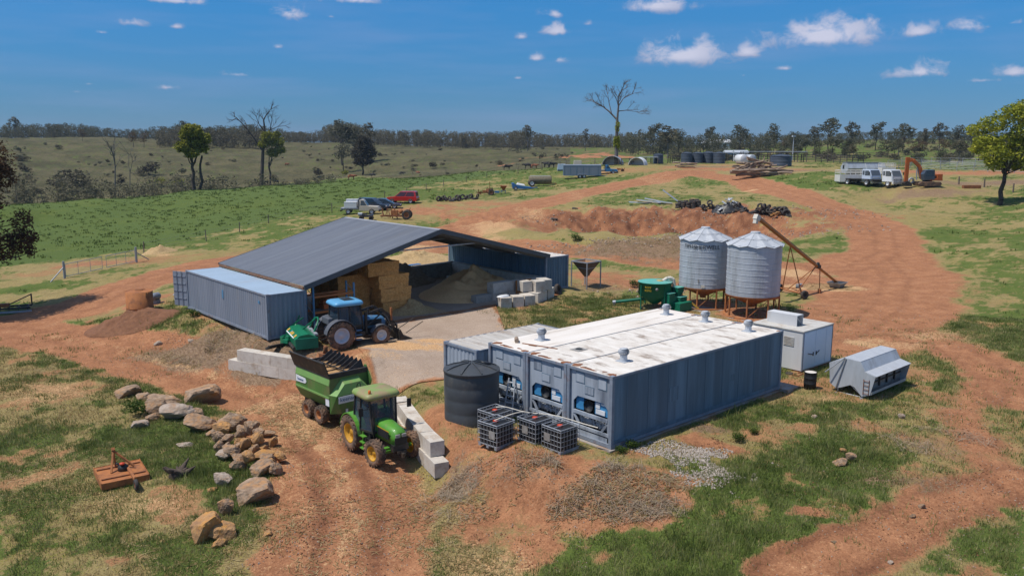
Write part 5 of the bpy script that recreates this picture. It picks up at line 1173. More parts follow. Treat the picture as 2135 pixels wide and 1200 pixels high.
S1 = silo('front galvanised grain silo on rusty legs, nearer the camera and overlapping its twin', SX, SY, 1.78, SZ, zb, ze, za)
p = gp(1471.5, 474, za); TX, TY = p[0], p[1]
S2 = silo('rear galvanised grain silo with black lettering under its roof, beside the green mill', TX, TY, 1.74, SZ+.02, zb+.02, ze+.02, za)
def bent_text(s, size, r, ang, z, parent, mt, sx=1.0):
    o = text_mesh(s, 'lettering', mt, size, parent, (0, 0, 0), (0, 0, 0), .004); me = o.data
    bm = bmesh.new(); bm.from_mesh(me)
    for _ in range(2): bmesh.ops.subdivide_edges(bm, edges=[e for e in bm.edges if e.calc_length() > .06], cuts=1)
    for v in bm.verts:
        a = ang+v.co.x*sx/r; R = r+.012+max(0, v.co.z); v.co = Vector((R*math.cos(a), R*math.sin(a), z+v.co.y))
    bm.to_mesh(me); bm.free(); return o
va = math.atan2(-TY, -TX)                           # side of the silo that faces the drive
bent_text('.TIPH-n', .40, 1.77, va-.62, ze-SZ-.46, S2, MT['black_ink'], .92)
bent_text('SHERWELL', .42, 1.77, va+.08, ze-SZ-.48, S2, MT['black_ink'], .92)
m = MB(); m.box(-.12, .12, -.03, .03, 0, .2); m.box(-.03, .03, -.04, -.03, .05, .15); o = m.build('gauge_box', MT['pvc'], S2); a = va-.02; o.location = (1.80*math.cos(a), 1.80*math.sin(a), zb-SZ+.12); o.rotation_euler = (0, 0, a+math.pi/2)
m = MB(); m.box(-.04, .04, -.012, .012, 0, .18); o = m.build('inspection_slot', MT['plate_grey'], S2); a = va-.20; o.location = (1.775*math.cos(a), 1.775*math.sin(a), zb-SZ+.52); o.rotation_euler = (0, 0, a+math.pi/2)
m = MB(); p0 = gp(1417, 600, .2); m.tube((0, 0, 0), (0, 0, 4.2), .045, None, 8); m.tube((0, 0, 2.2), (.5, -.3, 2.2), .02); o = m.build('steel_post', MT['galv_dull']); o.location = at(p0[0], p0[1]); tag(o, 'tall thin grey post just left of the lettered silo', 'post')
# ---------------------------------------------------------------- auger
def auger():
    hb = on(1745, 598); t = thing('grain_auger', 'rusty orange grain auger on two wheels, its hopper dipped in spilled grain', 'auger', (hb[0], hb[1], hb[2]))
    # tube runs up over the silos, along -x from the hopper
    h = Vector((0, 0, .35)); tp = None; best = 1e9
    for L in np.arange(6, 20, .05):                 # length at which its top shows at the photo's column
        d = CM.to_3x3().transposed() @ (Vector((hb[0]-L, hb[1]+.05*L, 0))-Vector((0, 0, CAM_Z)))
        zz = zrow(hb[0]-L, hb[1]+.05*L, 455); d = CM.to_3x3().transposed() @ (Vector((hb[0]-L, hb[1]+.05*L, zz-CAM_Z))); u = 1067.5+FPX*d.x/(-d.z)
        if abs(u-1580) < best: best = abs(u-1580); tp = Vector((-L, .05*L, zz-hb[2]))
    m = MB(); m.tube(h, h.lerp(tp, .35), .105, None, 14); m.tube(h.lerp(tp, .35), tp, .125, None, 14); m.build('tube', MT['auger_orange'], t)
    up = Vector((0, 0, .16)); m = MB(); m.bar(h.lerp(tp, .30)+up, tp+up, .07, .06); m.build('chain_cover', MT['auger_dark'], t)
    dr = (tp-h).normalized(); m = MB(); m.bar(tp-dr*.1, tp+dr*.35, .34, .36); m.bar(tp+dr*.2, tp+dr*.2+Vector((-.12, 0, -.45)), .26, .26); m.build('spout', MT['pvc'], t)
    m = MB(); m.hexa([(-.35, -.35, .0), (.25, -.35, .0), (.25, .35, .0), (-.35, .35, .0)], [(-.65, -.62, .42), (.62, -.62, .42), (.62, .62, .42), (-.65, .62, .42)]); m.build('hopper', MT['galv_dull'], t)
    m = MB(); m.hexa([(-.34, -.34, .15), (.24, -.34, .15), (.24, .34, .15), (-.34, .34, .15)], [(-.58, -.56, .425), (.56, -.56, .425), (.56, .56, .425), (-.58, .56, .425)]); m.build('hopper_lining', MT['black_steel'], t)
    wl, wr = on(1625, 608), on(1677, 623); c = Vector(hb); A = Vector(wl)-c; B = Vector(wr)-c; ax = (B-A); rz = math.atan2(ax.y, ax.x); Rr = .32
    for q in (A, B):
        w = wheel(t, 0, 0, Rr, .2, .17, MT['tyre'], MT['black_steel'], 0); w.location = (q.x, q.y, q.z+Rr); w.rotation_euler = (0, 0, rz)
    a, b = A+Vector((0, 0, Rr)), B+Vector((0, 0, Rr)); top = h.lerp(tp, .62)-Vector((0, 0, .14)); rear = h.lerp(tp, .30)-Vector((0, 0, .15))
    m = MB(); m.tube(a, b, .05); m.tube(a.lerp(b, .12), top, .04); m.tube(a.lerp(b, .88), top, .04); m.tube(a, a.lerp(b, .5)+Vector((1.2, 0, .1)), .035); m.tube(b, a.lerp(b, .5)+Vector((1.2, 0, .1)), .035)
    m.tube(a.lerp(b, .3), rear, .04); m.tube(a.lerp(b, .7), rear, .04); m.tube(a.lerp(b, .2)+Vector((.6, 0, .05)), a.lerp(b, .8)+Vector((.6, 0, .05)), .03); m.build('undercarriage', MT['rust_orange'], t)
    m = MB(); q = a.lerp(b, .55)+Vector((.9, 0, .35)); m.box(q.x-.35, q.x+.35, q.y-.12, q.y+.12, q.z-.12, q.z+.14); m.build('engine_box', MT['galv_dull'], t)
    m = MB(); q = h.lerp(tp, .27)+Vector((0, 0, .15)); m.lathe([(.001, -.06), (.22, -.06), (.22, .06), (.001, .06)], 14, q, 'y'); m.box(q.x-.15, q.x+.25, q.y-.15, q.y+.15, q.z-.25, q.z); m.build('gearbox', MT['black_steel'], t)
    m = MB(); q = h.lerp(tp, .24); m.tube(q, (q.x-.9, q.y-.55, .12), .035); m.box(q.x-1.0, q.x-.8, q.y-.65, q.y-.45, .0, .3); m.build('prop', MT['rust_orange'], t)
auger()
# ---------------------------------------------------------------- green mill
def mill():
    c = gp(1366, 586, 2.15); x, y = c[0], c[1]; g = gz1(x, y); t = thing('feed_mill', 'green mill with a round turquoise topped hopper and a long outfeed auger beside the silos', 'feed mill', (x, y, g))
    zt = 2.15-g; r = 1.16
    m = MB(); m.lathe([(.24, .34), (r, zt-.92), (r, zt-.1), (r+.05, zt-.1), (r+.05, zt)], 36); m.build('hopper', MT['mill_green'], t)
    m = MB(); m.lathe([(r+.05, zt), (r*.6, zt+.06), (.001, zt+.10)], 36); lid = m.build('lid', MT['mill_top'], t)
    m = MB(); m.lathe([(.24, 0), (.24, .05), (.001, .07)], 20); o = m.build('hatch', MT['hatch_orange'], lid); o.location = (.12, -.32, zt+.05)
    vA = math.atan2(-y, -x)
    for i in range(4):
        a = vA+.62+math.pi/2*i; m = MB(); m.bar((r*math.cos(a), r*math.sin(a), 0), (r*math.cos(a), r*math.sin(a), zt-.2), .07, .07); m.build('leg', MT['mill_green'], t)
    m = MB(); q = [(r*math.cos(vA+.62+math.pi/2*i), r*math.sin(vA+.62+math.pi/2*i), .06) for i in range(5)]
    for a, b in zip(q[:-1], q[1:]): m.bar(a, b, .06, .06)
    m.build('base_frame', MT['black_steel'], t)
    bent_text('ROFF', .20, r, vA-.42, zt-.30, t, MT['mill_yellow'], 1); bent_text('ROFFS', .18, r, vA-.42, zt-.52, t, MT['mill_yellow'], 1)
    m = MB(); m.lathe([(.001, .02), (.10, .02), (.10, 0)], 16, (0, 0, 0), 'x'); o = m.build('sight_glass', MT['plate_grey'], t); a = vA+.12; o.location = (r*math.cos(a), r*math.sin(a), zt-.40); o.rotation_euler = (0, 0, a)
    e = gp(1284, 629, g+.38); e = Vector((e[0]-x, e[1]-y, .38)); s0 = Vector((e.x*.12, e.y*.12, .72)); m = MB(); m.tube(e, s0, .11, None, 12); m.build('outfeed_auger', MT['mill_green'], t)
    m = MB(); m.tube(e, e-(s0-e).normalized()*.22, .13, None, 12); m.tube(e-(s0-e).normalized()*.12, e-(s0-e).normalized()*.12-Vector((0, 0, .3)), .09, None, 10); m.build('outlet', MT['galv_dull'], t)
    rt = Vector((.749, -.663, 0)); pts = [rt*.55+Vector((0, 0, zt+.02)), rt*.85+Vector((0, 0, zt+.22)), rt*1.1+Vector((0, 0, zt+.24)), rt*1.28+Vector((0, 0, zt+.12)), rt*1.34+Vector((0, 0, zt-.2)), rt*1.36+Vector((0, 0, .75))]
    m = MB(); m.path(pts, .13, 12); m.build('duct', MT['pvc'], t)
mill()
def hammer():
    p = gp(1412, 640, .35); t = thing('hammer_mill', 'stack of dark green motor housings beside the turquoise topped mill', 'motor', (p[0]-.1, p[1]-.1, gz1(p[0], p[1])), rad(0))
    def bx(name, cx, cy, w, d, z0, z1, mt='mill_green', top=None, bev=.03):
        m = MB(); m.box(cx-w/2, cx+w/2, cy-d/2, cy+d/2, z0, z1); o = m.build(name, MT[mt], t, bev)
        if top: m = MB(); m.box(cx-w/2-.03, cx+w/2+.03, cy-d/2-.03, cy+d/2+.03, z1+.002, z1+.03); m.build('lid', MT[top], o)
    bx('housing', -.72, .3, .62, .75, 0, 1.25, 'mill_green', 'mill_top'); bx('housing', .05, -.3, 1.35, .78, 0, .62); bx('housing', .35, .1, .80, .7, .62, .90, 'mill_green', 'mill_top')
    m = MB(); m.hexa([(.12, .12, .95), (.52, .12, .95), (.52, .48, .95), (.12, .48, .95)], [(.0, 0, 1.25), (.66, 0, 1.25), (.66, .6, 1.25), (.0, .6, 1.25)]); m.box(0, .66, 0, .6, 1.25, 1.55); o = m.build('intake', MT['mill_green'], t); m = MB(); m.box(-.03, .69, -.03, .63, 1.552, 1.58); m.build('lid', MT['mill_top'], o)
    m = MB(); m.bar((.72, -.55, .55), (1.1, -1.0, .1), .1, .12); m.build('guard', MT['hatch_orange'], t); m = MB(); m.bar((-1.1, -.1, .5), (-1.15, -.2, .05), .14, .12); m.build('guard', MT['hatch_orange'], t)
    m = MB(); m.tube((.4, .55, .5), (1.6, .9, .6), .07); m.lathe([(.001, -.05), (.24, -.05), (.24, .05), (.001, .05)], 16, (-.35, .0, .8), 'y'); m.build('pulley', MT['mill_green'], t)
hammer()
# ---------------------------------------------------------------- hopper on a stand
def stand():
    P = [gp(1190, 541, 2.55), gp(1215, 551, 2.55), gp(1255, 543, 2.55), gp(1229, 537, 2.55)]
    c = Vector((sum(p[0] for p in P)/4, sum(p[1] for p in P)/4, 0)); g = gz1(c.x, c.y); t = thing('hopper_stand', 'square rusty hopper on four tall grey legs beside the dark container end', 'hopper', (c.x, c.y, g), rad(2)); H = zrow(c.x, c.y, 544)-g
    w = .82
    for sx in (-1, 1):
        for sy in (-1, 1): m = MB(); m.bar((sx*w, sy*w, 0), (sx*w, sy*w, H), .08, .08); m.build('leg', MT['galv_dull'], t)
    m = MB()
    q = [(-w, -w), (w, -w), (w, w), (-w, w), (-w, -w)]
    for a, b in zip(q[:-1], q[1:]): m.bar((*a, H), (*b, H), .10, .08); 
    for a, b in zip(q[:-1], q[1:]): m.bar((a[0]*.62, a[1]*.62, H-.52), (b[0]*.62, b[1]*.62, H-.52), .04, .05)
    m.build('top_frame', MT['galv_dull'], t)
    k = .95; m = MB(); lo = [(-.1, -.1, H-1.25), (.1, -.1, H-1.25), (.1, .1, H-1.25), (-.1, .1, H-1.25)]; hi = [(-w*k, -w*k, H-.05), (w*k, -w*k, H-.05), (w*k, w*k, H-.05), (-w*k, w*k, H-.05)]
    m.add(lo+hi, [(0, 1, 5, 4), (1, 2, 6, 5), (2, 3, 7, 6), (3, 0, 4, 7)]); m.build('hopper', MT['hopper_steel'], t)
    m = MB(); lo = [(x*.9, y*.9, z+.06) for x, y, z in lo]; hi = [(x*.975, y*.975, z+.02) for x, y, z in hi]; m.add(lo+hi, [(4, 5, 1, 0), (5, 6, 2, 1), (6, 7, 3, 2), (7, 4, 0, 3), (0, 1, 2, 3)]); m.build('hopper_inside', MT['hopper_inside'], t, fix=False)
    m = MB(); m.tube((.1, .0, H-1.2), (.45, 0, H-1.2), .02); m.tube((.45, 0, H-1.2), (.5, 0, H-.6), .02); m.build('slide_handle', MT['black_steel'], t)
stand()
# ---------------------------------------------------------------- white plant box, barrel, feed-out bin
def genbox():
    t = thing('plant_cabinet', 'white steel plant cabinet with pale blue double doors and a duct on its roof', 'cabinet', (38.45, 20.86, -.02)); L, Wd, H = 3.05, 3.0, 2.22
    m = MB(); m.box(0, L, 0, Wd, .12, H-.06); m.build('wall', MT['gen_white'], t)
    m = MB(); m.box(-.04, L+.04, -.04, Wd+.04, H-.058, H); m.build('roof', MT['gen_top'], t)
    m = MB(); m.box(.03, L-.03, .03, Wd-.03, 0, .12); m.build('skid', MT['rust'], t)
    m = MB()
    for x in (-.012, L-.05): m.box(x, x+.062, -.022, .0, .12, H-.06)
    for y in (.0, Wd*.62): m.box(-.012, -.001, y, y+.03, .12, H-.06)
    m.build('corner_trim', MT['slate_trim'], t)
    for x0, x1 in ((.10, 1.22), (1.25, 2.32), (2.36, 2.95)):
        m = MB(); m.box(x0, x1, -.03, -.002, .2, H-.12); d = m.build('door', MT['gen_door'], t)
        if x1 < 2.4: h = MB(); xx = x1-.18 if x0 < 1 else x0+.10; h.tube((xx, -.055, .85), (xx+.3 if x0 > 1 else xx-.55, -.055, .98), .018); h.box(xx-.03, xx+.03, -.06, -.03, .78, .98); h.build('handle', MT['black_steel'], d)
    for k in range(2):
        m = MB(); y0 = .5+1.3*k
        for j in range(7): m.box(-.03, -.002, y0, y0+.6, 1.35+.07*j, 1.39+.07*j)
        m.build('louvre', MT['gen_top'], t)
    m = MB(); m.box(-.014, -.002, 1.46, 1.475, .2, H-.12); m.build('panel_seam', MT['slate_trim'], t)
    q = gp(1661, 680, H); q = (q[0]-38.45, q[1]-20.86); X0, X1, V0, V1 = q[0], q[0]+.62, q[1], q[1]+1.75; m = MB(); m.box(X0, X0+.03, V0, V1, H+.002, H+.55); m.box(X1-.03, X1, V0, V1, H+.002, H+.55); m.box(X0, X1, V0, V1, H+.551, H+.59); m.box(X0+.03, X1-.03, V1-.04, V1, H+.002, H+.55); o = m.build('roof_duct', MT['gen_white'], t)
    o.rotation_euler = (0, 0, 0)
    m = MB(); m.bar((X0+.05, V0+.05, H+.5), (X1-.05, V0+.05, H+.05), .03); m.build('stay', MT['galv_light'], o)
genbox()
def barrel():
    p = onz(1688, 810); t = thing('barrel', 'black steel drum with a worn white top, standing on grass beside the plant cabinet', 'drum', p, .3)
    r, h = .29, .86; m = MB(); m.lathe([(.001, .01), (r, 0), (r, h*.32), (r+.012, h*.34), (r, h*.36), (r, h*.64), (r+.012, h*.66), (r, h*.68), (r, h-.02), (r+.012, h), (r-.01, h), (r-.012, h-.02)], 28); m.build('wall', MT['black'], t)
    m = MB(); m.lathe([(r-.012, h-.02), (.001, h-.018)], 28); m.build('top', MT['white_roof'], t)
barrel()
def feeder():
    # long galvanised feed-out bin: hipped body with a trough on the -y side; seen end-on at -x
    t = thing('feed_bin', 'grey galvanised sheep feeder bin with a stepped roof and an open trough along one side', 'feeder', (36.9, 16.33, gz1(37, 17)-.02), 0); L = 3.75
    m = MB(); out = [(.2, .26), (0, 1.18), (.5, 1.32), (.76, 1.76), (1.49, 1.79), (2.26, 1.40), (2.18, .45), (1.84, .24), (1.55, .36), (1.17, .55), (.95, .48), (.59, .12)]
    for x in (0.0, L-.03): m = MB(); m.prism(out, x, x+.03, 'x'); m.build('end_plate', MT['galv'], t)
    def panel(a, b, nm, mt='galv_light', th=.02):
        c = Vector((L/2, (a[0]+b[0])/2, (a[1]+b[1])/2)); h = Vector((0, b[0]-a[0], b[1]-a[1]))/2; m = MB(); m.bar(c-h, c+h, L-.06, th, up=(0, -h.z, h.y)); m.build(nm, MT[mt], t)
    panel((.74, 1.765), (1.51, 1.80), 'roof'); panel((.51, 1.33), (.75, 1.75), 'upper_wall', 'galv'); panel((-.04, 1.185), (.50, 1.325), 'trough_lid'); panel((1.51, 1.79), (2.29, 1.40), 'rear_slope', 'galv_light'); panel((2.255, 1.39), (2.18, .46), 'rear_wall', 'galv')
    panel((.21, .27), (.58, .13), 'trough_floor', 'galv_dull'); panel((.60, .13), (1.16, .54), 'belly', 'galv_dull'); panel((1.18, .54), (1.83, .25), 'rear_belly', 'galv_dull'); panel((.46, .2), (.44, 1.28), 'trough_back', 'plate_grey'); panel((.17, .27), (.13, .42), 'trough_lip', 'galv_light')
    m = MB()
    for k in range(4): m.box(.5+.8*k, .58+.8*k, .36, .43, .45, 1.0)
    m.box(.1, L-.1, .38, .42, .68, .74); m.build('feed_gate', MT['black_steel'], t)
    m = MB()
    for y in (.26, .52): m.tube((-.03, y, .22), (-.03, y, .98), .014)
    for k in range(4): m.tube((-.03, .26, .30+.2*k), (-.03, .52, .30+.2*k), .012)
    m.build('ladder', MT['rust'], t)
    m = MB(); m.tube((-.03, 1.45, 1.78), (-.05, 1.85, .25), .03); m.tube((-.03, 1.5, 1.82), (-.3, 2.3, 1.0), .028); m.build('chute_pipe', MT['galv_dull'], t)
    m = MB()
    for y in (.55, 1.8): m.tube((-.2, y, .04), (L+.1, y, .04), .04)
    for x in (0.1, L-.2): m.tube((x, .55, .05), (x, 1.8, .05), .035); m.tube((x, 1.8, .05), (x, 1.8, .3), .03)
    m.build('skid', MT['galv_dull'], t)
feeder()
m = MB(); m.lathe([(.10, 0), (.19, .02), (.22, .07), (.19, .12), (.10, .14), (.10, 0)], 20); o = m.build('tyre', MT['tyre']); p = onz(1645, 781); o.location = p; tag(o, 'small tyre lying flat at the foot of the white plant cabinet', 'tyre')
m = MB(); random.seed(4)
for k in range(9): x, y = random.uniform(-.4, .5), random.uniform(-.2, .2); m.bar((x, y, .03), (x+random.uniform(-.2, .2), y+random.uniform(-.2, .2), .08), .05, .04)
o = m.build('scrap', MT['rust']); p = onz(1660, 782); o.location = p; tag(o, 'rusty scrap lying between the small tyre and the white plant cabinet', 'scrap metal')
# ---------------------------------------------------------------- left side: rust tank, gate, implements
def rust_tank():
    p = onz(293, 652); heap('soil_mound', 'dark red soil mound around the rusty drum tank', 'soil heap', (p[0]-.9, p[1]-1.4, 3.2, 1.9, .75, rad(-40)), MT['soil'], None, .08, seed=4)
    t = thing('rusty_tank', 'open rusty steel tank sitting on a mound of dark soil', 'tank', (p[0], p[1], p[2]+.10), .4); r, h = .86, 1.42
    m = MB(); m.lathe([(r, 0), (r, .28), (r+.012, .30), (r, .32), (r, h), (r-.02, h), (r-.02, .3)], 36); m.build('wall', MT['rust_orange'], t)
    m = MB(); m.lathe([(r-.02, h-.02), (r*.55, h+.03), (r*.32, h+.05)], 36, a0=.4, a1=5.9); m.build('lid', MT['rust_orange'], t); m = MB(); m.lathe([(r*.34, h+.02), (r*.3, h+.12), (r*.2, h+.1), (.001, h+.02)], 14); m.build('manhole', MT['rust'], t)
    m = MB(); m.tube((-.2, -r, .1), (-.22, -r-.3, .02), .10, None, 10); m.tube((-.2, -r, .3), (-.22, -r-.2, .25), .07, None, 10); m.build('outlet', MT['plate_grey'], t)
rust_tank()
def pump_set():
    p = onz(325, 632); t = thing('pump', 'grey pump and motor lying beside the rusty tank', 'pump', p, .5)
    m = MB(); m.lathe([(.001, -.35), (.24, -.35), (.26, -.2), (.26, .25), (.15, .4), (.001, .4)], 16, (0, 0, .5), 'x'); m.box(-.2, .2, -.25, .25, 0, .28); m.build('motor', MT['slate_trim'], t)
    m = MB(); m.lathe([(.001, 0), (.18, 0), (.18, .05), (.11, .08), (.11, .40), (.18, .42), (.18, .47), (.001, .47)], 14, (1.3, -.6, 0)); m.build('flange', MT['galv_dull'], t)
    m = MB(); m.box(.3, 1.9, -.75, -.1, 0, .04); m.build('base_plate', MT['black_steel'], t)
pump_set()
def gate():
    a = Vector(on(135, 580)); b = Vector(on(285, 547)); t = thing('farm_gate', 'long wire mesh farm gate between two braced posts at the paddock corner', 'gate', a, 0); d = b-a; n = d.normalized(); mid = d*.53
    for q, br in ((Vector((0, 0, 0)), -n*1.5), (d, n*1.6)):
        m = MB(); m.tube(q, q+Vector((0, 0, 1.5)), .10, None, 10); m.tube(q+Vector((0, 0, 1.0)), q+br+Vector((0, 0, gz1(a.x+q.x+br.x, a.y+q.y+br.y)-a.z-q.z)), .05); m.build('post', MT['galv_dull'], t)
    for q0, q1 in ((Vector((0, 0, 0)), mid-n*.1), (mid+n*.1, d)):
        m = MB()
        for z in (.15, 1.22): m.tube(q0+n*.15+Vector((0, 0, z)), q1-n*.15+Vector((0, 0, z)), .032)
        for k in range(4): q = (q0+n*.15).lerp(q1-n*.15, k/3); m.tube(q+Vector((0, 0, .15)), q+Vector((0, 0, 1.22)), .02)
        for k in range(5): z = .32+.18*k; m.tube(q0+n*.15+Vector((0, 0, z)), q1-n*.15+Vector((0, 0, z)), .006, None, 4)
        m.build('gate_leaf', MT['galv_dull'], t)
gate()
def harrow():
    p = onz(20, 650); t = thing('implement', 'dark rusted implement frame on the grass at the left edge, under the tree shade', 'implement', p, rad(-20))
    m = MB(); m.bar((-2, -.3, .3), (1.4, -.3, .3), .12); m.bar((-2, .5, .35), (1.4, .5, .35), .12)
    for k in range(6): m.bar((-1.8+.6*k, -.3, .3), (-1.8+.6*k, .5, .35), .08); m.bar((-1.8+.6*k, -.3, .3), (-1.7+.6*k, -.5, 0), .05)
    m.bar((1.4, .5, .35), (1.4, .5, 1.2), .09); m.bar((1.4, .5, 1.15), (-.3, .1, .4), .07); m.build('frame', MT['black_steel'], t)
    m = MB(); m.box(-.6, 0, -.1, .3, .4, .62); m.build('tool_box', MT['rust'], t)
    m = MB(); m.box(-2.1, 1.5, -.55, -.45, 0, .14); m.build('skid', MT['galv_dull'], t)
harrow()
def slasher():
    P = [on(195, 988), on(214, 1024), on(312, 1000), on(292, 972)]; c = sum((Vector(p) for p in P), Vector())/4; ax = Vector(P[2])-Vector(P[1]); t = thing('slasher', 'rusty tractor slasher mower with an A-frame and tail wheel, lying on the left paddock', 'mower', (c.x, c.y, gz1(c.x, c.y)), math.atan2(ax.y, ax.x)); L = ax.length/2; Wd = (Vector(P[0])-Vector(P[1])).length/2
    m = MB(); m.box(-L, L, -Wd, Wd, .22, .27); m.box(-L, L, -Wd-.02, -Wd, .03, .29); m.box(-L, L, Wd, Wd+.02, .03, .29); m.box(-L-.02, -L, -Wd-.02, Wd+.02, .03, .31); m.box(L, L+.02, -Wd-.02, Wd+.02, .03, .31); m.build('deck', MT['rust_orange'], t, .01)
    for y in (-Wd*.6, Wd*.6): m = MB(); m.box(-L+.05, L-.05, y-.04, y+.04, .272, .32); m.build('stiffener', MT['rust'], t)
    m = MB(); m.bar((-.35, .0, .28), (-.15, .55, 1.0), .07); m.bar((-.1, .55, .3), (-.15, .55, 1.0), .07); m.bar((-.15, .55, 1.0), (.5, .1, .34), .07); m.bar((-.15, .6, 1.0), (-.15, .5, 1.08), .12); m.build('hitch_frame', MT['rust_orange'], t)
    m = MB(); m.lathe([(.001, 0), (.20, 0), (.20, .14), (.12, .24), (.001, .26)], 16, (.1, .1, .27)); m.tube((.1, .1, .42), (-.1, .6, .45), .05); m.build('gearbox', MT['black_steel'], t)
    m = MB(); m.lathe([(.001, .0), (.10, 0), (.10, .05), (.001, .06)], 14, (.06, .02, .55)); m.build('dust_cap', MT['cap_red'], t)
    m = MB(); m.bar((.25, .1, .36), (.25, -Wd-.55, .40), .09); m.bar((.25, -Wd-.55, .5), (.25, -Wd-.6, .2), .06); m.build('tail_arm', MT['rust_orange'], t); w = wheel(t, .25, -Wd-.66, .22, .12, .11, MT['tyre'], MT['rust'], 0, 0, 'tail_wheel')
slasher()
def stump():
    p = onz(374, 996); t = thing('tree_stump', 'weathered dark tree stump with upturned roots in the green grass', 'stump', p, .3); m = MB(); random.seed(12)
    for k in range(11):
        a = random.uniform(0, 6.28); e = random.uniform(.15, .9); l = random.uniform(.35, .75); c = Vector((0, 0, .16)); d = Vector((math.cos(a)*math.cos(e), math.sin(a)*math.cos(e), math.sin(e))); q = c+d*l*.5; m.tube(c, q, .16, .10, 7); m.tube(q, q+(d+Vector((random.uniform(-.4, .4), random.uniform(-.4, .4), .2))).normalized()*l*.5, .10, .025, 7)
    m.tube((-.35, 0, .12), (.4, .05, .2), .17, .13, 9); o = m.build('root_wood', MT['stump'], t)
stump()
# ---------------------------------------------------------------- rocks
ROCKM = []
def rock_mesh(seed):
    bm = bmesh.new(); bmesh.ops.create_icosphere(bm, subdivisions=4, radius=1); rs = np.random.default_rng(seed)
    pl = [(Vector(rs.normal(size=3)).normalized(), rs.uniform(.42, .86)) for _ in range(10)]
    for v in bm.verts:
        d = v.co.normalized(); r = 1.15
        for n, k in pl:
            c = d.dot(n)
            if c > .05: r = min(r, k/c)
        q = d*r; f = (vnoise([q.x*2.2+seed], [q.y*2.2+q.z*1.7], 5)[0]-.5)*.16+(vnoise([q.x*6+seed], [q.y*6+q.z*5], 8)[0]-.5)*.09; v.co = q*(1+f)
    me = bpy.data.meshes.new('rock'); bm.to_mesh(me); bm.free()
    me.materials.append(None); return me
for i in range(7): ROCKM.append(rock_mesh(i+3))
def rock(label, u, v, w, h, mt='rock', group='rocks along the drive', depth=None, sink=.5, rz=None, cat='rock'):
    """u, v = foot of the rock; w, h = width and height in photo pixels"""
    p = on(u, v-h*.12); k = math.sqrt(p[0]**2+p[1]**2+(CAM_Z-p[2])**2)/FPX; me = ROCKM[random.randrange(7)]
    o = bpy.data.objects.new('rock', me); COL.objects.link(o); sw = w*k/2*1.08; shh = h*k*.62; sd = (depth or random.uniform(.7, 1.0))*sw
    b = Vector((.663, .749, 0))*sd*.5; o.location = (p[0]+b.x, p[1]+b.y, p[2]+shh*(1-sink)*.8); o.scale = (sw, sd, shh); o.rotation_euler = (random.uniform(-.15, .15), random.uniform(-.15, .15), rad(-41.5)+random.uniform(-.35, .35) if rz is None else rz)
    o.material_slots[0].link = 'OBJECT'; o.material_slots[0].material = MT[mt]; tag(o, label, cat, group); return o
random.seed(21)
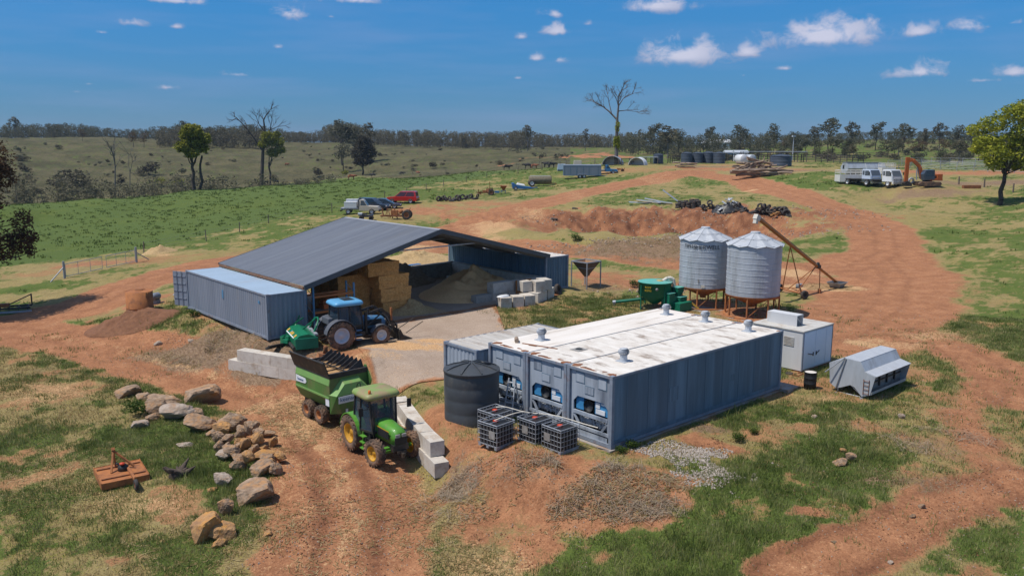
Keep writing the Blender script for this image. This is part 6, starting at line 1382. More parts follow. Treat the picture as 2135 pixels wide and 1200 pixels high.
for lab, u, v, w, h, mt in [
    ('flat topped brown boulder alone at the far left end of the rock line', 253, 832, 52, 24, 'rock'), ('small dark boulder right of the flat topped one', 297, 836, 26, 16, 'rock'),
    ('broad brown boulder with a dark hollow under it in the far rock group', 335, 847, 64, 20, 'rock'), ('dark angular boulder leaning in the far rock group', 322, 866, 42, 30, 'rock'), ('pale topped boulder in the middle of the far rock group', 362, 878, 66, 30, 'rock_pale'),
    ('squat reddish boulder at the foot of the far rock group', 311, 880, 30, 18, 'rock'), ('low grey boulder half hidden in grass left of the far group', 283, 894, 36, 18, 'rock_pale'), ('big two part boulder standing apart near the drive edge', 404, 846, 78, 42, 'rock'),
    ('small brown boulder below the big two part one', 413, 872, 26, 24, 'rock'), ('wide flat brown boulder at the near end of the far group', 412, 899, 64, 28, 'rock'), ('pinkish low boulder joining the two rock groups', 438, 915, 34, 20, 'rock'),
    ('tallest ragged boulder crowning the rock heap', 478, 905, 62, 50, 'rock'), ('rounded orange boulder at the left foot of the tallest one', 462, 917, 40, 32, 'rock_orange'), ('long flat grey slab on the right of the heap', 548, 915, 46, 14, 'rock'),
    ('orange faced slab at the front right of the heap', 548, 962, 62, 26, 'rock_orange'), ('brown boulder under the left front of the heap', 488, 985, 36, 30, 'rock'), ('grey streaked boulder under the orange faced slab', 537, 998, 54, 34, 'rock'),
    ('chalky white boulder in the grass below the heap', 462, 1018, 44, 26, 'rock_pale'), ('tan stone beside the chalky white boulder', 440, 1026, 22, 10, 'rock_orange'), ('largest pinkish block of rock near the drive, below the heap', 515, 1060, 78, 58, 'rock'),
    ('rounded rock leaning on the largest pinkish block', 470, 1080, 34, 34, 'rock'), ('tall rust orange boulder nearest the camera, left one', 416, 1138, 62, 66, 'rock_orange'), ('yellow ochre boulder beside the tall rust orange one', 468, 1128, 52, 40, 'rock_orange'),
    ('small ochre stone at the foot of the nearest two boulders', 458, 1144, 28, 26, 'rock_orange'), ('lone orange stone at the drive edge near the camera', 553, 1122, 20, 13, 'rock_orange'), ('pale pink stone in the grass above the chalky boulder', 468, 960, 34, 20, 'rock_pale'),
    ('tan stone at the foot of the tree stump grass', 382, 934, 28, 10, 'rock_pale'), ('brown rock pile stone on the right hand grass, largest of three', 1757, 972, 28, 18, 'rock'), ('brown stone right of the largest on the right hand grass', 1775, 962, 22, 16, 'rock'), ('orange stone above the other two on the right hand grass', 1758, 945, 14, 10, 'rock_orange'),
    ('grey stone half buried in the right hand grass', 1698, 874, 12, 9, 'rock_pale'), ('round pink stone on the bare ground at right', 1921, 1062, 14, 12, 'rock'), ('flat pink stone in the right hand wheel track', 1905, 1079, 12, 8, 'rock'), ('grey stone on the dug soil behind the right hand grass', 1880, 876, 14, 12, 'rock_pale'),
    ('white stone low in the wheel track at lower right', 1857, 1176, 12, 6, 'rock_pale'), ('reddish stone at the edge of the lower right grass', 1740, 1134, 12, 7, 'rock'), ('white flat stone on the dead grass bank left of the shed', 397, 715, 12, 8, 'rock_pale'), ('long pale stone slab on the dead grass bank', 325, 722, 18, 10, 'rock_pale')]:
    rock(lab, u, v, w, h, mt)
for i in range(26):
    u, v = [(505, 915), (520, 925), (500, 935), (530, 940), (515, 945), (475, 935), (490, 950), (540, 930), (525, 955), (555, 975), (505, 965), (480, 968), (495, 922), (535, 950), (560, 985), (545, 945), (470, 950), (510, 955), (500, 975), (565, 935), (455, 930), (520, 985), (585, 970), (575, 995), (450, 945), (530, 910)][i]
    o = rock('fist to head sized brown rubble stone packed in the middle of the rock heap', u+random.uniform(-3, 3), v+random.uniform(-3, 3), random.uniform(20, 30), random.uniform(18, 28), random.choice(['rock', 'rock', 'rock', 'rock_orange']), 'rubble stones in the rock heap', cat='stone'); o.location.z += .10+.25*(i % 2)*(u < 545)
# ---------------------------------------------------------------- vehicles and machines on the rise
RIGHT = rad(-131.5); LEFT = rad(48.5); TOWARD = rad(-41.5+180)
def car(name, label, u, v, rz, L, Wd, H, kind, body, cat='car'):
    p = onz(u, v); t = thing(name, label, cat, p, rz); h = L/2; r = .36; w = Wd/2
    gb = H*.56
    if kind == 'suv': low = [(-h, .35), (-h-.02, gb*.8), (-h+.05, gb), (h*.42, gb), (h*.95, gb*.88), (h, gb*.6), (h, .35)]; top = [(-h+.06, gb-.01), (-h+.22, H-.06), (-h+.5, H), (h*.06, H-.02), (h*.46, gb-.01)]
    elif kind == 'sedan': low = [(-h, .35), (-h, gb*.92), (-h+.6, gb), (h*.40, gb), (h*.95, gb*.82), (h, gb*.55), (h, .35)]; top = [(-h+.45, gb-.01), (-h+1.15, H-.03), (-h+1.9, H), (h*.05, H-.04), (h*.50, gb-.01)]
    else: low = [(-.1, .42), (-.1, gb), (h*.36, gb), (h*.95, gb*.92), (h, gb*.6), (h, .42)]; top = [(-.08, gb-.01), (-.02, H-.05), (.2, H), (h*.20, H-.03), (h*.42, gb-.01)]
    m = MB(); m.prism(low, -w, w, 'x'); m.build('body', body, t, .05)
    m = MB(); tw = w*.86; n = len(top); lo = [(-w*.96 if z < gb else -tw, y, z) for y, z in top]; hi = [(-q[0], q[1], q[2]) for q in lo]; m.add(lo+hi, [tuple(range(n)), tuple(range(2*n-1, n-1, -1))]+[(i, n+i, n+(i+1) % n, (i+1) % n) for i in range(n)]); m.build('cabin', body, t, .04)
    zz0, zz1 = gb+.04, H-.12; f = (zz1-gb)/(H-gb)
    for sg in (-1, 1):
        x0, x1 = sg*(w*.96+.004), sg*(w*.96+(tw-w*.96)*f+.004); ys = top[0][0]+.25, top[-1][0]-.10; yt = top[1][0]+.18, top[-2][0]+.02
        m = MB(); k = 2 if kind != 'ute' else 1
        for i in range(k):
            a0, a1 = i/k+.02, (i+1)/k-.02; m.add([(x0, ys[0]+(ys[1]-ys[0])*a0, zz0), (x0, ys[0]+(ys[1]-ys[0])*a1, zz0), (x1, yt[0]+(yt[1]-yt[0])*a1, zz1), (x1, yt[0]+(yt[1]-yt[0])*a0, zz1)], [(0, 1, 2, 3)])
        m.build('side_window', MT['glass'], t)
    a, b = top[-1], top[-2]; m = MB(); m.add([(-w*.82, a[0]+.01, a[1]+.06), (w*.82, a[0]+.01, a[1]+.06), (tw*.86, b[0]+.04, b[1]-.08), (-tw*.86, b[0]+.04, b[1]-.08)], [(0, 1, 2, 3)]); m.build('windscreen', MT['glass'], t)
    a, b = top[0], top[1]; m = MB(); m.add([(-w*.78, a[0]-.02+.03, a[1]+.10), (w*.78, a[0]-.02+.03, a[1]+.10), (tw*.80, b[0]-.03, b[1]-.05), (-tw*.80, b[0]-.03, b[1]-.05)], [(3, 2, 1, 0)]); m.build('rear_window', MT['glass'], t)
    for sg in (-1, 1):
        for y in (-h*.60, h*.62): wheel(t, sg*(w-.08), y, r, .24, .21, MT['tyre'], MT['rim_grey'], 0)
        m = MB(); m.box(sg*w*.72-.16, sg*w*.72+.16, h-.03, h+.02, gb*.62, gb*.80); m.build('headlight', MT['plastic_white'], t)
        if kind != 'ute': m = MB(); m.box(sg*w*.86-.10, sg*w*.86+.10, -h-.03, -h+.03, gb*.55, gb*.85); m.build('tail_light', MT['cap_red'], t)
    m = MB(); m.box(-w*.95, w*.95, h-.04, h+.08, .32, .52); m.box(-w*.95, w*.95, -h-.06, -h+.04, .34, .52); m.build('bumper', MT['black'], t)
    if kind == 'ute':
        m = MB(); m.box(-w, w, -h, -.14, .72, .82); m.bar((-.35, -h, .6), (-.35, h*.5, .6), .1, .16); m.bar((.35, -h, .6), (.35, h*.5, .6), .1, .16); m.build('tray', MT['galv_dull'], t)
        m = MB(); m.bar((-w, -.16, .82), (-w, -.16, H), .06); m.bar((w, -.16, .82), (w, -.16, H), .06); m.bar((-w, -.16, H), (w, -.16, H), .06); m.build('headboard', MT['black_steel'], t)
    return t
car('parked_car', 'red station wagon with a dusty orange roof and bonnet, last in the parked row', 840, 423, LEFT-.12, 4.8, 1.9, 1.85, 'suv', MT['car_red'])
car('parked_car', 'dark grey sedan parked between the red wagon and the navy four wheel drive', 803, 434, RIGHT+.05, 4.6, 1.8, 1.45, 'sedan', MT['car_grey'])
car('parked_car', 'navy four wheel drive parked right behind the cream ute', 779, 438, RIGHT-.25, 4.5, 1.85, 1.75, 'suv', MT['car_navy'])
ut = car('parked_ute', 'cream tray back ute carrying two white boxes, nearest of the parked row', 752, 445, RIGHT+.04, 5.2, 1.85, 1.95, 'ute', MT['ute_cream'], 'ute')
for nm, lab, dx, dy, dz in (('tool_box', 'white plastic box on the near side of the cream ute tray', .45, -1.25, .83), ('tool_box', 'white plastic box on the far side of the cream ute tray, standing taller', -.45, -1.1, .83)):
    m = MB(); hh = .72 if dx > 0 else 1.05; m.box(-.42, .42, -.85, .85, 0, hh); m.box(-.44, .44, -.87, .87, hh+.002, hh+.06); o = m.build(nm, MT['plastic_white'], None, .04); M_ = Matrix.Translation(ut.location) @ rotz(ut.rotation_euler.z); q = M_ @ Vector((dx, dy, dz)); o.location = q; o.rotation_euler = ut.rotation_euler; tag(o, lab, 'box')
car('parked_ute', 'bright blue ute parked behind the grey livestock trailer', 1262, 362, RIGHT, 4.9, 1.85, 1.8, 'ute', MT['ute_blue'], 'ute')
def quad():
    t = thing('quad_bike', 'dark blue and white quad bike behind the shed roof, beside the ute', 'quad bike', onz(764, 459), RIGHT+.1)
    for x in (-.42, .42):
        for y in (-.62, .62): wheel(t, x, y, .30, .24, .14, MT['tyre'], MT['black'], 0)
    m = MB(); m.box(-.22, .22, -.85, .8, .42, .68); m.hexa([(-.5, .3, .62), (.5, .3, .62), (.5, .95, .62), (-.5, .95, .62)], [(-.45, .35, .72), (.45, .35, .72), (.4, .9, .80), (-.4, .9, .80)]); m.box(-.5, .5, -1.0, -.35, .62, .72); m.build('body', MT['car_navy'], t, .04)
    m = MB(); m.box(-.2, .2, -.6, .1, .72, .86); m.build('seat', MT['black'], t, .05); m = MB(); m.tube((-.4, .35, 1.1), (.4, .35, 1.1), .025); m.tube((0, .45, .7), (0, .35, 1.1), .03); m.build('handlebar', MT['black_steel'], t)
    m = MB(); m.box(-.35, .35, -1.05, -.5, .74, .95); m.build('carrier_box', MT['plastic_white'], t)
quad()
def junk(label, u, v, rz, seed, n=16, size=1.0, wheelr=.55, name='implement', mt='rust'):
    random.seed(seed); t = thing(name, label, 'implement', onz(u, v), rz); m = MB()
    for y in (-.4, .4): m.bar((-1.6*size, y*size, .45), (1.5*size, y*size, .45), .10, .14)
    for k in range(n):
        x = random.uniform(-1.5, 1.4)*size; y = random.uniform(-.5, .5)*size; q = (x+random.uniform(-.5, .5), y+random.uniform(-.3, .3), random.uniform(.3, 1.2)*size); m.bar((x, y, random.uniform(.1, .5)), q, random.uniform(.05, .11))
    m.build('frame', MT[mt], t)
    m = MB(); m.box(-.5*size, .2*size, -.3*size, .3*size, .5, .95*size); m.lathe([(.001, -.25), (.22*size, -.25), (.22*size, .25), (.001, .25)], 12, (.5*size, 0, .8*size), 'y'); m.build('gearbox', MT['rust_orange' if mt == 'rust' else mt], t)
    for sg in (-1, 1): w = wheel(t, 0, 0, wheelr, .2, wheelr*.55, MT['tyre'], MT['rust'], 0); w.location = (1.15*size, sg*.55*size, wheelr); w.rotation_euler = (0, 0, rad(90))
    return t
junk('rusty old implement with one big tyre on the grass behind the shed roof', 826, 457, rad(-41.5), 3, 20, 1.25, .62)
junk('small rusty tractor wreck with an upright pipe, right of the tyre heap', 1012, 407, rad(-41.5), 8, 14, .9, .5)
m = MB(); m.tube((0, 0, .5), (0, 0, 2.3), .05); m.box(-.5, .5, -.35, .35, .55, 1.15); o = m.build('pipe_stand', MT['rust']); o.location = onz(1021, 407); tag(o, 'rusty box and upright pipe beside the small tractor wreck', 'scrap metal')
def spreader():
    t = thing('fertiliser_spreader', 'small orange cone hopper on a blue frame, on the grass by the tracks', 'spreader', onz(1050, 403), rad(-41.5))
    m = MB(); m.add([(-.15, -.15, .55), (.15, -.15, .55), (.15, .15, .55), (-.15, .15, .55), (-.62, -.55, 1.35), (.62, -.55, 1.35), (.62, .55, 1.35), (-.62, .55, 1.35)], [(0, 1, 5, 4), (1, 2, 6, 5), (2, 3, 7, 6), (3, 0, 4, 7), (0, 3, 2, 1), (4, 5, 6, 7)]); m.build('hopper', MT['digger_orange'], t)
    m = MB(); m.bar((-.4, 0, .5), (.4, 0, .5), .12); m.bar((-.3, 0, 0), (-.3, 0, .6), .08); m.bar((.3, 0, 0), (.3, 0, .6), .08); m.bar((-1.4, 0, .25), (-.3, 0, .35), .12); m.box(-1.6, -.8, -.3, .3, .1, .4); m.build('frame', MT['spreader_blue'], t)
spreader()
def baler():
    t = thing('implement', 'bright blue low implement with a white cover and small wheels, beside the brown drum spreader', 'implement', onz(1088, 396), rad(-41.5+4))
    m = MB(); m.prism([(-1.7, .25), (-1.9, 1.25), (-1.5, 1.3), (-1.0, .95), (.2, .7), (1.7, .55), (1.7, .3), (.3, .2)], -.8, .8, 'y'); m.build('body', MT['spreader_blue'], t, .04)
    m = MB(); m.hexa([(-1.0, -.7, 1.0), (.6, -.7, .75), (.6, .7, .75), (-1.0, .7, 1.0)], [(-.8, -.5, 1.3), (.4, -.5, 1.05), (.4, .5, 1.05), (-.8, .5, 1.3)]); m.build('cover', MT['plastic_white'], t, .05)
    m = MB(); m.bar((1.5, 0, .4), (2.9, 0, .45), .14); m.bar((1.4, -.8, .35), (2.2, -.9, .4), .3, .14); m.build('drawbar', MT['spreader_blue'], t)
    for sg in (-1, 1): w = wheel(t, 0, 0, .34, .22, .18, MT['tyre'], MT['plastic_white'], 0); w.location = (-1.2, sg*.85, .34); w.rotation_euler = (0, 0, rad(90))
baler()
def drum_spreader():
    t = thing('manure_spreader', 'brown barrel shaped spreader on big wheels, right of the bright blue implement', 'spreader', onz(1123, 388), rad(-41.5+3))
    m = MB(); m.lathe([(.001, -2.1), (.72, -2.1), (.78, -1.9), (.78, 1.9), (.72, 2.1), (.001, 2.1)], 24, (0.3, 0, 1.15), 'x'); m.build('barrel', MT['spreader_brown'], t)
    m = MB(); m.box(-1.6, 2.2, -.2, .2, 1.86, 1.96); m.build('lid', MT['plastic_white'], t)
    for sg in (-1, 1): w = wheel(t, 0, 0, .62, .4, .36, MT['tyre'], MT['plastic_white'], 0); w.location = (-1.35, sg*.95, .62); w.rotation_euler = (0, 0, rad(90))
    m = MB(); m.bar((-1.6, 0, .45), (3.4, 0, .5), .2, .2); m.bar((-1.35, -.95, .62), (-1.35, .95, .62), .1); m.bar((2.3, -.4, .4), (2.3, .4, 2.0), .06); m.build('chassis', MT['rust'], t)
drum_spreader()
def stock_trailer():
    t = thing('livestock_trailer', 'long closed grey livestock trailer with twin axles, standing on the far grass', 'trailer', onz(1213, 371), rad(-41.5))
    L, w, z0, z1 = 3.75, 1.1, .5, 2.55
    m = MB(); m.box(-L, L, -w, w, z0, z1); m.hexa([(-L, -w, z1), (L, -w, z1), (L, w, z1), (-L, w, z1)], [(-L+.3, -w*.7, z1+.14), (L, -w*.7, z1+.18), (L, w*.7, z1+.18), (-L+.3, w*.7, z1+.14)]); m.build('body', MT['trailer_grey'], t)
    m = MB()
    for x in (-L, -L+1.35, -L+2.6, -L+3.9, 1.3, L-.6, L): m.box(x-.05, x+.05, -w-.03, -w, z0, z1)
    m.box(-L, L, -w-.03, -w, z0, z0+.12); m.box(-L, L, -w-.03, -w, z1-.12, z1); m.build('panel_ribs', MT['slate_side'], t)
    for x in (-.45, .40):
        for sg in (-1, 1): w_ = wheel(t, 0, 0, .36, .22, .20, MT['tyre'], MT['plastic_white'], 0); w_.location = (x, sg*(w+.02), .36); w_.rotation_euler = (0, 0, rad(90))
    m = MB(); m.prism([(-1.0, .45), (-.9, .75), (.85, .75), (.98, .45), (.85, .45), (.78, .68), (-.82, .68), (-.9, .45)], -w-.18, -w-.01, 'y'); m.build('mudguard', MT['galv_dull'], t)
    m = MB(); m.bar((L, -.6, .5), (L+1.5, 0, .5), .1); m.bar((L, .6, .5), (L+1.5, 0, .5), .1); m.tube((L+1.3, 0, 0), (L+1.3, 0, .8), .05); m.build('drawbar', MT['galv_dull'], t)
stock_trailer()
for nm, lab, u, v, w, d, h, mt, cat in [('storage_box', 'pale blue steel box at the left end of the livestock trailer', 1171, 356, 2.0, 1.6, 1.5, 'box_roof_blue', 'box'), ('crate', 'cream canopy standing behind the livestock trailer roof', 1204, 352, 2.0, 1.6, 1.9, 'ute_cream', 'canopy')]:
    m = MB(); m.hexa([(-w/2, -d/2, .25), (w/2, -d/2, .25), (w/2, d/2, .25), (-w/2, d/2, .25)], [(-w*.42, -d*.42, h), (w*.42, -d*.42, h), (w*.42, d*.42, h), (-w*.42, d*.42, h)]); m.box(-w/2, w/2, -d*.3, d*.3, 0, .25); o = m.build(nm, MT[mt], None, .05); o.location = onz(u, v); o.rotation_euler = (0, 0, rad(-41.5)); tag(o, lab, cat)
junk('orange rusty implement to the right of the blue ute, under the bare tree', 1290, 358, rad(-41.5), 15, 10, .7, .3, mt='rust_orange')
# trucks, crate, feeders, excavator
def truck(label, u, v, rz, body, S=1.0):
    t = thing('farm_truck', label, 'truck', onz(u, v), rz); w = 1.1
    m = MB(); m.prism([(-1.0, .75), (-1.0, 2.55), (-.85, 2.65), (.45, 2.62), (.95, 1.62), (1.02, .75)], -w, w, 'x'); m.build('cab', body, t, .06)
    m = MB(); m.add([(-w*.88, .965, 1.64), (w*.88, .965, 1.64), (w*.80, .53, 2.50), (-w*.80, .53, 2.50)], [(0, 1, 2, 3)]); m.build('windscreen', MT['glass'], t)
    for sg in (-1, 1):
        m = MB(); x = sg*(w+.004); m.add([(x, -.35, 1.62), (x, .78, 1.62), (x, .42, 2.42), (x, -.35, 2.42)], [(0, 1, 2, 3)]); m.add([(x, -.85, 1.7), (x, -.45, 1.7), (x, -.45, 2.4), (x, -.85, 2.4)], [(0, 1, 2, 3)]); m.build('side_window', MT['glass'], t)
        m = MB(); m.tube((sg*w, .75, 2.2), (sg*(w+.3), .85, 2.2), .02); m.box(sg*(w+.3)-.1, sg*(w+.3)+.1, .82, .88, 1.8, 2.25); m.build('mirror', MT['black'], t)
        m = MB(); m.box(sg*.78-.2, sg*.78+.2, 1.0, 1.05, .95, 1.15); m.build('headlight', MT['plate_grey'], t)
        wheel(t, sg*.95, .1, .48, .28, .27, MT['tyre'], MT['plastic_white'], 0); wheel(t, sg*.95, -4.0, .48, .5, .27, MT['tyre'], MT['plastic_white'], 0)
    m = MB(); m.box(-w, w, .95, 1.14, .42, .78); m.box(-.7, .7, 1.0, 1.05, 1.22, 1.38); m.build('bumper', MT['black' if body is MT['plaster_far'] else 'crate_white'], t, .03)
    m = MB(); m.bar((-.42, -6, .75), (-.42, .6, .75), .12, .2); m.bar((.42, -6, .75), (.42, .6, .75), .12, .2); m.box(-1.15, 1.15, -6, -1.3, .92, 1.05); m.build('tray', MT['black_steel'], t)
    return t
m_('truck_pale_blue', (.56, .63, .74), (.50, .57, .68), 1, .35, coat=.4)
truck('pale blue farm truck between the stock crate and the truck with a bull bar', 1816, 387, TOWARD+rad(22), MT['truck_pale_blue'])
T2 = truck('white farm truck with a bull bar, parked left of the orange excavator', 1859, 389, TOWARD+rad(24), MT['truck_white'])
m = MB()
for z in (.5, .75, 1.0, 1.25): m.tube((-1.0, 1.2, z), (1.0, 1.2, z), .04)
for x in (-1, -.4, .4, 1): m.tube((x, 1.2, .45), (x, 1.2, 1.28), .045)
m.build('bull_bar', MT['galv_light'], T2)
def stock_crate(label, u, v, rz, L, Wd, mt):
    t = thing('stock_crate', label, 'crate', onz(u, v), rz); m = MB(); H = 1.35
    for y in (-Wd/2, Wd/2): m.box(-L/2, L/2, y-.03, y+.03, .25, H)
    for x in (-L/2, L/2): m.box(x-.03, x+.03, -Wd/2+.031, Wd/2-.031, .25, H)
    m.box(-L/2+.1, L/2-.1, -Wd/2+.1, Wd/2-.1, .12, .25); m.build('panel', mt, t)
    m = MB()
    for z in (1.6, 1.85, 2.1):
        q = [(-L/2, -Wd/2), (L/2, -Wd/2), (L/2, Wd/2), (-L/2, Wd/2), (-L/2, -Wd/2)]
        for a, b in zip(q[:-1], q[1:]): m.tube((*a, z), (*b, z), .035, None, 6)
    for k in range(6):
        for y in (-Wd/2, Wd/2): x = -L/2+L*k/5; m.tube((x, y, .2), (x, y, 2.1), .035, None, 6)
    m.build('rail', mt, t)
stock_crate('white steel stock crate with open top rails, left of the trucks', 1772, 381, rad(-41.5), 4.3, 2.2, MT['crate_white'])
def hexbin(label, u, v, rz, L):
    t = thing('grain_feeder', label, 'feeder', onz(u, v), rz); s = [(-.55, .2), (-1.1, 1.0), (-.7, 1.9), (.5, 2.0), (1.1, 1.1), (.7, .2)]; m = MB(); m.prism(s, -L/2, L/2, 'x'); m.build('body', MT['galv'], t); m = MB(); m.box(-L/2-.06, L/2+.06, -.75, .5, 2.0, 2.05); m.build('lid', MT['galv_light'], t)
    m = MB(); m.prism([(.05, .9), (.45, .9), (.45, 1.5), (.05, 1.6)], -L/2-.03, -L/2-.005, 'x'); m.build('opening', MT['black'], t)
    for x in (-L/2+.3, L/2-.3): m = MB(); m.box(x-.05, x+.05, -.6, .6, 0, .2); m.build('foot', MT['galv_dull'], t)
hexbin('six sided galvanised feeder lying behind the white stock crate', 1779, 362, rad(-25), 4.0); hexbin('second six sided galvanised feeder, behind the pale blue truck cab', 1818, 362, rad(-25), 4.2)
stock_crate('small white steel frame with rusty stains behind the two trucks', 1848, 365, rad(-41.5), 2.4, 1.6, MT['crate_white'])
def excavator():
    t = thing('excavator', 'orange excavator with its arm folded straight down beside the white truck', 'excavator', onz(1932, 389), rad(-41.5))
    for y in (-.95, .95): m = MB(); m.prism([(-1.5, .12), (-1.75, .45), (-1.5, .78), (1.5, .78), (1.75, .45), (1.5, .12)], y-.25, y+.25, 'y'); m.build('track', MT['tyre_muddy'], t, .06)
    m = MB(); m.lathe([(.001, .6), (.7, .6), (.7, .95), (.001, .95)], 20); m.build('turntable', MT['black_steel'], t)
    m = MB(); m.box(-.2, 1.8, -1.15, 1.15, .96, 1.25); m.box(.9, 1.75, -1.15, 1.15, 1.25, 1.95); m.build('body', MT['digger_orange'], t, .06)
    m = MB(); m.prism([(-1.0, 1.0), (-1.15, 1.9), (-.85, 2.55), (.5, 2.6), (.6, 1.0)], -1.15, -.05, 'y'); m.build('cab', MT['car_grey'], t, .05)
    m = MB(); m.add([(-.85, -1.155, 1.6), (.4, -1.155, 1.6), (.38, -1.155, 2.4), (-.75, -1.155, 2.4)], [(0, 1, 2, 3)]); m.build('cab_window', MT['glass_blue'], t)
    P = [(-.6, .45, 1.15), (-1.1, .45, 3.0), (-2.2, .45, 4.0), (-3.0, .45, 3.9)]
    m = MB(); m.bar(P[0], P[1], .36, .5); m.bar(P[1], P[2], .34, .5); m.bar(P[2], (-2.95, .45, 3.85), .32, .4); m.build('boom', MT['digger_orange'], t, .03)
    m = MB(); m.bar((-3.05, .45, 4.45), (-3.05, .45, .75), .34, .55); m.tube((-2.3, .45, 4.2), (-3.0, .45, 4.3), .09); m.build('arm', MT['digger_orange'], t, .03)
    m = MB(); m.prism([(-3.3, .05), (-3.45, .55), (-3.0, .85), (-2.35, .5), (-2.2, .05)], .0, .9, 'y'); m.build('bucket', MT['black_steel'], t)
    m = MB(); m.tube((-1.5, .3, 1.0), (-1.6, .3, 2.6), .09); m.tube((-.9, .6, 1.2), (-1.35, .6, 2.9), .09); m.build('hydraulic_ram', MT['galv_dull'], t)
excavator()
m = MB(); m.lathe([(.30, -.12), (.5, -.14), (.55, 0), (.5, .14), (.30, .12), (.30, -.12)], 20, (0, 0, 0), 'y'); o = m.build('tyre', MT['galv_dull']); p = onz(1903, 385); o.location = (p[0]+1.2, p[1]+.8, p[2]+.55); o.rotation_euler = (.1, 0, rad(-30)); tag(o, 'grey wheel standing between the excavator arm and its cab', 'tyre')
# ---------------------------------------------------------------- tanks, shelters and buildings on the crest
for i, (u, v, w) in enumerate(((1431, 340, 22), (1454, 340, 22), (1476, 340, 23), (1499, 341, 23), (1372, 341, 20))):
    p = onz(u, v); k = math.hypot(p[0], p[1])/FPX; r = w*k/2
    lab = ('dark blue grey water tank leftmost of the row of four', 'dark blue grey water tank second from the left of the row of four', 'dark blue grey water tank third from the left of the row of four', 'dark blue grey water tank rightmost of the row of four', 'dark water tank standing alone left of the row of four')[i]
    poly_tank('water_tank', lab, p, r, r*1.70, r*.32, MT['tank_blue'], 'dark water tanks on the crest', 3, False)
p = onz(1628, 346); poly_tank('water_tank', 'wide low dark water tank behind the log heap', p, 20*math.hypot(p[0], p[1])/FPX, 2.1, .5, MT['tank_blue'], 'dark water tanks on the crest', 3, False)
def shelter(label, u, v, r, L, mt, rz):
    t = thing('calf_shelter', label, 'shelter', onz(u, v), rz); m = MB(); n = 14
    pts = [(r*math.cos(math.pi*i/n), r*.9*math.sin(math.pi*i/n)) for i in range(n+1)]; q = [(x*.95, z*.95) for x, z in pts]; m.prism(pts+q[::-1], -L/2, L/2, 'y'); m.build('roof', MT[mt], t)
    m = MB(); m.prism(q, L/2-.06, L/2, 'y'); m.build('back_wall', MT[mt], t)
shelter('grey arched calf shelter at the foot of the bare tree', 1278, 344, 2.3, 2.4, 'galv_dull', rad(-60)); shelter('white arched calf shelter left of the timber table', 1330, 344, 1.9, 2.2, 'plastic_white', rad(-70))
for nm, lab, u, v, r, L, mt in [('drum_tank', 'pale fibreglass drum lying end-on left of the log heap', 1545, 342, 1.15, 2.4, 'plastic_white'), ('drum_tank', 'galvanised drum lying beside the pale fibreglass drum', 1563, 341, 1.1, 2.2, 'galv')]:
    m = MB(); m.lathe([(.001, -L/2), (r*.97, -L/2), (r, -L/2+.05), (r, L/2), (.001, L/2)], 20, (0, 0, r), 'x'); o = m.build(nm, MT[mt]); o.location = onz(u, v); o.rotation_euler = (0, 0, rad(70)); tag(o, lab, 'drum')
def table(label, u, v, L, Wd, H, n, mt='pole_wood'):
    t = thing('timber_platform', label, 'platform', onz(u, v), rad(-41.5)); m = MB(); m.box(-L/2, L/2, -Wd/2, Wd/2, H-.14, H); m.build('top', MT['galv_light'], t)
    for k in range(n):
        for y in (-Wd/2+.1, Wd/2-.1): m = MB(); m.box(-L/2+.1+(L-.2)*k/(n-1)-.08, -L/2+.1+(L-.2)*k/(n-1)+.08, y-.08, y+.08, 0, H-.14); m.build('post', MT[mt], t)
table('low timber platform with a pale top, left of the lone dark tank', 1352, 341, 4.2, 2.0, 1.55, 4)
table('long thin pale roof over the timber cattle race', 1612, 338, 16.5, 2.4, 2.75, 8); table('short timber roof frame at the left end of the cattle race', 1522, 337, 9, 2, 2.35, 6)
def shack(label, u, v, w, d, h, mt, roof, rz=rad(-41.5), D=None):
    p = onz(u, v) if D is None else (lambda q: (q[0], q[1], gz1(q[0], q[1])))(gd(u, v, D)); t = thing('farm_building', label, 'building', p, rz); m = MB(); m.box(-w/2, w/2, -d/2, d/2, 0, h); m.build('wall', MT[mt], t)
    m = MB(); m.prism([(-d/2-.3, h), (0, h+d*.22), (d/2+.3, h), (d/2+.3, h-.15), (-d/2-.3, h-.15)], -w/2-.3, w/2+.3, 'x'); m.build('roof', MT[roof], t)
    m = MB()
    for k in range(2): m.box(-w*.3+k*w*.4, -w*.3+k*w*.4+w*.16, -d/2-.02, -d/2-.004, h*.35, h*.75)
    m.build('window', MT['glass'], t)
shack('small white building behind the yards rails', 1543, 336, 3.2, 2.4, 2.4, 'plaster_far', 'tin_far'); shack('small blue grey building behind the row of four tanks', 1522, 334, 3.0, 2.4, 2.3, 'ute_blue', 'tin_far')
shack('distant house with a pale gable roof between the trees, its left wing', 1488, 306, 10, 7, 3.0, 'plaster_far', 'tin_far', rad(-70), 420); shack('distant low pale shed right of the far house', 1500, 306, 9, 6, 3.2, 'plaster_far', 'plaster_far', rad(-41), 410)
def light_pole():
    t = thing('light_pole', 'tall grey light pole rising behind the cattle race', 'pole', onz(1652, 336)); p = t.location; H = zrow(p[0], p[1], 285)-p[2]; m = MB(); m.tube((0, 0, 0), (0, 0, H), .14, .09, 8); m.build('pole', MT['galv_light'], t); m = MB(); m.box(-.7, .7, -.2, .2, H-.1, H+.35); m.build('lamp_head', MT['galv_light'], t)
light_pole()
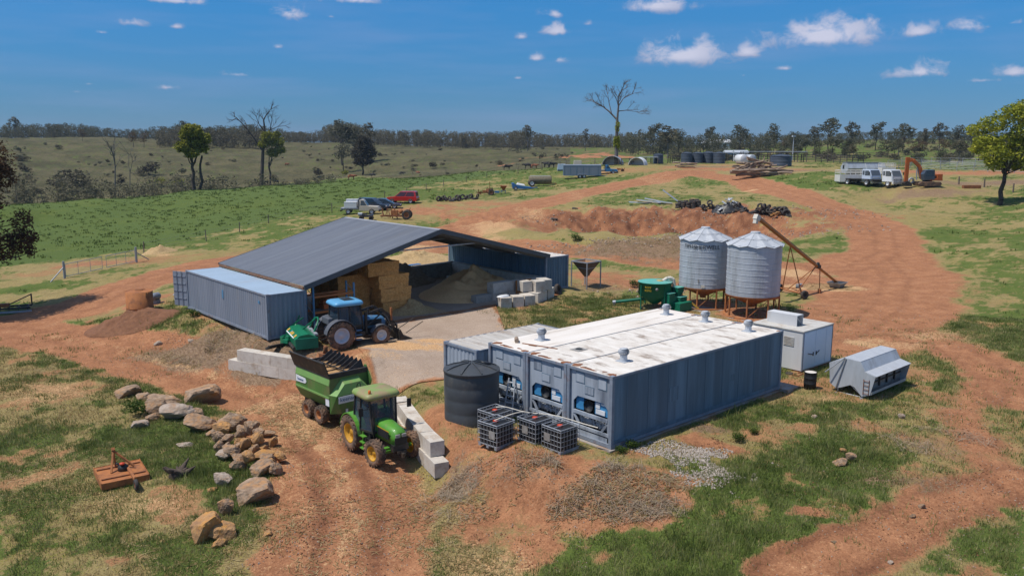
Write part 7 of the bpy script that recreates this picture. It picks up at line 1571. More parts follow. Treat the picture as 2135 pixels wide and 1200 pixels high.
# ---------------------------------------------------------------- logs, tin, tyres
LOGM = []
for i in range(4):
    random.seed(40+i); m = MB(); n = 7; r = 1.0; pts = [Vector((-.5+i_/n, random.uniform(-.02, .02), random.uniform(-.02, .02))) for i_ in range(n+1)]; secs = []
    for j, q in enumerate(pts): rr = (.034-.012*j/n)*random.uniform(.92, 1.08); secs.append([(q.x, q.y+rr*math.cos(2*math.pi*a/9), q.z+rr*math.sin(2*math.pi*a/9)) for a in range(9)])
    m.loft(secs); o = m.build('log', MT['log']); LOGM.append(o.data); bpy.data.objects.remove(o)
def log(label, p, L, rz, tilt, group, mt=None):
    o = bpy.data.objects.new('log', LOGM[random.randrange(4)]); COL.objects.link(o); o.location = p; o.scale = (L, L*random.uniform(.8, 1.3), L*random.uniform(.8, 1.3)); o.rotation_euler = (0, tilt, rz); tag(o, label, 'log', group)
random.seed(5); p0 = Vector(onz(1578, 357))
for k in range(30):
    f = random.uniform(-1, 1); hgt = max(0, (1-abs(f))*2.6*random.uniform(.3, 1)); q = p0+Vector((.749, -.663, 0))*f*3.2+Vector((.663, .749, 0))*random.uniform(-1, 1.5); log('grey log in the tangled log heap before the wide low tank', (q.x, q.y, q.z+.2+hgt), random.uniform(3.5, 6), rad(-41.5+random.uniform(-35, 35)), random.uniform(-.45, .25), 'tangled log heap')
log('bare pole propped steeply against the tangled log heap', (p0.x-.4, p0.y-1.2, p0.z+1.3), 3.6, rad(-41.5), rad(-72), 'tangled log heap')
p0 = Vector(onz(1592, 367))
for k in range(13):
    q = p0+Vector((.749, -.663, 0))*random.uniform(-2.5, 2.5)+Vector((.663, .749, 0))*(k % 5-2)*.7; log('long log in the low pile laid along the track', (q.x, q.y, q.z+.28+.42*(k//5)), random.uniform(6, 9), rad(-41.5+random.uniform(-8, 8)), random.uniform(-.04, .04), 'low log pile by the track')
p0 = Vector(onz(1433, 350))
for k in range(9):
    q = p0+Vector((.749, -.663, 0))*random.uniform(-.8, .8)+Vector((.663, .749, 0))*(k % 3-1)*.8; log('short log in the small stack below the row of tanks', (q.x, q.y, q.z+.2+.42*(k//3)), random.uniform(3.5, 5), rad(-41.5+random.uniform(-8, 8)), random.uniform(-.05, .05), 'small log stack below the tanks')
random.seed(9)
for i, (u, v, rx, L, w) in enumerate(((1335, 425, .04, 3.4, .8), (1352, 424, .12, 3.6, .8), (1366, 423, .18, 3.2, .8), (1385, 425, .10, 2.4, .8), (1398, 420, .62, 3.0, .9))):
    m = MB(); n = 10; xs = [(-w/2+w*j/n, .035*(j % 2)) for j in range(n+1)]; vs = [(-L/2, y, z) for y, z in xs]+[(L/2, y, z) for y, z in xs]; k = n+1; m.add(vs, [(j, j+1, k+j+1, k+j) for j in range(n)]); o = m.build('tin_sheet', MT['tin'], None, 0, False); p = onz(u, v); o.location = (p[0], p[1], p[2]+.15+L*.5*math.sin(rx)*.8); o.rotation_euler = (rad(6), rx, rad(-41.5+random.uniform(-15, 15)))
    tag(o, ('flat corrugated iron sheet at the left end of the loose tin', 'corrugated iron sheet second from the left of the loose tin', 'corrugated iron sheet third from the left of the loose tin', 'low corrugated iron sheet under the raised one', 'corrugated iron sheet tipped up at the right of the loose tin')[i], 'iron sheet', 'loose corrugated iron')
m = MB(); m.lathe([(.19, -.09), (.30, -.115), (.345, -.06), (.355, 0), (.345, .06), (.30, .115), (.19, .09), (.17, 0), (.19, -.09)], 22); TY = m.build('tyre', MT['tyre']); TYM = TY.data; bpy.data.objects.remove(TY)
def tyre(label, p, rot, group, s=1.0):
    o = bpy.data.objects.new('tyre', TYM); COL.objects.link(o); o.location = p; o.rotation_euler = rot; o.scale = (s, s, s); tag(o, label, 'tyre', group)
random.seed(31)
for c, (u, v, n) in enumerate(((1413, 434, 3), (1424, 434, 4), (1435, 435, 4), (1446, 436, 5), (1456, 435, 5), (1418, 432, 4), (1430, 431, 4), (1441, 432, 5), (1452, 432, 5))):
    p = onz(u, v)
    for k in range(n): tyre('black tyre in the neat stacks at the left end of the tyre dump', (p[0]+random.uniform(-.04, .04), p[1]+random.uniform(-.04, .04), p[2]+.13+.235*k), (0, 0, random.uniform(0, 6)), 'stacked tyres', 1.05)
for k in range(78):
    u = random.choice([random.uniform(1462, 1500), random.uniform(1490, 1560), random.uniform(1545, 1650), random.uniform(1560, 1640)]); f = (u-1464)/185; v = 436+f*13+random.uniform(-5, 3); p = onz(u, v); up = random.random()
    tyre('loose black tyre lying in the scattered part of the tyre dump', (p[0], p[1], p[2]+.12+(.35 if up > .6 else 0)+(.3 if k % 4 == 0 else 0)), (random.uniform(-.3, .3) if up < .6 else random.uniform(.9, 1.4), random.uniform(-.3, .3), random.uniform(0, 6)), 'scattered tyres', random.uniform(.95, 1.35))
q = on(1518, 438); heap('silage_plastic', 'crumpled black and silver plastic heap among the tyres', 'plastic heap', (q[0], q[1], 2.3, 1.5, 1.35, rad(-41.5)), MT['tarp_black'], None, .22, seed=6, power=1.4)
random.seed(32)
for k in range(16):
    a = random.uniform(0, 6.28); f = random.uniform(.1, .9); x, y = q[0]+2.1*f*math.cos(a), q[1]+1.3*f*math.sin(a); m = MB(); m.box(-.35, .35, -.16, .16, 0, .04); o = m.build('plastic_scrap', MT['galv_light' if k % 3 else 'plastic_white']); o.location = (x, y, gz1(x, y)+1.38*(1-f**1.4)+.08); o.rotation_euler = (random.uniform(-.6, .6), random.uniform(-.6, .6), a); tag(o, 'torn silver scrap on the crumpled plastic heap', 'scrap', 'plastic scraps on the heap')
for k in range(22):
    f = k/21; u = 914+82*f; v = 420-5*f+random.uniform(-2, 1.5); p = onz(u, v); up = random.random()
    tyre('black tyre in the long low tyre row beside the paddock fence', (p[0], p[1], p[2]+.12+(.3 if up > .45 else 0)), (random.uniform(-.2, .2) if up < .45 else random.uniform(1.0, 1.5), random.uniform(-.3, .3), random.uniform(0, 6)), 'tyre row by the paddock', random.uniform(1.0, 1.5))
for u, v, lab in ((1156, 459, 'single black tyre on the left shoulder of the red pit'), (1199, 437, 'single black tyre on the far rim of the red pit'), (1163, 613, 'old tyre leaning beside the loose blocks at the container corner')):
    p = onz(u, v); tyre(lab, (p[0], p[1], p[2]+(.15 if v < 600 else .34)), (.15 if v < 600 else 1.3, .1, rad(20)), None, 1.25)
random.seed(77)
m = MB()
for k in range(14): a = random.uniform(0, 6.28); q = (random.uniform(-1.2, 1.2), random.uniform(-.4, .4), random.uniform(.1, .4)); m.box(q[0]-.22, q[0]+.22, q[1]-.16, q[1]+.16, q[2]-.12, q[2]+.12, Matrix.Rotation(a, 3, 'Z') @ Matrix.Rotation(a, 3, 'X'))
o = m.build('rubble', MT['rock_orange']); o.location = onz(1622, 449); tag(o, 'broken orange bricks dumped at the right end of the tyres', 'rubble', None, 'stuff')
# ---------------------------------------------------------------- fences
def fence(label, uv, spacing, H, rails, pm, rm, cat='fence', pr=.07, rr=.03, name='fence', square=False):
    pts = [Vector(on(u, v)) for u, v in uv]; o0 = pts[0].copy(); t = thing(name, label, cat, o0); P = []
    for a, b in zip(pts[:-1], pts[1:]):
        L = (b-a).length; n = max(1, int(round(L/spacing)))
        for k in range(n): q = a.lerp(b, k/n); q.z = gz1(q.x, q.y); P.append(q-o0)
    P.append(pts[-1]-o0); pm0 = None
    for q in P:
        if pm0 is None: m = MB(); m.tube((0, 0, -.2), (0, 0, H), pr, pr*.9, 6); o = m.build('post', pm, t); pm0 = o
        else: o = pm0.copy(); COL.objects.link(o); o.parent = t
        o.location = q; o.rotation_euler = (random.uniform(-.03, .03), random.uniform(-.03, .03), 0)
    for z in rails:
        m = MB()
        for a, b in zip(P[:-1], P[1:]):
            if square: m.bar(a+Vector((0, 0, z)), b+Vector((0, 0, z)), rr, rr*2.2)
            else: m.tube(a+Vector((0, 0, z)), b+Vector((0, 0, z)), rr, None, 4, False)
        m.build('rail' if rr > .012 else 'wire', rm, t)
    return t
random.seed(2)
fence('wire fence on thin posts between the green paddock and the yard', [(300, 528), (430, 502), (560, 466), (692, 441), (925, 388), (1015, 371), (1080, 362)], 9, 1.25, (.4, .75, 1.1), MT['pole_wood'], MT['wire'], pr=.06, rr=.008)
fence('wire fence with a braced end post where the paddock meets the far grass', [(1080, 362), (1130, 355), (1168, 349), (1240, 347), (1290, 346)], 8, 1.5, (.5, .9, 1.3), MT['pole_wood'], MT['wire'], pr=.08, rr=.01)
fence('dark timber rail cattle yards behind the log heap', [(1392, 341), (1420, 338), (1510, 338), (1580, 337)], 3.0, 1.8, (.5, .95, 1.35, 1.75), MT['rail_dark'], MT['rail_dark'], 'yard fence', .10, .06, square=True)
fence('dark timber rail yards running right from the log heap to the feeders', [(1575, 340), (1640, 338), (1700, 338), (1765, 342), (1800, 340)], 3.0, 2.1, (.5, .95, 1.4, 1.9), MT['rail_dark'], MT['rail_dark'], 'yard fence', .11, .06, square=True)
fence('second dark timber yard fence further back on the crest', [(1560, 331), (1650, 330), (1740, 332), (1800, 331), (1860, 333)], 3.5, 1.9, (.6, 1.1, 1.7), MT['rail_dark'], MT['rail_dark'], 'yard fence', .10, .06, square=True)
fence('low timber rail fence left of the lone dark tank', [(1296, 345), (1312, 344), (1325, 343)], 2.5, 1.6, (.6, 1.4), MT['rail_dark'], MT['rail_dark'], 'yard fence', .10, .05, square=True)
fence('grey steel panel yard fence right of the excavator', [(1850, 352), (1920, 352), (1960, 354), (2030, 357), (2090, 360), (2140, 362)], 3.0, 1.8, (.3, .6, .9, 1.2, 1.5, 1.75), MT['galv_dull'], MT['galv_dull'], 'yard fence', .06, .03)
fence('second grey steel yard fence along the sandy arena', [(1880, 345), (1980, 345), (2060, 347), (2140, 349)], 3.0, 1.8, (.4, .8, 1.2, 1.7), MT['galv_dull'], MT['galv_dull'], 'yard fence', .06, .03)
fence('old timber fence posts strung with wire between the excavator and the big tree', [(1999, 385), (2052, 390), (2112, 401), (2150, 404)], 9, 1.3, (.5, .9, 1.2), MT['pole_wood'], MT['wire'], pr=.12, rr=.008)
fence('thin wire fence along the far paddock edge behind the cattle', [(690, 376), (860, 366), (1000, 355), (1100, 346), (1180, 342), (1240, 340)], 14, 1.3, (.6, 1.1), MT['pole_wood'], MT['wire'], pr=.08, rr=.008)
m = MB(); m.box(-1.3, 1.3, -.35, .35, .0, .5); m.box(-1.2, 1.2, -.25, .25, .4, .52); o = m.build('feed_trough', MT['rust'], None, .03); o.location = onz(2025, 393); o.rotation_euler = (0, 0, rad(-41.5)); tag(o, 'low brown trough in the grass near the old fence posts', 'trough')
# ---------------------------------------------------------------- cattle
def cow_mesh():
    me = bpy.data.meshes.new('cow'); o = bpy.data.objects.new('cow', me); COL.objects.link(o)
    J = {'hip': (-.62, 0, 1.12, .30), 'mid': (-.05, 0, 1.05, .36), 'sho': (.55, 0, 1.10, .33), 'nk': (.90, 0, 1.16, .20), 'hd': (1.20, 0, 1.18, .15), 'mz': (1.50, 0, 1.02, .10), 'tl': (-.92, 0, 1.12, .06), 'tl2': (-1.0, 0, .55, .035)}
    for sx in (-1, 1):
        for k, x, n in (('h', -.66, -.10), ('f', .52, .02)): J[f'{k}{sx}a'] = (x, sx*.20, .80, .15); J[f'{k}{sx}b'] = (x+n, sx*.20, .45, .08); J[f'{k}{sx}c'] = (x, sx*.20, .04, .07)
        J[f'e{sx}'] = (1.12, sx*.26, 1.24, .05)
    E_ = [('hip', 'mid'), ('mid', 'sho'), ('sho', 'nk'), ('nk', 'hd'), ('hd', 'mz'), ('hip', 'tl'), ('tl', 'tl2')]
    for sx in (-1, 1):
        E_ += [('hip', f'h{sx}a'), (f'h{sx}a', f'h{sx}b'), (f'h{sx}b', f'h{sx}c'), ('sho', f'f{sx}a'), (f'f{sx}a', f'f{sx}b'), (f'f{sx}b', f'f{sx}c'), ('hd', f'e{sx}')]
    ks = list(J); me.from_pydata([J[k][:3] for k in ks], [(ks.index(a), ks.index(b)) for a, b in E_], [])
    sk = o.modifiers.new('skin', 'SKIN'); o.modifiers.new('sub', 'SUBSURF').levels = 1
    for k, d in zip(ks, me.skin_vertices[0].data): d.radius = (J[k][3],)*2; d.use_root = (k == 'mid')
    dg = bpy.context.evaluated_depsgraph_get(); m2 = bpy.data.meshes.new_from_object(o.evaluated_get(dg)); bpy.data.objects.remove(o)
    for p in m2.polygons: p.use_smooth = True
    m2.materials.clear(); m2.materials.append(MT['cow_black']); return m2
CW_ = cow_mesh()
for i, (u, v, mt, rz, lab) in enumerate([(1057, 355, 'cow_black', -41, 'black cow standing alone behind the fence, left of the pair'), (1100, 352, 'cow_black', 140, 'black cow in the pair, left of the brown one'), (1114, 352, 'cow_brown', -60, 'brown cow touching the black cow of the pair'), (1150, 350, 'cow_black', -35, 'black cow nearest the pale blue box'),
    (733, 375, 'cow_brown', -41, 'brown cow lying low left of the round dense tree'), (778, 369, 'cow_black', 130, 'black cow in the dip right of the round dense tree'), (838, 366, 'cow_black', -41, 'black cow grazing left of the lone brown calf'), (872, 364, 'cow_brown', 100, 'lone brown calf by the far fence'),
    (555, 385, 'cow_black', -41, 'black cow under the tall dead tree'), (576, 384, 'cow_black', 140, 'black cow right of the tall dead tree trunk'), (598, 342, 'cow_brown', -50, 'brown cow high on the hillside right of the dead tree'), (1140, 349, 'cow_black', 120, 'black cow half hidden behind the cow near the blue box')]):
    p = on(u, v) if u != 598 else on(u, 346); o = bpy.data.objects.new('cow', CW_); COL.objects.link(o); o.location = (p[0], p[1], p[2]-.03); o.rotation_euler = (0, 0, rad(rz)); s = 1.0 if mt == 'cow_black' else .9; o.scale = (s,)*3; o.material_slots[0].link = 'OBJECT'; o.material_slots[0].material = MT[mt]; tag(o, lab, 'cow', 'cattle beyond the paddock')
# ---------------------------------------------------------------- vegetation
def fast_mesh(name, V, nper, mt, smooth=False):
    """V: (faces*nper, 3) loose polygons"""
    me = bpy.data.meshes.new(name); V = np.asarray(V, np.float32).reshape(-1, 3); nv = len(V); nf = nv//nper
    me.vertices.add(nv); me.vertices.foreach_set('co', V.ravel()); me.loops.add(nv); me.loops.foreach_set('vertex_index', np.arange(nv, dtype=np.int32))
    me.polygons.add(nf); me.polygons.foreach_set('loop_start', np.arange(0, nv, nper, dtype=np.int32)); me.update(); me.materials.append(mt); return me
def leaf_mat(name, c1, c2, c3, sc=.6):
    m = bpy.data.materials.new(name); m.use_nodes = True; nt = m.node_tree; N = nt.nodes.new; L = nt.links.new; b = nt.nodes['Principled BSDF']; b.inputs['Roughness'].default_value = .75; b.inputs['Specular IOR Level'].default_value = .2
    g = N('ShaderNodeNewGeometry'); n = N('ShaderNodeTexNoise'); n.inputs['Scale'].default_value = sc; n.inputs['Detail'].default_value = 3; L(g.outputs['Position'], n.inputs['Vector'])
    w = N('ShaderNodeTexWhiteNoise'); w.noise_dimensions = '1D'; L(g.outputs['Random Per Island'], w.inputs['W'])
    a = N('ShaderNodeMath'); a.operation = 'MULTIPLY_ADD'; L(w.outputs['Value'], a.inputs[0]); a.inputs[1].default_value = .35; L(n.outputs[0], a.inputs[2])
    r = N('ShaderNodeValToRGB'); L(a.outputs[0], r.inputs[0]); e = r.color_ramp.elements; e[0].position = .42; e[0].color = (*c1, 1); e[1].position = .95; e[1].color = (*c3, 1); k = e.new(.66); k.color = (*c2, 1)
    L(r.outputs[0], b.inputs['Base Color']); MT[name] = m
    tr = N('ShaderNodeBsdfTranslucent'); L(r.outputs[0], tr.inputs[0]); mx = N('ShaderNodeMixShader'); mx.inputs[0].default_value = .35; o = nt.nodes['Material Output']; L(b.outputs[0], mx.inputs[1]); L(tr.outputs[0], mx.inputs[2]); L(mx.outputs[0], o.inputs[0])
leaf_mat('leaf_bright', (.11, .135, .014), (.29, .32, .028), (.47, .45, .065), .9)
leaf_mat('leaf_lime', (.11, .12, .014), (.22, .225, .03), (.34, .32, .055), .6)
leaf_mat('leaf_gum', (.055, .058, .036), (.105, .105, .065), (.17, .16, .10), .25)
leaf_mat('leaf_olive', (.075, .068, .042), (.135, .12, .072), (.20, .175, .11), .3)
leaf_mat('leaf_brown', (.085, .055, .03), (.13, .085, .045), (.18, .12, .065), .3)
leaf_mat('leaf_dark', (.030, .028, .018), (.055, .047, .032), (.09, .072, .045), .5)
leaf_mat('leaf_red', (.045, .030, .018), (.09, .055, .030), (.14, .08, .04), 1.2)
leaf_mat('grass_green', (.08, .115, .026), (.175, .215, .055), (.36, .34, .15), 1.2)
leaf_mat('grass_dark', (.065, .10, .02), (.115, .155, .035), (.19, .21, .065), .4)
leaf_mat('grass_dry', (.22, .145, .06), (.36, .26, .12), (.52, .42, .23), 1.5)
leaf_mat('bush_green', (.030, .055, .008), (.055, .095, .014), (.10, .14, .025), 2)
def cards(cl, n, size, rng, flat=.75):
    """n leaf cards spread through ellipsoid clumps (x, y, z, r)"""
    C = np.array(cl, float); wgt = C[:, 3]**2; idx = rng.choice(len(C), n, p=wgt/wgt.sum()); d = rng.normal(size=(n, 3)); d /= np.linalg.norm(d, axis=1)[:, None]
    rr = C[idx, 3]*rng.uniform(.30, 1.0, n)**.55*(1+.25*np.sin(d[:, 0]*7+idx)*np.cos(d[:, 1]*6)); P = C[idx, :3]+d*rr[:, None]*np.array([1, 1, flat])
    a = rng.normal(size=(n, 3)); a[:, 2] *= .6; a /= np.linalg.norm(a, axis=1)[:, None]; b = np.cross(a, rng.normal(size=(n, 3))); b /= np.linalg.norm(b, axis=1)[:, None]; s = size*rng.uniform(.6, 1.4, n)[:, None]
    return np.stack([P-a*s, P+b*s*.45, P+a*s, P-b*s*.45], 1)
def limb(m, pts, r0, r1, n=7):
    k = len(pts)-1
    for i in range(k): m.tube(pts[i], pts[i+1], r0+(r1-r0)*i/k, r0+(r1-r0)*(i+1)/k, n, False)
def wob(p, q, n, amt, rs):
    p, q = Vector(p), Vector(q); L = (q-p).length; return [p.lerp(q, i/n)+(Vector(rs.normal(size=3))*amt*L*math.sin(math.pi*i/n) if 0 < i < n else Vector()) for i in range(n+1)]
def tree(label, loc, fork, clumps, r, leaf, bark, n, size, seed, group=None, name='gum_tree', flat=.7, lean=(0, 0)):
    rs = np.random.default_rng(seed); t = thing(name, label, 'tree', loc, 0, group); m = MB(); f = Vector((lean[0], lean[1], fork)); limb(m, wob((0, 0, -.3), f, 5, .03, rs), r, r*.62, 9)
    for (x, y, z, cr) in clumps: st = f*rs.uniform(.75, 1.0); limb(m, wob(st, (x, y, z-cr*.2), 4, .07, rs), r*.34, r*.06, 6)
    m.build('trunk', bark, t); o = bpy.data.objects.new('crown', fast_mesh('crown', cards(clumps, n, size, rs, flat), 4, leaf)); COL.objects.link(o); o.parent = t; return t
def px_clumps(base, L, D, depth, seed):
    """clumps given as photo pixels (u, v, r) on a tree standing at base"""
    rs = np.random.default_rng(seed); k = D/FPX; o = []
    for u, v, r in L: q = Vector(gd(u, v, D)); d = rs.uniform(-depth, depth); f = Vector((.663, .749, 0)); q = q-Vector(base)+f*d; o.append((q.x, q.y, q.z, r*k))
    return o
b = onz(2083, 428); Db = math.hypot(b[0], b[1])
tree('large yellow green tree with a spreading crown at the right edge of the yard', b, 5.2, px_clumps(b, [(2056,322,26),(2043,296,20),(2050,270,20),(2078,258,26),(2104,236,28),(2136,228,26),(2098,296,26),(2130,270,30),(2072,296,20),(2060,345,14),(2122,322,20),(2036,312,13),(2150,300,30),(2168,250,34),(2150,342,22),(2088,338,14),(2170,290,30),(2112,345,14)], Db, 2.2, 3), .34, MT['leaf_bright'], MT['bark'], 12500, .21, 5, name='spreading_tree', flat=.62, lean=(.3, -.25))
b = onz(-95, 660); Db = math.hypot(b[0], b[1])
tree('dark reddish drooping tree reaching into the picture at the left edge', b, 4.4, px_clumps(b, [(-22,372,26),(-6,418,22),(-12,350,18),(28,462,20),(46,496,17),(16,506,24),(42,528,12),(-20,520,30),(-60,440,60),(-100,380,70),(-150,430,70),(-110,480,60),(4,540,14),(-60,340,50)], Db, 1.8, 9), .30, MT['leaf_red'], MT['bark'], 24000, .12, 6, name='drooping_tree', flat=.95)
for lab, u, v, L, bk, sd in [('round lime green tree on twin dark trunks at the far paddock edge', 405, 396, [(388,282,17),(405,272,18),(420,288,16),(400,300,18),(418,308,13),(385,306,14),(404,318,14)], 'bark', 31), ('lime green tree beside the tall bare tree, leaning right', 563, 386, [(560,285,15),(576,296,15),(585,312,11),(552,300,12),(568,318,13),(574,280,9)], 'bark', 32)]:
    b = onz(u, v); D_ = math.hypot(b[0], b[1]); tree(lab, b, (v-330)*D_/FPX*.8, px_clumps(b, L, D_, 1.5, sd), .42, MT['leaf_lime'], MT[bk], 5200, .34, sd, name='leafy_tree')
b = onz(757, 366); D_ = math.hypot(b[0], b[1]); tree('round dense dark tree standing alone beyond the paddock', b, (366-345)*D_/FPX, px_clumps(b, [(757,305,20),(748,320,17),(768,318,18),(757,335,16),(745,338,10),(770,336,10),(757,292,14)], D_, 1.5, 4), .4, MT['leaf_dark'], MT['bark'], 5200, .36, 41, name='leafy_tree')
b = onz(404, 396)
mm = MB(); rs_ = np.random.default_rng(3); limb(mm, wob((.9, -.5, 0), (1.6, -1.2, 7), 4, .03, rs_), .3, .2); o = mm.build('trunk', MT['bark'], [x for x in bpy.data.objects if x.get('label', '').startswith('round lime')][0])
def bare(label, u, v, spec, r, seed, bark, depth=5, group=None, vines=()):
    """a leafless tree: spec = list of limbs as photo pixel polylines"""
    b = Vector(onz(u, v)); D_ = math.hypot(b.x, b.y); rs = np.random.default_rng(seed); t = thing('bare_tree', label, 'tree', b, 0, group); m = MB()
    def P(q, d=0): w = Vector(gd(q[0], q[1], D_)); return w-b+Vector((.663, .749, 0))*d
    def sub(p, d, L, rr, k):
        rr = max(rr, .014)
        q = p+d*L; mid = p.lerp(q, .5)+Vector(rs.normal(size=3))*L*.06; limb(m, [p, mid, q], rr, rr*.62, 5)
        if k <= 0: return
        for _ in range(3 if k > 1 else 2): nd = (d+Vector(rs.normal(size=3))*.42+Vector((0, 0, .10))).normalized(); sub(p.lerp(q, rs.uniform(.55, 1)), nd, L*rs.uniform(.55, .8), rr*.55, k-1)
    for i, (pl, r0, r1, kk) in enumerate(spec):
        dz = rs.uniform(-1.5, 1.5) if i else 0; n = len(pl); pts = [P(q, dz*j/n) for j, q in enumerate(pl)]; limb(m, pts, r0, r1, 8)
        if kk:
            for j in range(1, n):
                d = (pts[j]-pts[j-1]).normalized()
                for _ in range(2 if j < n-1 else 3): sub(pts[j], (d+Vector(rs.normal(size=3))*.45).normalized(), (pts[j]-pts[j-1]).length*rs.uniform(.55, .9), r1*1.1, kk-1)
    m.build('trunk', bark, t)
    if vines: o = bpy.data.objects.new('vine', fast_mesh('vine', cards([(*(P((x, y))), rr*D_/FPX) for x, y, rr in vines], 1400, .22, rs, 1.6), 4, MT['leaf_bright'])); COL.objects.link(o); o.parent = t
bare('tall solitary bare tree with a forked crown against the sky, vine on its trunk', 1285, 343, [([(1285,345),(1285,300),(1287,250)], .46, .30, 0), ([(1287,250),(1270,232),(1255,220),(1240,212)], .22, .07, 4), ([(1287,250),(1289,222),(1288,205),(1296,188)], .24, .08, 4), ([(1289,222),(1300,205),(1318,196)], .13, .05, 4), ([(1288,232),(1306,230),(1326,233)], .11, .045, 4), ([(1275,236),(1270,212),(1268,196)], .11, .045, 4)], .6, 4, MT['bark_pale'], vines=[(1288,260,5),(1287,268,5),(1286,290,6),(1286,298,7),(1287,303,6)])
bare('tall bare dead tree with a black lower trunk at the far paddock edge', 545, 386, [([(545,388),(547,345),(549,300),(552,270)], .75, .40, 0), ([(546,312),(530,288),(515,268),(500,252)], .36, .12, 3), ([(552,270),(550,250),(556,240),(566,228)], .34, .10, 3), ([(549,296),(564,270),(568,248)], .24, .08, 3), ([(552,275),(540,258),(535,244)], .2, .07, 3), ([(562,272),(580,264),(596,262)], .14, .05, 2)], .7, 8, MT['bark'])
bare('pale bare sapling on the near slope of the valley', 240, 405, [([(240,408),(240,345),(236,325)], .24, .12, 3), ([(240,350),(250,335)], .1, .05, 2)], .2, 5, MT['bark_pale']); bare('second thin pale bare sapling right of the first in the valley', 271, 405, [([(271,406),(271,360),(276,338)], .16, .08, 3)], .2, 6, MT['bark_pale'])
# kinds of gum shared by the trees on the skyline
KIND = []
for i, (cl, nn, lf, bk) in enumerate([
    ([(0,0,.82,.17),(.14,.05,.74,.14),(-.15,-.03,.72,.15),(.05,-.1,.64,.13),(-.06,.12,.90,.12),(.2,-.05,.60,.1)], 620, 'leaf_gum', 'bark'),
    ([(0,0,.86,.14),(.1,.1,.76,.13),(-.12,0,.80,.12),(.16,-.1,.66,.11),(-.2,.05,.64,.11),(0,-.05,.58,.12),(.02,.1,.94,.08)], 620, 'leaf_olive', 'bark_pale'),
    ([(0,0,.70,.24),(.12,0,.82,.16),(-.13,.06,.80,.17),(0,-.1,.52,.2),(.2,.1,.58,.16),(-.2,-.05,.55,.16)], 700, 'leaf_gum', 'bark'),
    ([(-.05,0,.90,.10),(.06,.02,.80,.10),(-.1,.05,.70,.10),(.09,-.04,.62,.11),(0,0,.5,.1)], 460, 'leaf_olive', 'bark_pale'),
    ([(.0,0,.62,.25),(.1,.1,.72,.18),(-.1,-.1,.42,.22),(.12,-.05,.42,.2)], 620, 'leaf_brown', 'bark')]):
    rs = np.random.default_rng(60+i); m = MB(); limb(m, wob((0, 0, -.05), (0, 0, .5), 4, .02, rs), .016, .010, 6)
    for (x, y, z, cr) in cl: limb(m, wob((0, 0, .38+rs.uniform(0, .1)), (x, y, z), 3, .06, rs), .007, .002, 4)
    o = m.build('trunk', MT[bk]); tm = o.data; bpy.data.objects.remove(o); KIND.append((tm, fast_mesh('crown', cards(cl, nn, .030, rs, .72), 4, MT[lf])))
def gum(label, u, vt, D, k, group, seed, v=None, wide=1.0):
    p = gd(u, 300, D); z = gz1(p[0], p[1]); H = CAM_Z+ray(u, vt).z*D/math.hypot(ray(u, vt).x, ray(u, vt).y)-z
    t = thing('gum_tree', label, 'tree', (p[0], p[1], z), seed*1.7 % 6.28, group); t.scale = (H*wide, H*wide, H)
    for nm, me in zip(('trunk', 'crown'), KIND[k]): o = bpy.data.objects.new(nm, me); COL.objects.link(o); o.parent = t
    return t
G_ = 'distinct gum trees on the skyline'
for i, (lab, u, vt, D, k, w) in enumerate([
    ('tall gum standing above the left end of the far wood', 34, 242, 470, 1, 1.0), ('slender gum with a brownish crown on the left hillside', 173, 262, 445, 4, .8), ('reddish brown small tree in front of the blue wood, left one', 278, 268, 425, 4, .9), ('orange brown small tree beside the reddish one', 300, 270, 425, 4, .9),
    ('broad leafy gum above the wood behind the lime green tree', 390, 250, 450, 0, 1.0), ('gum behind the tall bare dead tree, level with its limbs', 460, 258, 450, 2, 1.1), ('bushy gum at the left of the dense thicket', 430, 262, 430, 2, 1.2), ('tallest gum of the dark clump above the lone round tree', 712, 246, 360, 0, 1.0), ('gum at the right of the dark clump above the lone round tree', 738, 252, 360, 2, .9), ('slim gum joining the dark clump from the right', 765, 253, 365, 3, 1.2), ('low dense tree at the foot of the dark clump', 715, 292, 340, 2, 1.2),
    ('gum with a clear pale trunk left of the solitary bare tree', 1100, 259, 420, 1, 1.0), ('thin gum spire just left of the solitary bare tree', 1221, 267, 430, 3, 1.0), ('gum with a light crown right of the solitary bare tree', 1362, 255, 340, 0, 1.1), ('narrow dark gum above the lone dark tank', 1392, 259, 300, 3, 1.6), ('olive dense gum beside the narrow dark one', 1415, 263, 310, 2, 1.1),
    ('small dark tree above the row of four tanks', 1467, 283, 290, 2, 1.1), ('gum above the far house roof', 1478, 262, 360, 0, 1.0), ('broad gum centred above the log heap', 1543, 258, 330, 0, 1.1), ('tall narrow gum left of the light pole', 1613, 252, 320, 2, .8), ('gum behind the light pole', 1655, 270, 310, 2, 1.0), ('large open crowned gum right of the light pole, tallest on the ridge', 1728, 243, 300, 0, 1.15), ('second gum under the large open crowned one, to its left', 1698, 262, 300, 1, 1.1), ('gum with a rounded top above the stock crate', 1776, 252, 310, 1, 1.0),
    ('gum above the pale blue truck', 1826, 252, 320, 0, 1.05), ('wide spreading gum above the white truck', 1884, 255, 320, 0, 1.25), ('slim thin gum in the gap right of the wide spreading one', 1928, 266, 330, 3, 1.0), ('gum with an airy crown above the excavator', 1958, 254, 330, 1, 1.0), ('dense dark gum left of the big yellow green tree', 1996, 256, 330, 2, 1.1), ('dark gum half behind the big yellow green tree', 2025, 262, 340, 2, 1.0)]):
    gum(lab, u, vt, D, k, G_, i, wide=w)
random.seed(14)
for i in range(64):
    u = random.uniform(1640, 2140); D = random.uniform(235, 400); gum('scrubby grey green tree on the right hand hillside beyond the yards', u, random.uniform(282, 306), D, random.choice([1, 2, 2, 4, 0]), 'scrub trees on the right hillside', i+50, wide=1.3)
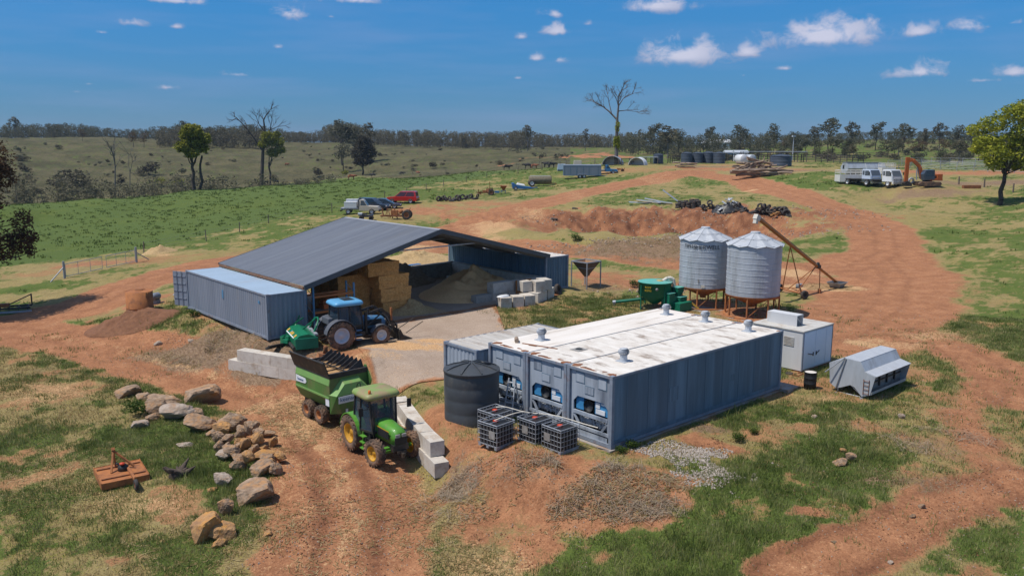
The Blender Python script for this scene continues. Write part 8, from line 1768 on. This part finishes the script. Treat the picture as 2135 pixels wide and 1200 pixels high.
TOPS = np.array([(-60,262),(0,262),(30,258),(60,258),(120,256),(150,254),(200,262),(250,268),(300,268),(350,260),(385,256),(420,262),(470,262),(520,258),(560,262),(600,272),(650,274),(690,258),(710,252),(760,258),(775,266),(820,270),(880,269),(950,271),(1000,271),(1050,272),(1090,268),(1130,278),(1175,276),(1220,276),(1250,278),(1280,276),(1330,270),(1365,262),(1400,265),(1440,276),(1460,270),(1500,268),(1545,268),(1580,272),(1610,266),(1640,272),(1700,272),(1730,268),(1770,274),(1830,278),(1880,276),(1920,290),(1960,280),(2000,266),(2030,268),(2080,276),(2200,276)])
def wood(name, label, u0, u1, D0, D1, n, leaf, dv, seed, fac=(.62, 1.0), nc=170):
    rs = np.random.default_rng(seed); u = rs.uniform(u0, u1, n); D = rs.uniform(D0, D1, n); out = []; tr = []
    X = np.array([gd(a, 300, d)[:2] for a, d in zip(u, D)]); z = gz(X[:, 0], X[:, 1]); vt = np.interp(u, TOPS[:, 0], TOPS[:, 1])+dv
    for i in range(n):
        r_ = ray(u[i], vt[i]); H = (CAM_Z+r_.z*D[i]/math.hypot(r_.x, r_.y)-z[i])*rs.uniform(*fac); H = max(H, 5.0)
        k = 4; cl = [(X[i, 0]+rs.normal()*H*.13, X[i, 1]+rs.normal()*H*.13, z[i]+H*f, H*rs.uniform(.13, .21)) for f in (.88, .70, .50, .30, .14)]
        out.append(cards(cl, nc, H*.042, rs, .8)); w = .0085*H; a = np.array([X[i, 0], X[i, 1], z[i]-.3]); s = np.array([.749*w, -.663*w, 0]); tr.append(np.array([a-s, a+s, a+s*.4+[0, 0, H*.7], a-s*.4+[0, 0, H*.7]])[None])
    me = fast_mesh(name, np.concatenate(out+tr), 4, MT[leaf]); me.materials.append(MT['bark']); mi = np.zeros(len(me.polygons), np.int32); mi[-n:] = 1; me.polygons.foreach_set('material_index', mi); o = bpy.data.objects.new(name, me); COL.objects.link(o); tag(o, label, 'woodland', None, 'stuff')
wood('woodland', 'dark blue belt of woodland along the left horizon', -80, 640, 520, 680, 620, 'leaf_gum', 0, 1)
wood('woodland', 'brown grey thicket behind the lime green and bare trees', 330, 560, 430, 470, 150, 'leaf_olive', 4, 2)
wood('woodland', 'grey green woodland filling the middle of the horizon', 590, 1340, 480, 600, 800, 'leaf_olive', 1, 3)
wood('woodland', 'dark woodland behind the tanks and the cattle yards', 1290, 1680, 330, 450, 300, 'leaf_gum', 6, 4, (.6, 1.0))
wood('woodland', 'sparse ridge woodland along the right horizon', 1640, 2220, 400, 540, 420, 'leaf_gum', 6, 5, (.5, 1.0))
wood('woodland', 'faint low hills of forest on the farthest horizon', -100, 2240, 1500, 2600, 500, 'leaf_gum', 12, 6, (.7, 1.0))
wood('scrub', 'dense grey scrub along the valley floor beyond the paddock', 20, 700, 235, 262, 150, 'leaf_olive', 110, 7, (.5, 1.2))
# scrub bushes
BM = []
for i, lf in enumerate(('leaf_dark', 'leaf_olive', 'leaf_gum', 'leaf_lime')):
    rs = np.random.default_rng(90+i); BM.append(fast_mesh('bush', cards([(rs.normal()*.3, rs.normal()*.3, .35+abs(rs.normal())*.2, rs.uniform(.3, .5)) for _ in range(5)], 420, .085, rs, .8), 4, MT[lf]))
def bush(label, p, s, k, group, name='bush'):
    o = bpy.data.objects.new(name, BM[k]); COL.objects.link(o); o.location = p; o.scale = (s*random.uniform(.9, 1.5), s*random.uniform(.9, 1.5), s); o.rotation_euler = (0, 0, random.uniform(0, 6)); tag(o, label, 'bush', group)
random.seed(6)
for lab, u, v, s, k in [('largest black wattle bush in the valley, left of the pale saplings', 152, 400, 6.0, 0), ('black bush touching the right side of the largest wattle bush', 178, 402, 4.2, 0), ('rounded dark bush beside the pale saplings', 255, 392, 2.6, 0), ('small round green bush at the left of the valley', 60, 384, 2.2, 0), ('wide dark thicket bush in the middle of the valley', 318, 370, 4.5, 0), ('lime green bush at the near edge of the valley', 375, 396, 2.6, 3), ('low lime bush strip right of the saplings', 330, 395, 2.8, 3), ('lime bush at the paddock edge left of the lone round tree', 722, 374, 2.2, 3), ('dark bush left of the lone round tree', 662, 374, 3.0, 0)]:
    p = on(u, v-8); bush(lab, p, s, k, 'bushes in the valley')
for i in range(170):
    u = random.uniform(-20, 1200); D = random.uniform(262, 440); p = gd(u, 340, D); bush('small dark scrub bush dotted over the far hillside', (p[0], p[1], gz1(p[0], p[1])), random.uniform(.6, 1.2)*random.choice([1, 1, 1.3, 2.2]), random.choice([0, 1, 1, 2, 2]), 'scrub bushes on the far hillside')
for i in range(80):
    u = random.uniform(1400, 2140); D = random.uniform(225, 350); p = gd(u, 340, D); bush('grey scrub bush on the slope beyond the cattle yards', (p[0], p[1], gz1(p[0], p[1])), random.uniform(1.2, 3.0), random.choice([1, 2, 2]), 'scrub bushes beyond the yards')
for lab, u, v, s in [('green leafy shrub at the foot of the pit bank', 1200, 503, .85), ('leafy weed bush at the corner of the slate blue container', 401, 660, .55), ('dark green shrub on the bare earth patch by the white stones', 1537, 920, .40), ('leafy weed at the bottom corner of the cool room wall', 1315, 935, .40), ('bright green weed beside the cool room corner post', 1292, 945, .34), ('second small shrub on the bare earth patch', 1570, 905, .30), ('green shrub in the grass below the hopper stand', 1320, 598, .6), ('leafy weed clump among the far rocks', 283, 865, .8)]:
    p = on(u, v); o = bpy.data.objects.new('shrub', BM[0].copy()); COL.objects.link(o); o.data.materials.clear(); o.data.materials.append(MT['bush_green']); o.location = p; o.scale = (s*1.3, s*1.1, s); tag(o, lab, 'shrub')
# ---------------------------------------------------------------- grass and litter
def blades(X, Y, Z, h, w, nb, rng, spread=.08, lean=.5):
    n = len(X); k = n*nb; x = np.repeat(X, nb)+rng.normal(size=k)*spread; y = np.repeat(Y, nb)+rng.normal(size=k)*spread; z = np.repeat(Z, nb)-.01; hh = np.repeat(h, nb)*rng.uniform(.5, 1.25, k); ww = np.repeat(w, nb)*rng.uniform(.6, 1.3, k); a = rng.uniform(0, 2*np.pi, k); l = hh*lean*rng.uniform(.2, 1.2, k); b = rng.uniform(0, 2*np.pi, k)
    p0 = np.stack([x-ww*np.cos(a)/2, y-ww*np.sin(a)/2, z], 1); p1 = np.stack([x+ww*np.cos(a)/2, y+ww*np.sin(a)/2, z], 1); p2 = np.stack([x+l*np.cos(b), y+l*np.sin(b), z+hh], 1); return np.stack([p0, p1, p2], 1)
def scatter(n, r0, r1, rng, a0=-33.5, a1=33.5):
    a = np.radians(41.5+rng.uniform(a0, a1, n)); r = np.sqrt(rng.uniform(r0*r0, r1*r1, n)); return r*np.sin(a), r*np.cos(a), r
def clear(X, Y):                                    # keep grass off built things
    return ~(((X > 22.2) & (X < 36.2) & (Y > 19.9) & (Y < 30.6)) | ((X > 19.3) & (X < 45.2) & (Y > 42.4) & (Y < 57)) | ((X > 38.4) & (X < 41.6) & (Y > 20.8) & (Y < 23.9)) | (np.hypot(X-21.1, Y-26.45) < 1.25) | ((X > 22.5) & (X < 34) & (Y > 31.3) & (Y < 42.6) & (X-22.6 < (Y-31.2)*.75+5)))
def ground_at(X, Y):
    d, g, de, st, rut, far, pad = cover(X, Y); return d, g, de, st, gz(X, Y)+relief(X, Y, d, g, de, rut)
def field(name, label, kind, n, r0, r1, sel, h, w, nb, mt, seed, spread, lean=.5):
    rng = np.random.default_rng(seed); X, Y, r = scatter(n, r0, r1, rng); d, g, de, st, Z = ground_at(X, Y); n2 = fbm(X, Y, .8, 3, 61); keep = (rng.uniform(size=n) < sel(d, g, de, st, n2)) & clear(X, Y); X, Y, Z, r, n2 = X[keep], Y[keep], Z[keep], r[keep], n2[keep]
    hh = h*(.45+1.1*n2); V = blades(X, Y, Z, hh, np.full(len(X), w)*np.clip(r/30, .8, 9)**.7, nb, rng, spread, lean); o = bpy.data.objects.new(name, fast_mesh(name, V, 3, MT[mt])); COL.objects.link(o); tag(o, label, 'grass', None, 'stuff')
field('grass', 'green grass growing in patches across the near ground', 'g', 250000, 18, 62, lambda d, g, de, st, n: np.clip((g-.14)*1.3, .03*(n > .56)*(1-st), 1), .15, .026, 6, 'grass_green', 1, .11)
field('dry_grass', 'dry straw coloured grass between the green patches', 'g', 90000, 18, 60, lambda d, g, de, st, n: np.clip(.95-d*1.4-g*.75, .04, 1)*.8, .12, .022, 5, 'grass_dry', 2, .14, 1.1)
field('dead_grass', 'grey dead grass lying over the banks and mounds', 'g', 70000, 18, 100, lambda d, g, de, st, n: np.clip(de*1.2-.1, 0, 1), .20, .016, 5, 'grass_dry', 3, .18, 1.5)
field('paddock_grass', 'tussocky green pasture on the paddock and the rise', 'g', 42000, 60, 215, lambda d, g, de, st, n: np.clip((g-.40)*1.6, 0, 1)*np.clip((n-.50)*7, .05, 1), .20, .05, 7, 'grass_dark', 4, .20)
field('tall_grass', 'taller rank grass round the rocks, blocks and hopper stand', 'g', 60000, 20, 66, lambda d, g, de, st, n: np.clip((g-.58)*2.2, 0, 1)*np.clip((n-.53)*7, 0, 1), .34, .03, 7, 'grass_green', 5, .16)
def litter(name, label, n, spec, size, mt, seed, flat, cat):
    rng = np.random.default_rng(seed); Vs = []
    for (cx, cy, rx, ry, k) in spec:
        m_n = int(n*k); a = rng.uniform(0, 2*np.pi, m_n); f = np.sqrt(rng.uniform(0, 1, m_n)); dx, dy = rx*f*np.cos(a), ry*f*np.sin(a); X = cx+dx*.749+dy*.663; Y = cy-dx*.663+dy*.749
        ok = fbm(X, Y, 1.1, 4, 19) > .40+.16*f; X, Y = X[ok], Y[ok]; d, g, de, st, Z = ground_at(X, Y); s = size*rng.uniform(.5, 1.5, len(X))[:, None]
        A = rng.normal(size=(len(X), 3)); A[:, 2] *= flat; A /= np.linalg.norm(A, axis=1)[:, None]; B = np.cross(A, rng.normal(size=A.shape)); B /= np.linalg.norm(B, axis=1)[:, None]; Cc = np.cross(A, B); P = np.stack([X, Y, Z], 1)+[0, 0, size*.3]
        o8 = [P+s*A, P+s*.7*B, P-s*.9*A, P-s*.75*B, P+s*.62*Cc, P-s*.62*Cc]
        for i in range(4):
            for e in (4, 5): Vs.append(np.stack([o8[i], o8[(i+1) % 4], o8[e]], 1))
    o = bpy.data.objects.new(name, fast_mesh(name, np.concatenate(Vs), 3, MT[mt])); COL.objects.link(o); tag(o, label, cat, None, 'stuff')
q = lambda u, v: on(u, v)[:2]
litter('white_stones', 'spill of small white stones in the grass below the cool room corner', 1500, [(*q(1385, 935), 1.5, .7, .55), (*q(1440, 965), 1.6, 1.1, 1.0), (*q(1540, 975), 1.7, .8, .8), (*q(1500, 1000), 1.5, .7, .45), (*q(1525, 1028), .5, .3, .1), (*q(1470, 945), 1.2, .6, .4)], .045, 'stone_white', 2, .6, 'stones')
litter('pit_stones', 'pale stones and clods exposed on the walls of the red pit', 900, [(*q(1450, 468), 26, 8, 1.0), (*q(1280, 505), 14, 3.0, .45), (*q(1620, 500), 14, 5, .4), (*q(1330, 605), 4, 3, .12), (*q(1480, 455), 24, 4, .5)], .13, 'rock_pale', 3, .6, 'stones')
litter('pebbles', 'pale pebbles and stone chips scattered on the tracks and bare ground', 2600, [(*q(720, 1050), 4, 6, .5), (*q(300, 760), 8, 4, .4), (*q(1100, 1020), 6, 4, .4), (*q(2000, 900), 7, 8, .6), (*q(1800, 680), 9, 7, .5), (*q(1900, 1100), 7, 4, .3), (*q(450, 690), 4, 3, .3)], .03, 'rock_pale', 14, .6, 'stones')
litter('clods', 'small red clods and stones loose on the bare ground', 2200, [(*q(1000, 1010), 4, 3, .35), (*q(1150, 1060), 5, 3, .4), (*q(640, 1080), 2, 3, .3), (*q(2000, 930), 6, 5, .5), (*q(1480, 930), 2, 1, .2), (*q(750, 1100), 4, 4, .25), (*q(420, 680), 3, 2, .25), (*q(1950, 1050), 6, 3, .3)], .035, 'soil', 4, .7, 'stones')
def sticks(name, label, n, spec, Ls, w, mt, seed, zoff=.02, tilt=.12, cat='straw'):
    rng = np.random.default_rng(seed); Vs = []
    for (cx, cy, rx, ry, k) in spec:
        m_n = int(n*k); a = rng.uniform(0, 2*np.pi, m_n); f = np.sqrt(rng.uniform(0, 1, m_n)); dx, dy = rx*f*np.cos(a), ry*f*np.sin(a); X = cx+dx*.749+dy*.663; Y = cy-dx*.663+dy*.749; ok = fbm(X, Y, .7, 4, 29) > .36+.2*f; X, Y = X[ok], Y[ok]
        d, g, de, st, Z = ground_at(X, Y); L = Ls*rng.uniform(.4, 1.4, len(X)); t = rng.uniform(0, 2*np.pi, len(X)); e = rng.normal(size=len(X))*tilt; D_ = np.stack([np.cos(t), np.sin(t), e], 1)*L[:, None]/2; S = np.stack([-np.sin(t), np.cos(t), e*0], 1)*w/2; P = np.stack([X, Y, Z+zoff+abs(e)*L*.5], 1); Vs.append(np.stack([P-D_-S, P+D_-S, P+D_+S, P-D_+S], 1))
    o = bpy.data.objects.new(name, fast_mesh(name, np.concatenate(Vs), 4, MT[mt])); COL.objects.link(o); tag(o, label, cat, None, 'stuff')
sticks('straw', 'straw stalks strewn over the drive and the yard', 6000, [(*q(640, 870), 3.5, 4, .8), (*q(720, 1100), 4, 5, .5), (*q(1000, 1180), 2, 2, .2), (*q(860, 735), 5, 2.5, .9), (*q(1170, 720), 3.5, 1.3, .4), (*q(1720, 600), 3, 2.2, .5), (*q(1960, 700), 5, 2, .3), (*q(150, 1000), 5, 4, .5), (*q(400, 1150), 4, 3, .3), (*q(60, 800), 5, 3, .4), (*q(900, 650), 2.5, 1, .2), (*q(1130, 1015), 5, 2, .5), (*q(1290, 1030), 3.5, 1.5, .4), (*q(470, 712), 4, 1.8, .4)], .16, .022, 'grass_dry', 5)
sticks('twigs', 'dead twigs and stalks tangled on the mound before the caged tanks', 2600, [(*q(1080, 1005), 4, 1.8, .25), (*q(1250, 1030), 3.5, 1.6, .35), (*q(1370, 1060), 2, .8, .2), (*q(480, 715), 3.5, 1.8, .7), (*q(1230, 965), 2.2, .5, .2), (*q(1940, 920), 2.5, 1.5, .3), (*q(960, 1010), .8, 1.6, .3)], .45, .012, 'twig', 6, .05, .25, 'twigs')

# ---------------------------------------------------------------- haze: the air between the yard and the far woods
def haze():
    m = MB(); m.box(-3300, 7000, -3000, 9300, -70, 75); v = bpy.data.materials.new('haze'); v.use_nodes = True; nt = v.node_tree; nt.nodes.clear(); o = nt.nodes.new('ShaderNodeOutputMaterial'); p = nt.nodes.new('ShaderNodeVolumePrincipled'); p.inputs['Color'].default_value = (.55, .75, 1.0, 1); p.inputs['Density'].default_value = .00011; nt.links.new(p.outputs[0], o.inputs['Volume'])
    h = m.build('haze', v); tag(h, 'thin blue haze in the air over the farm', 'haze', None, 'stuff')
haze()
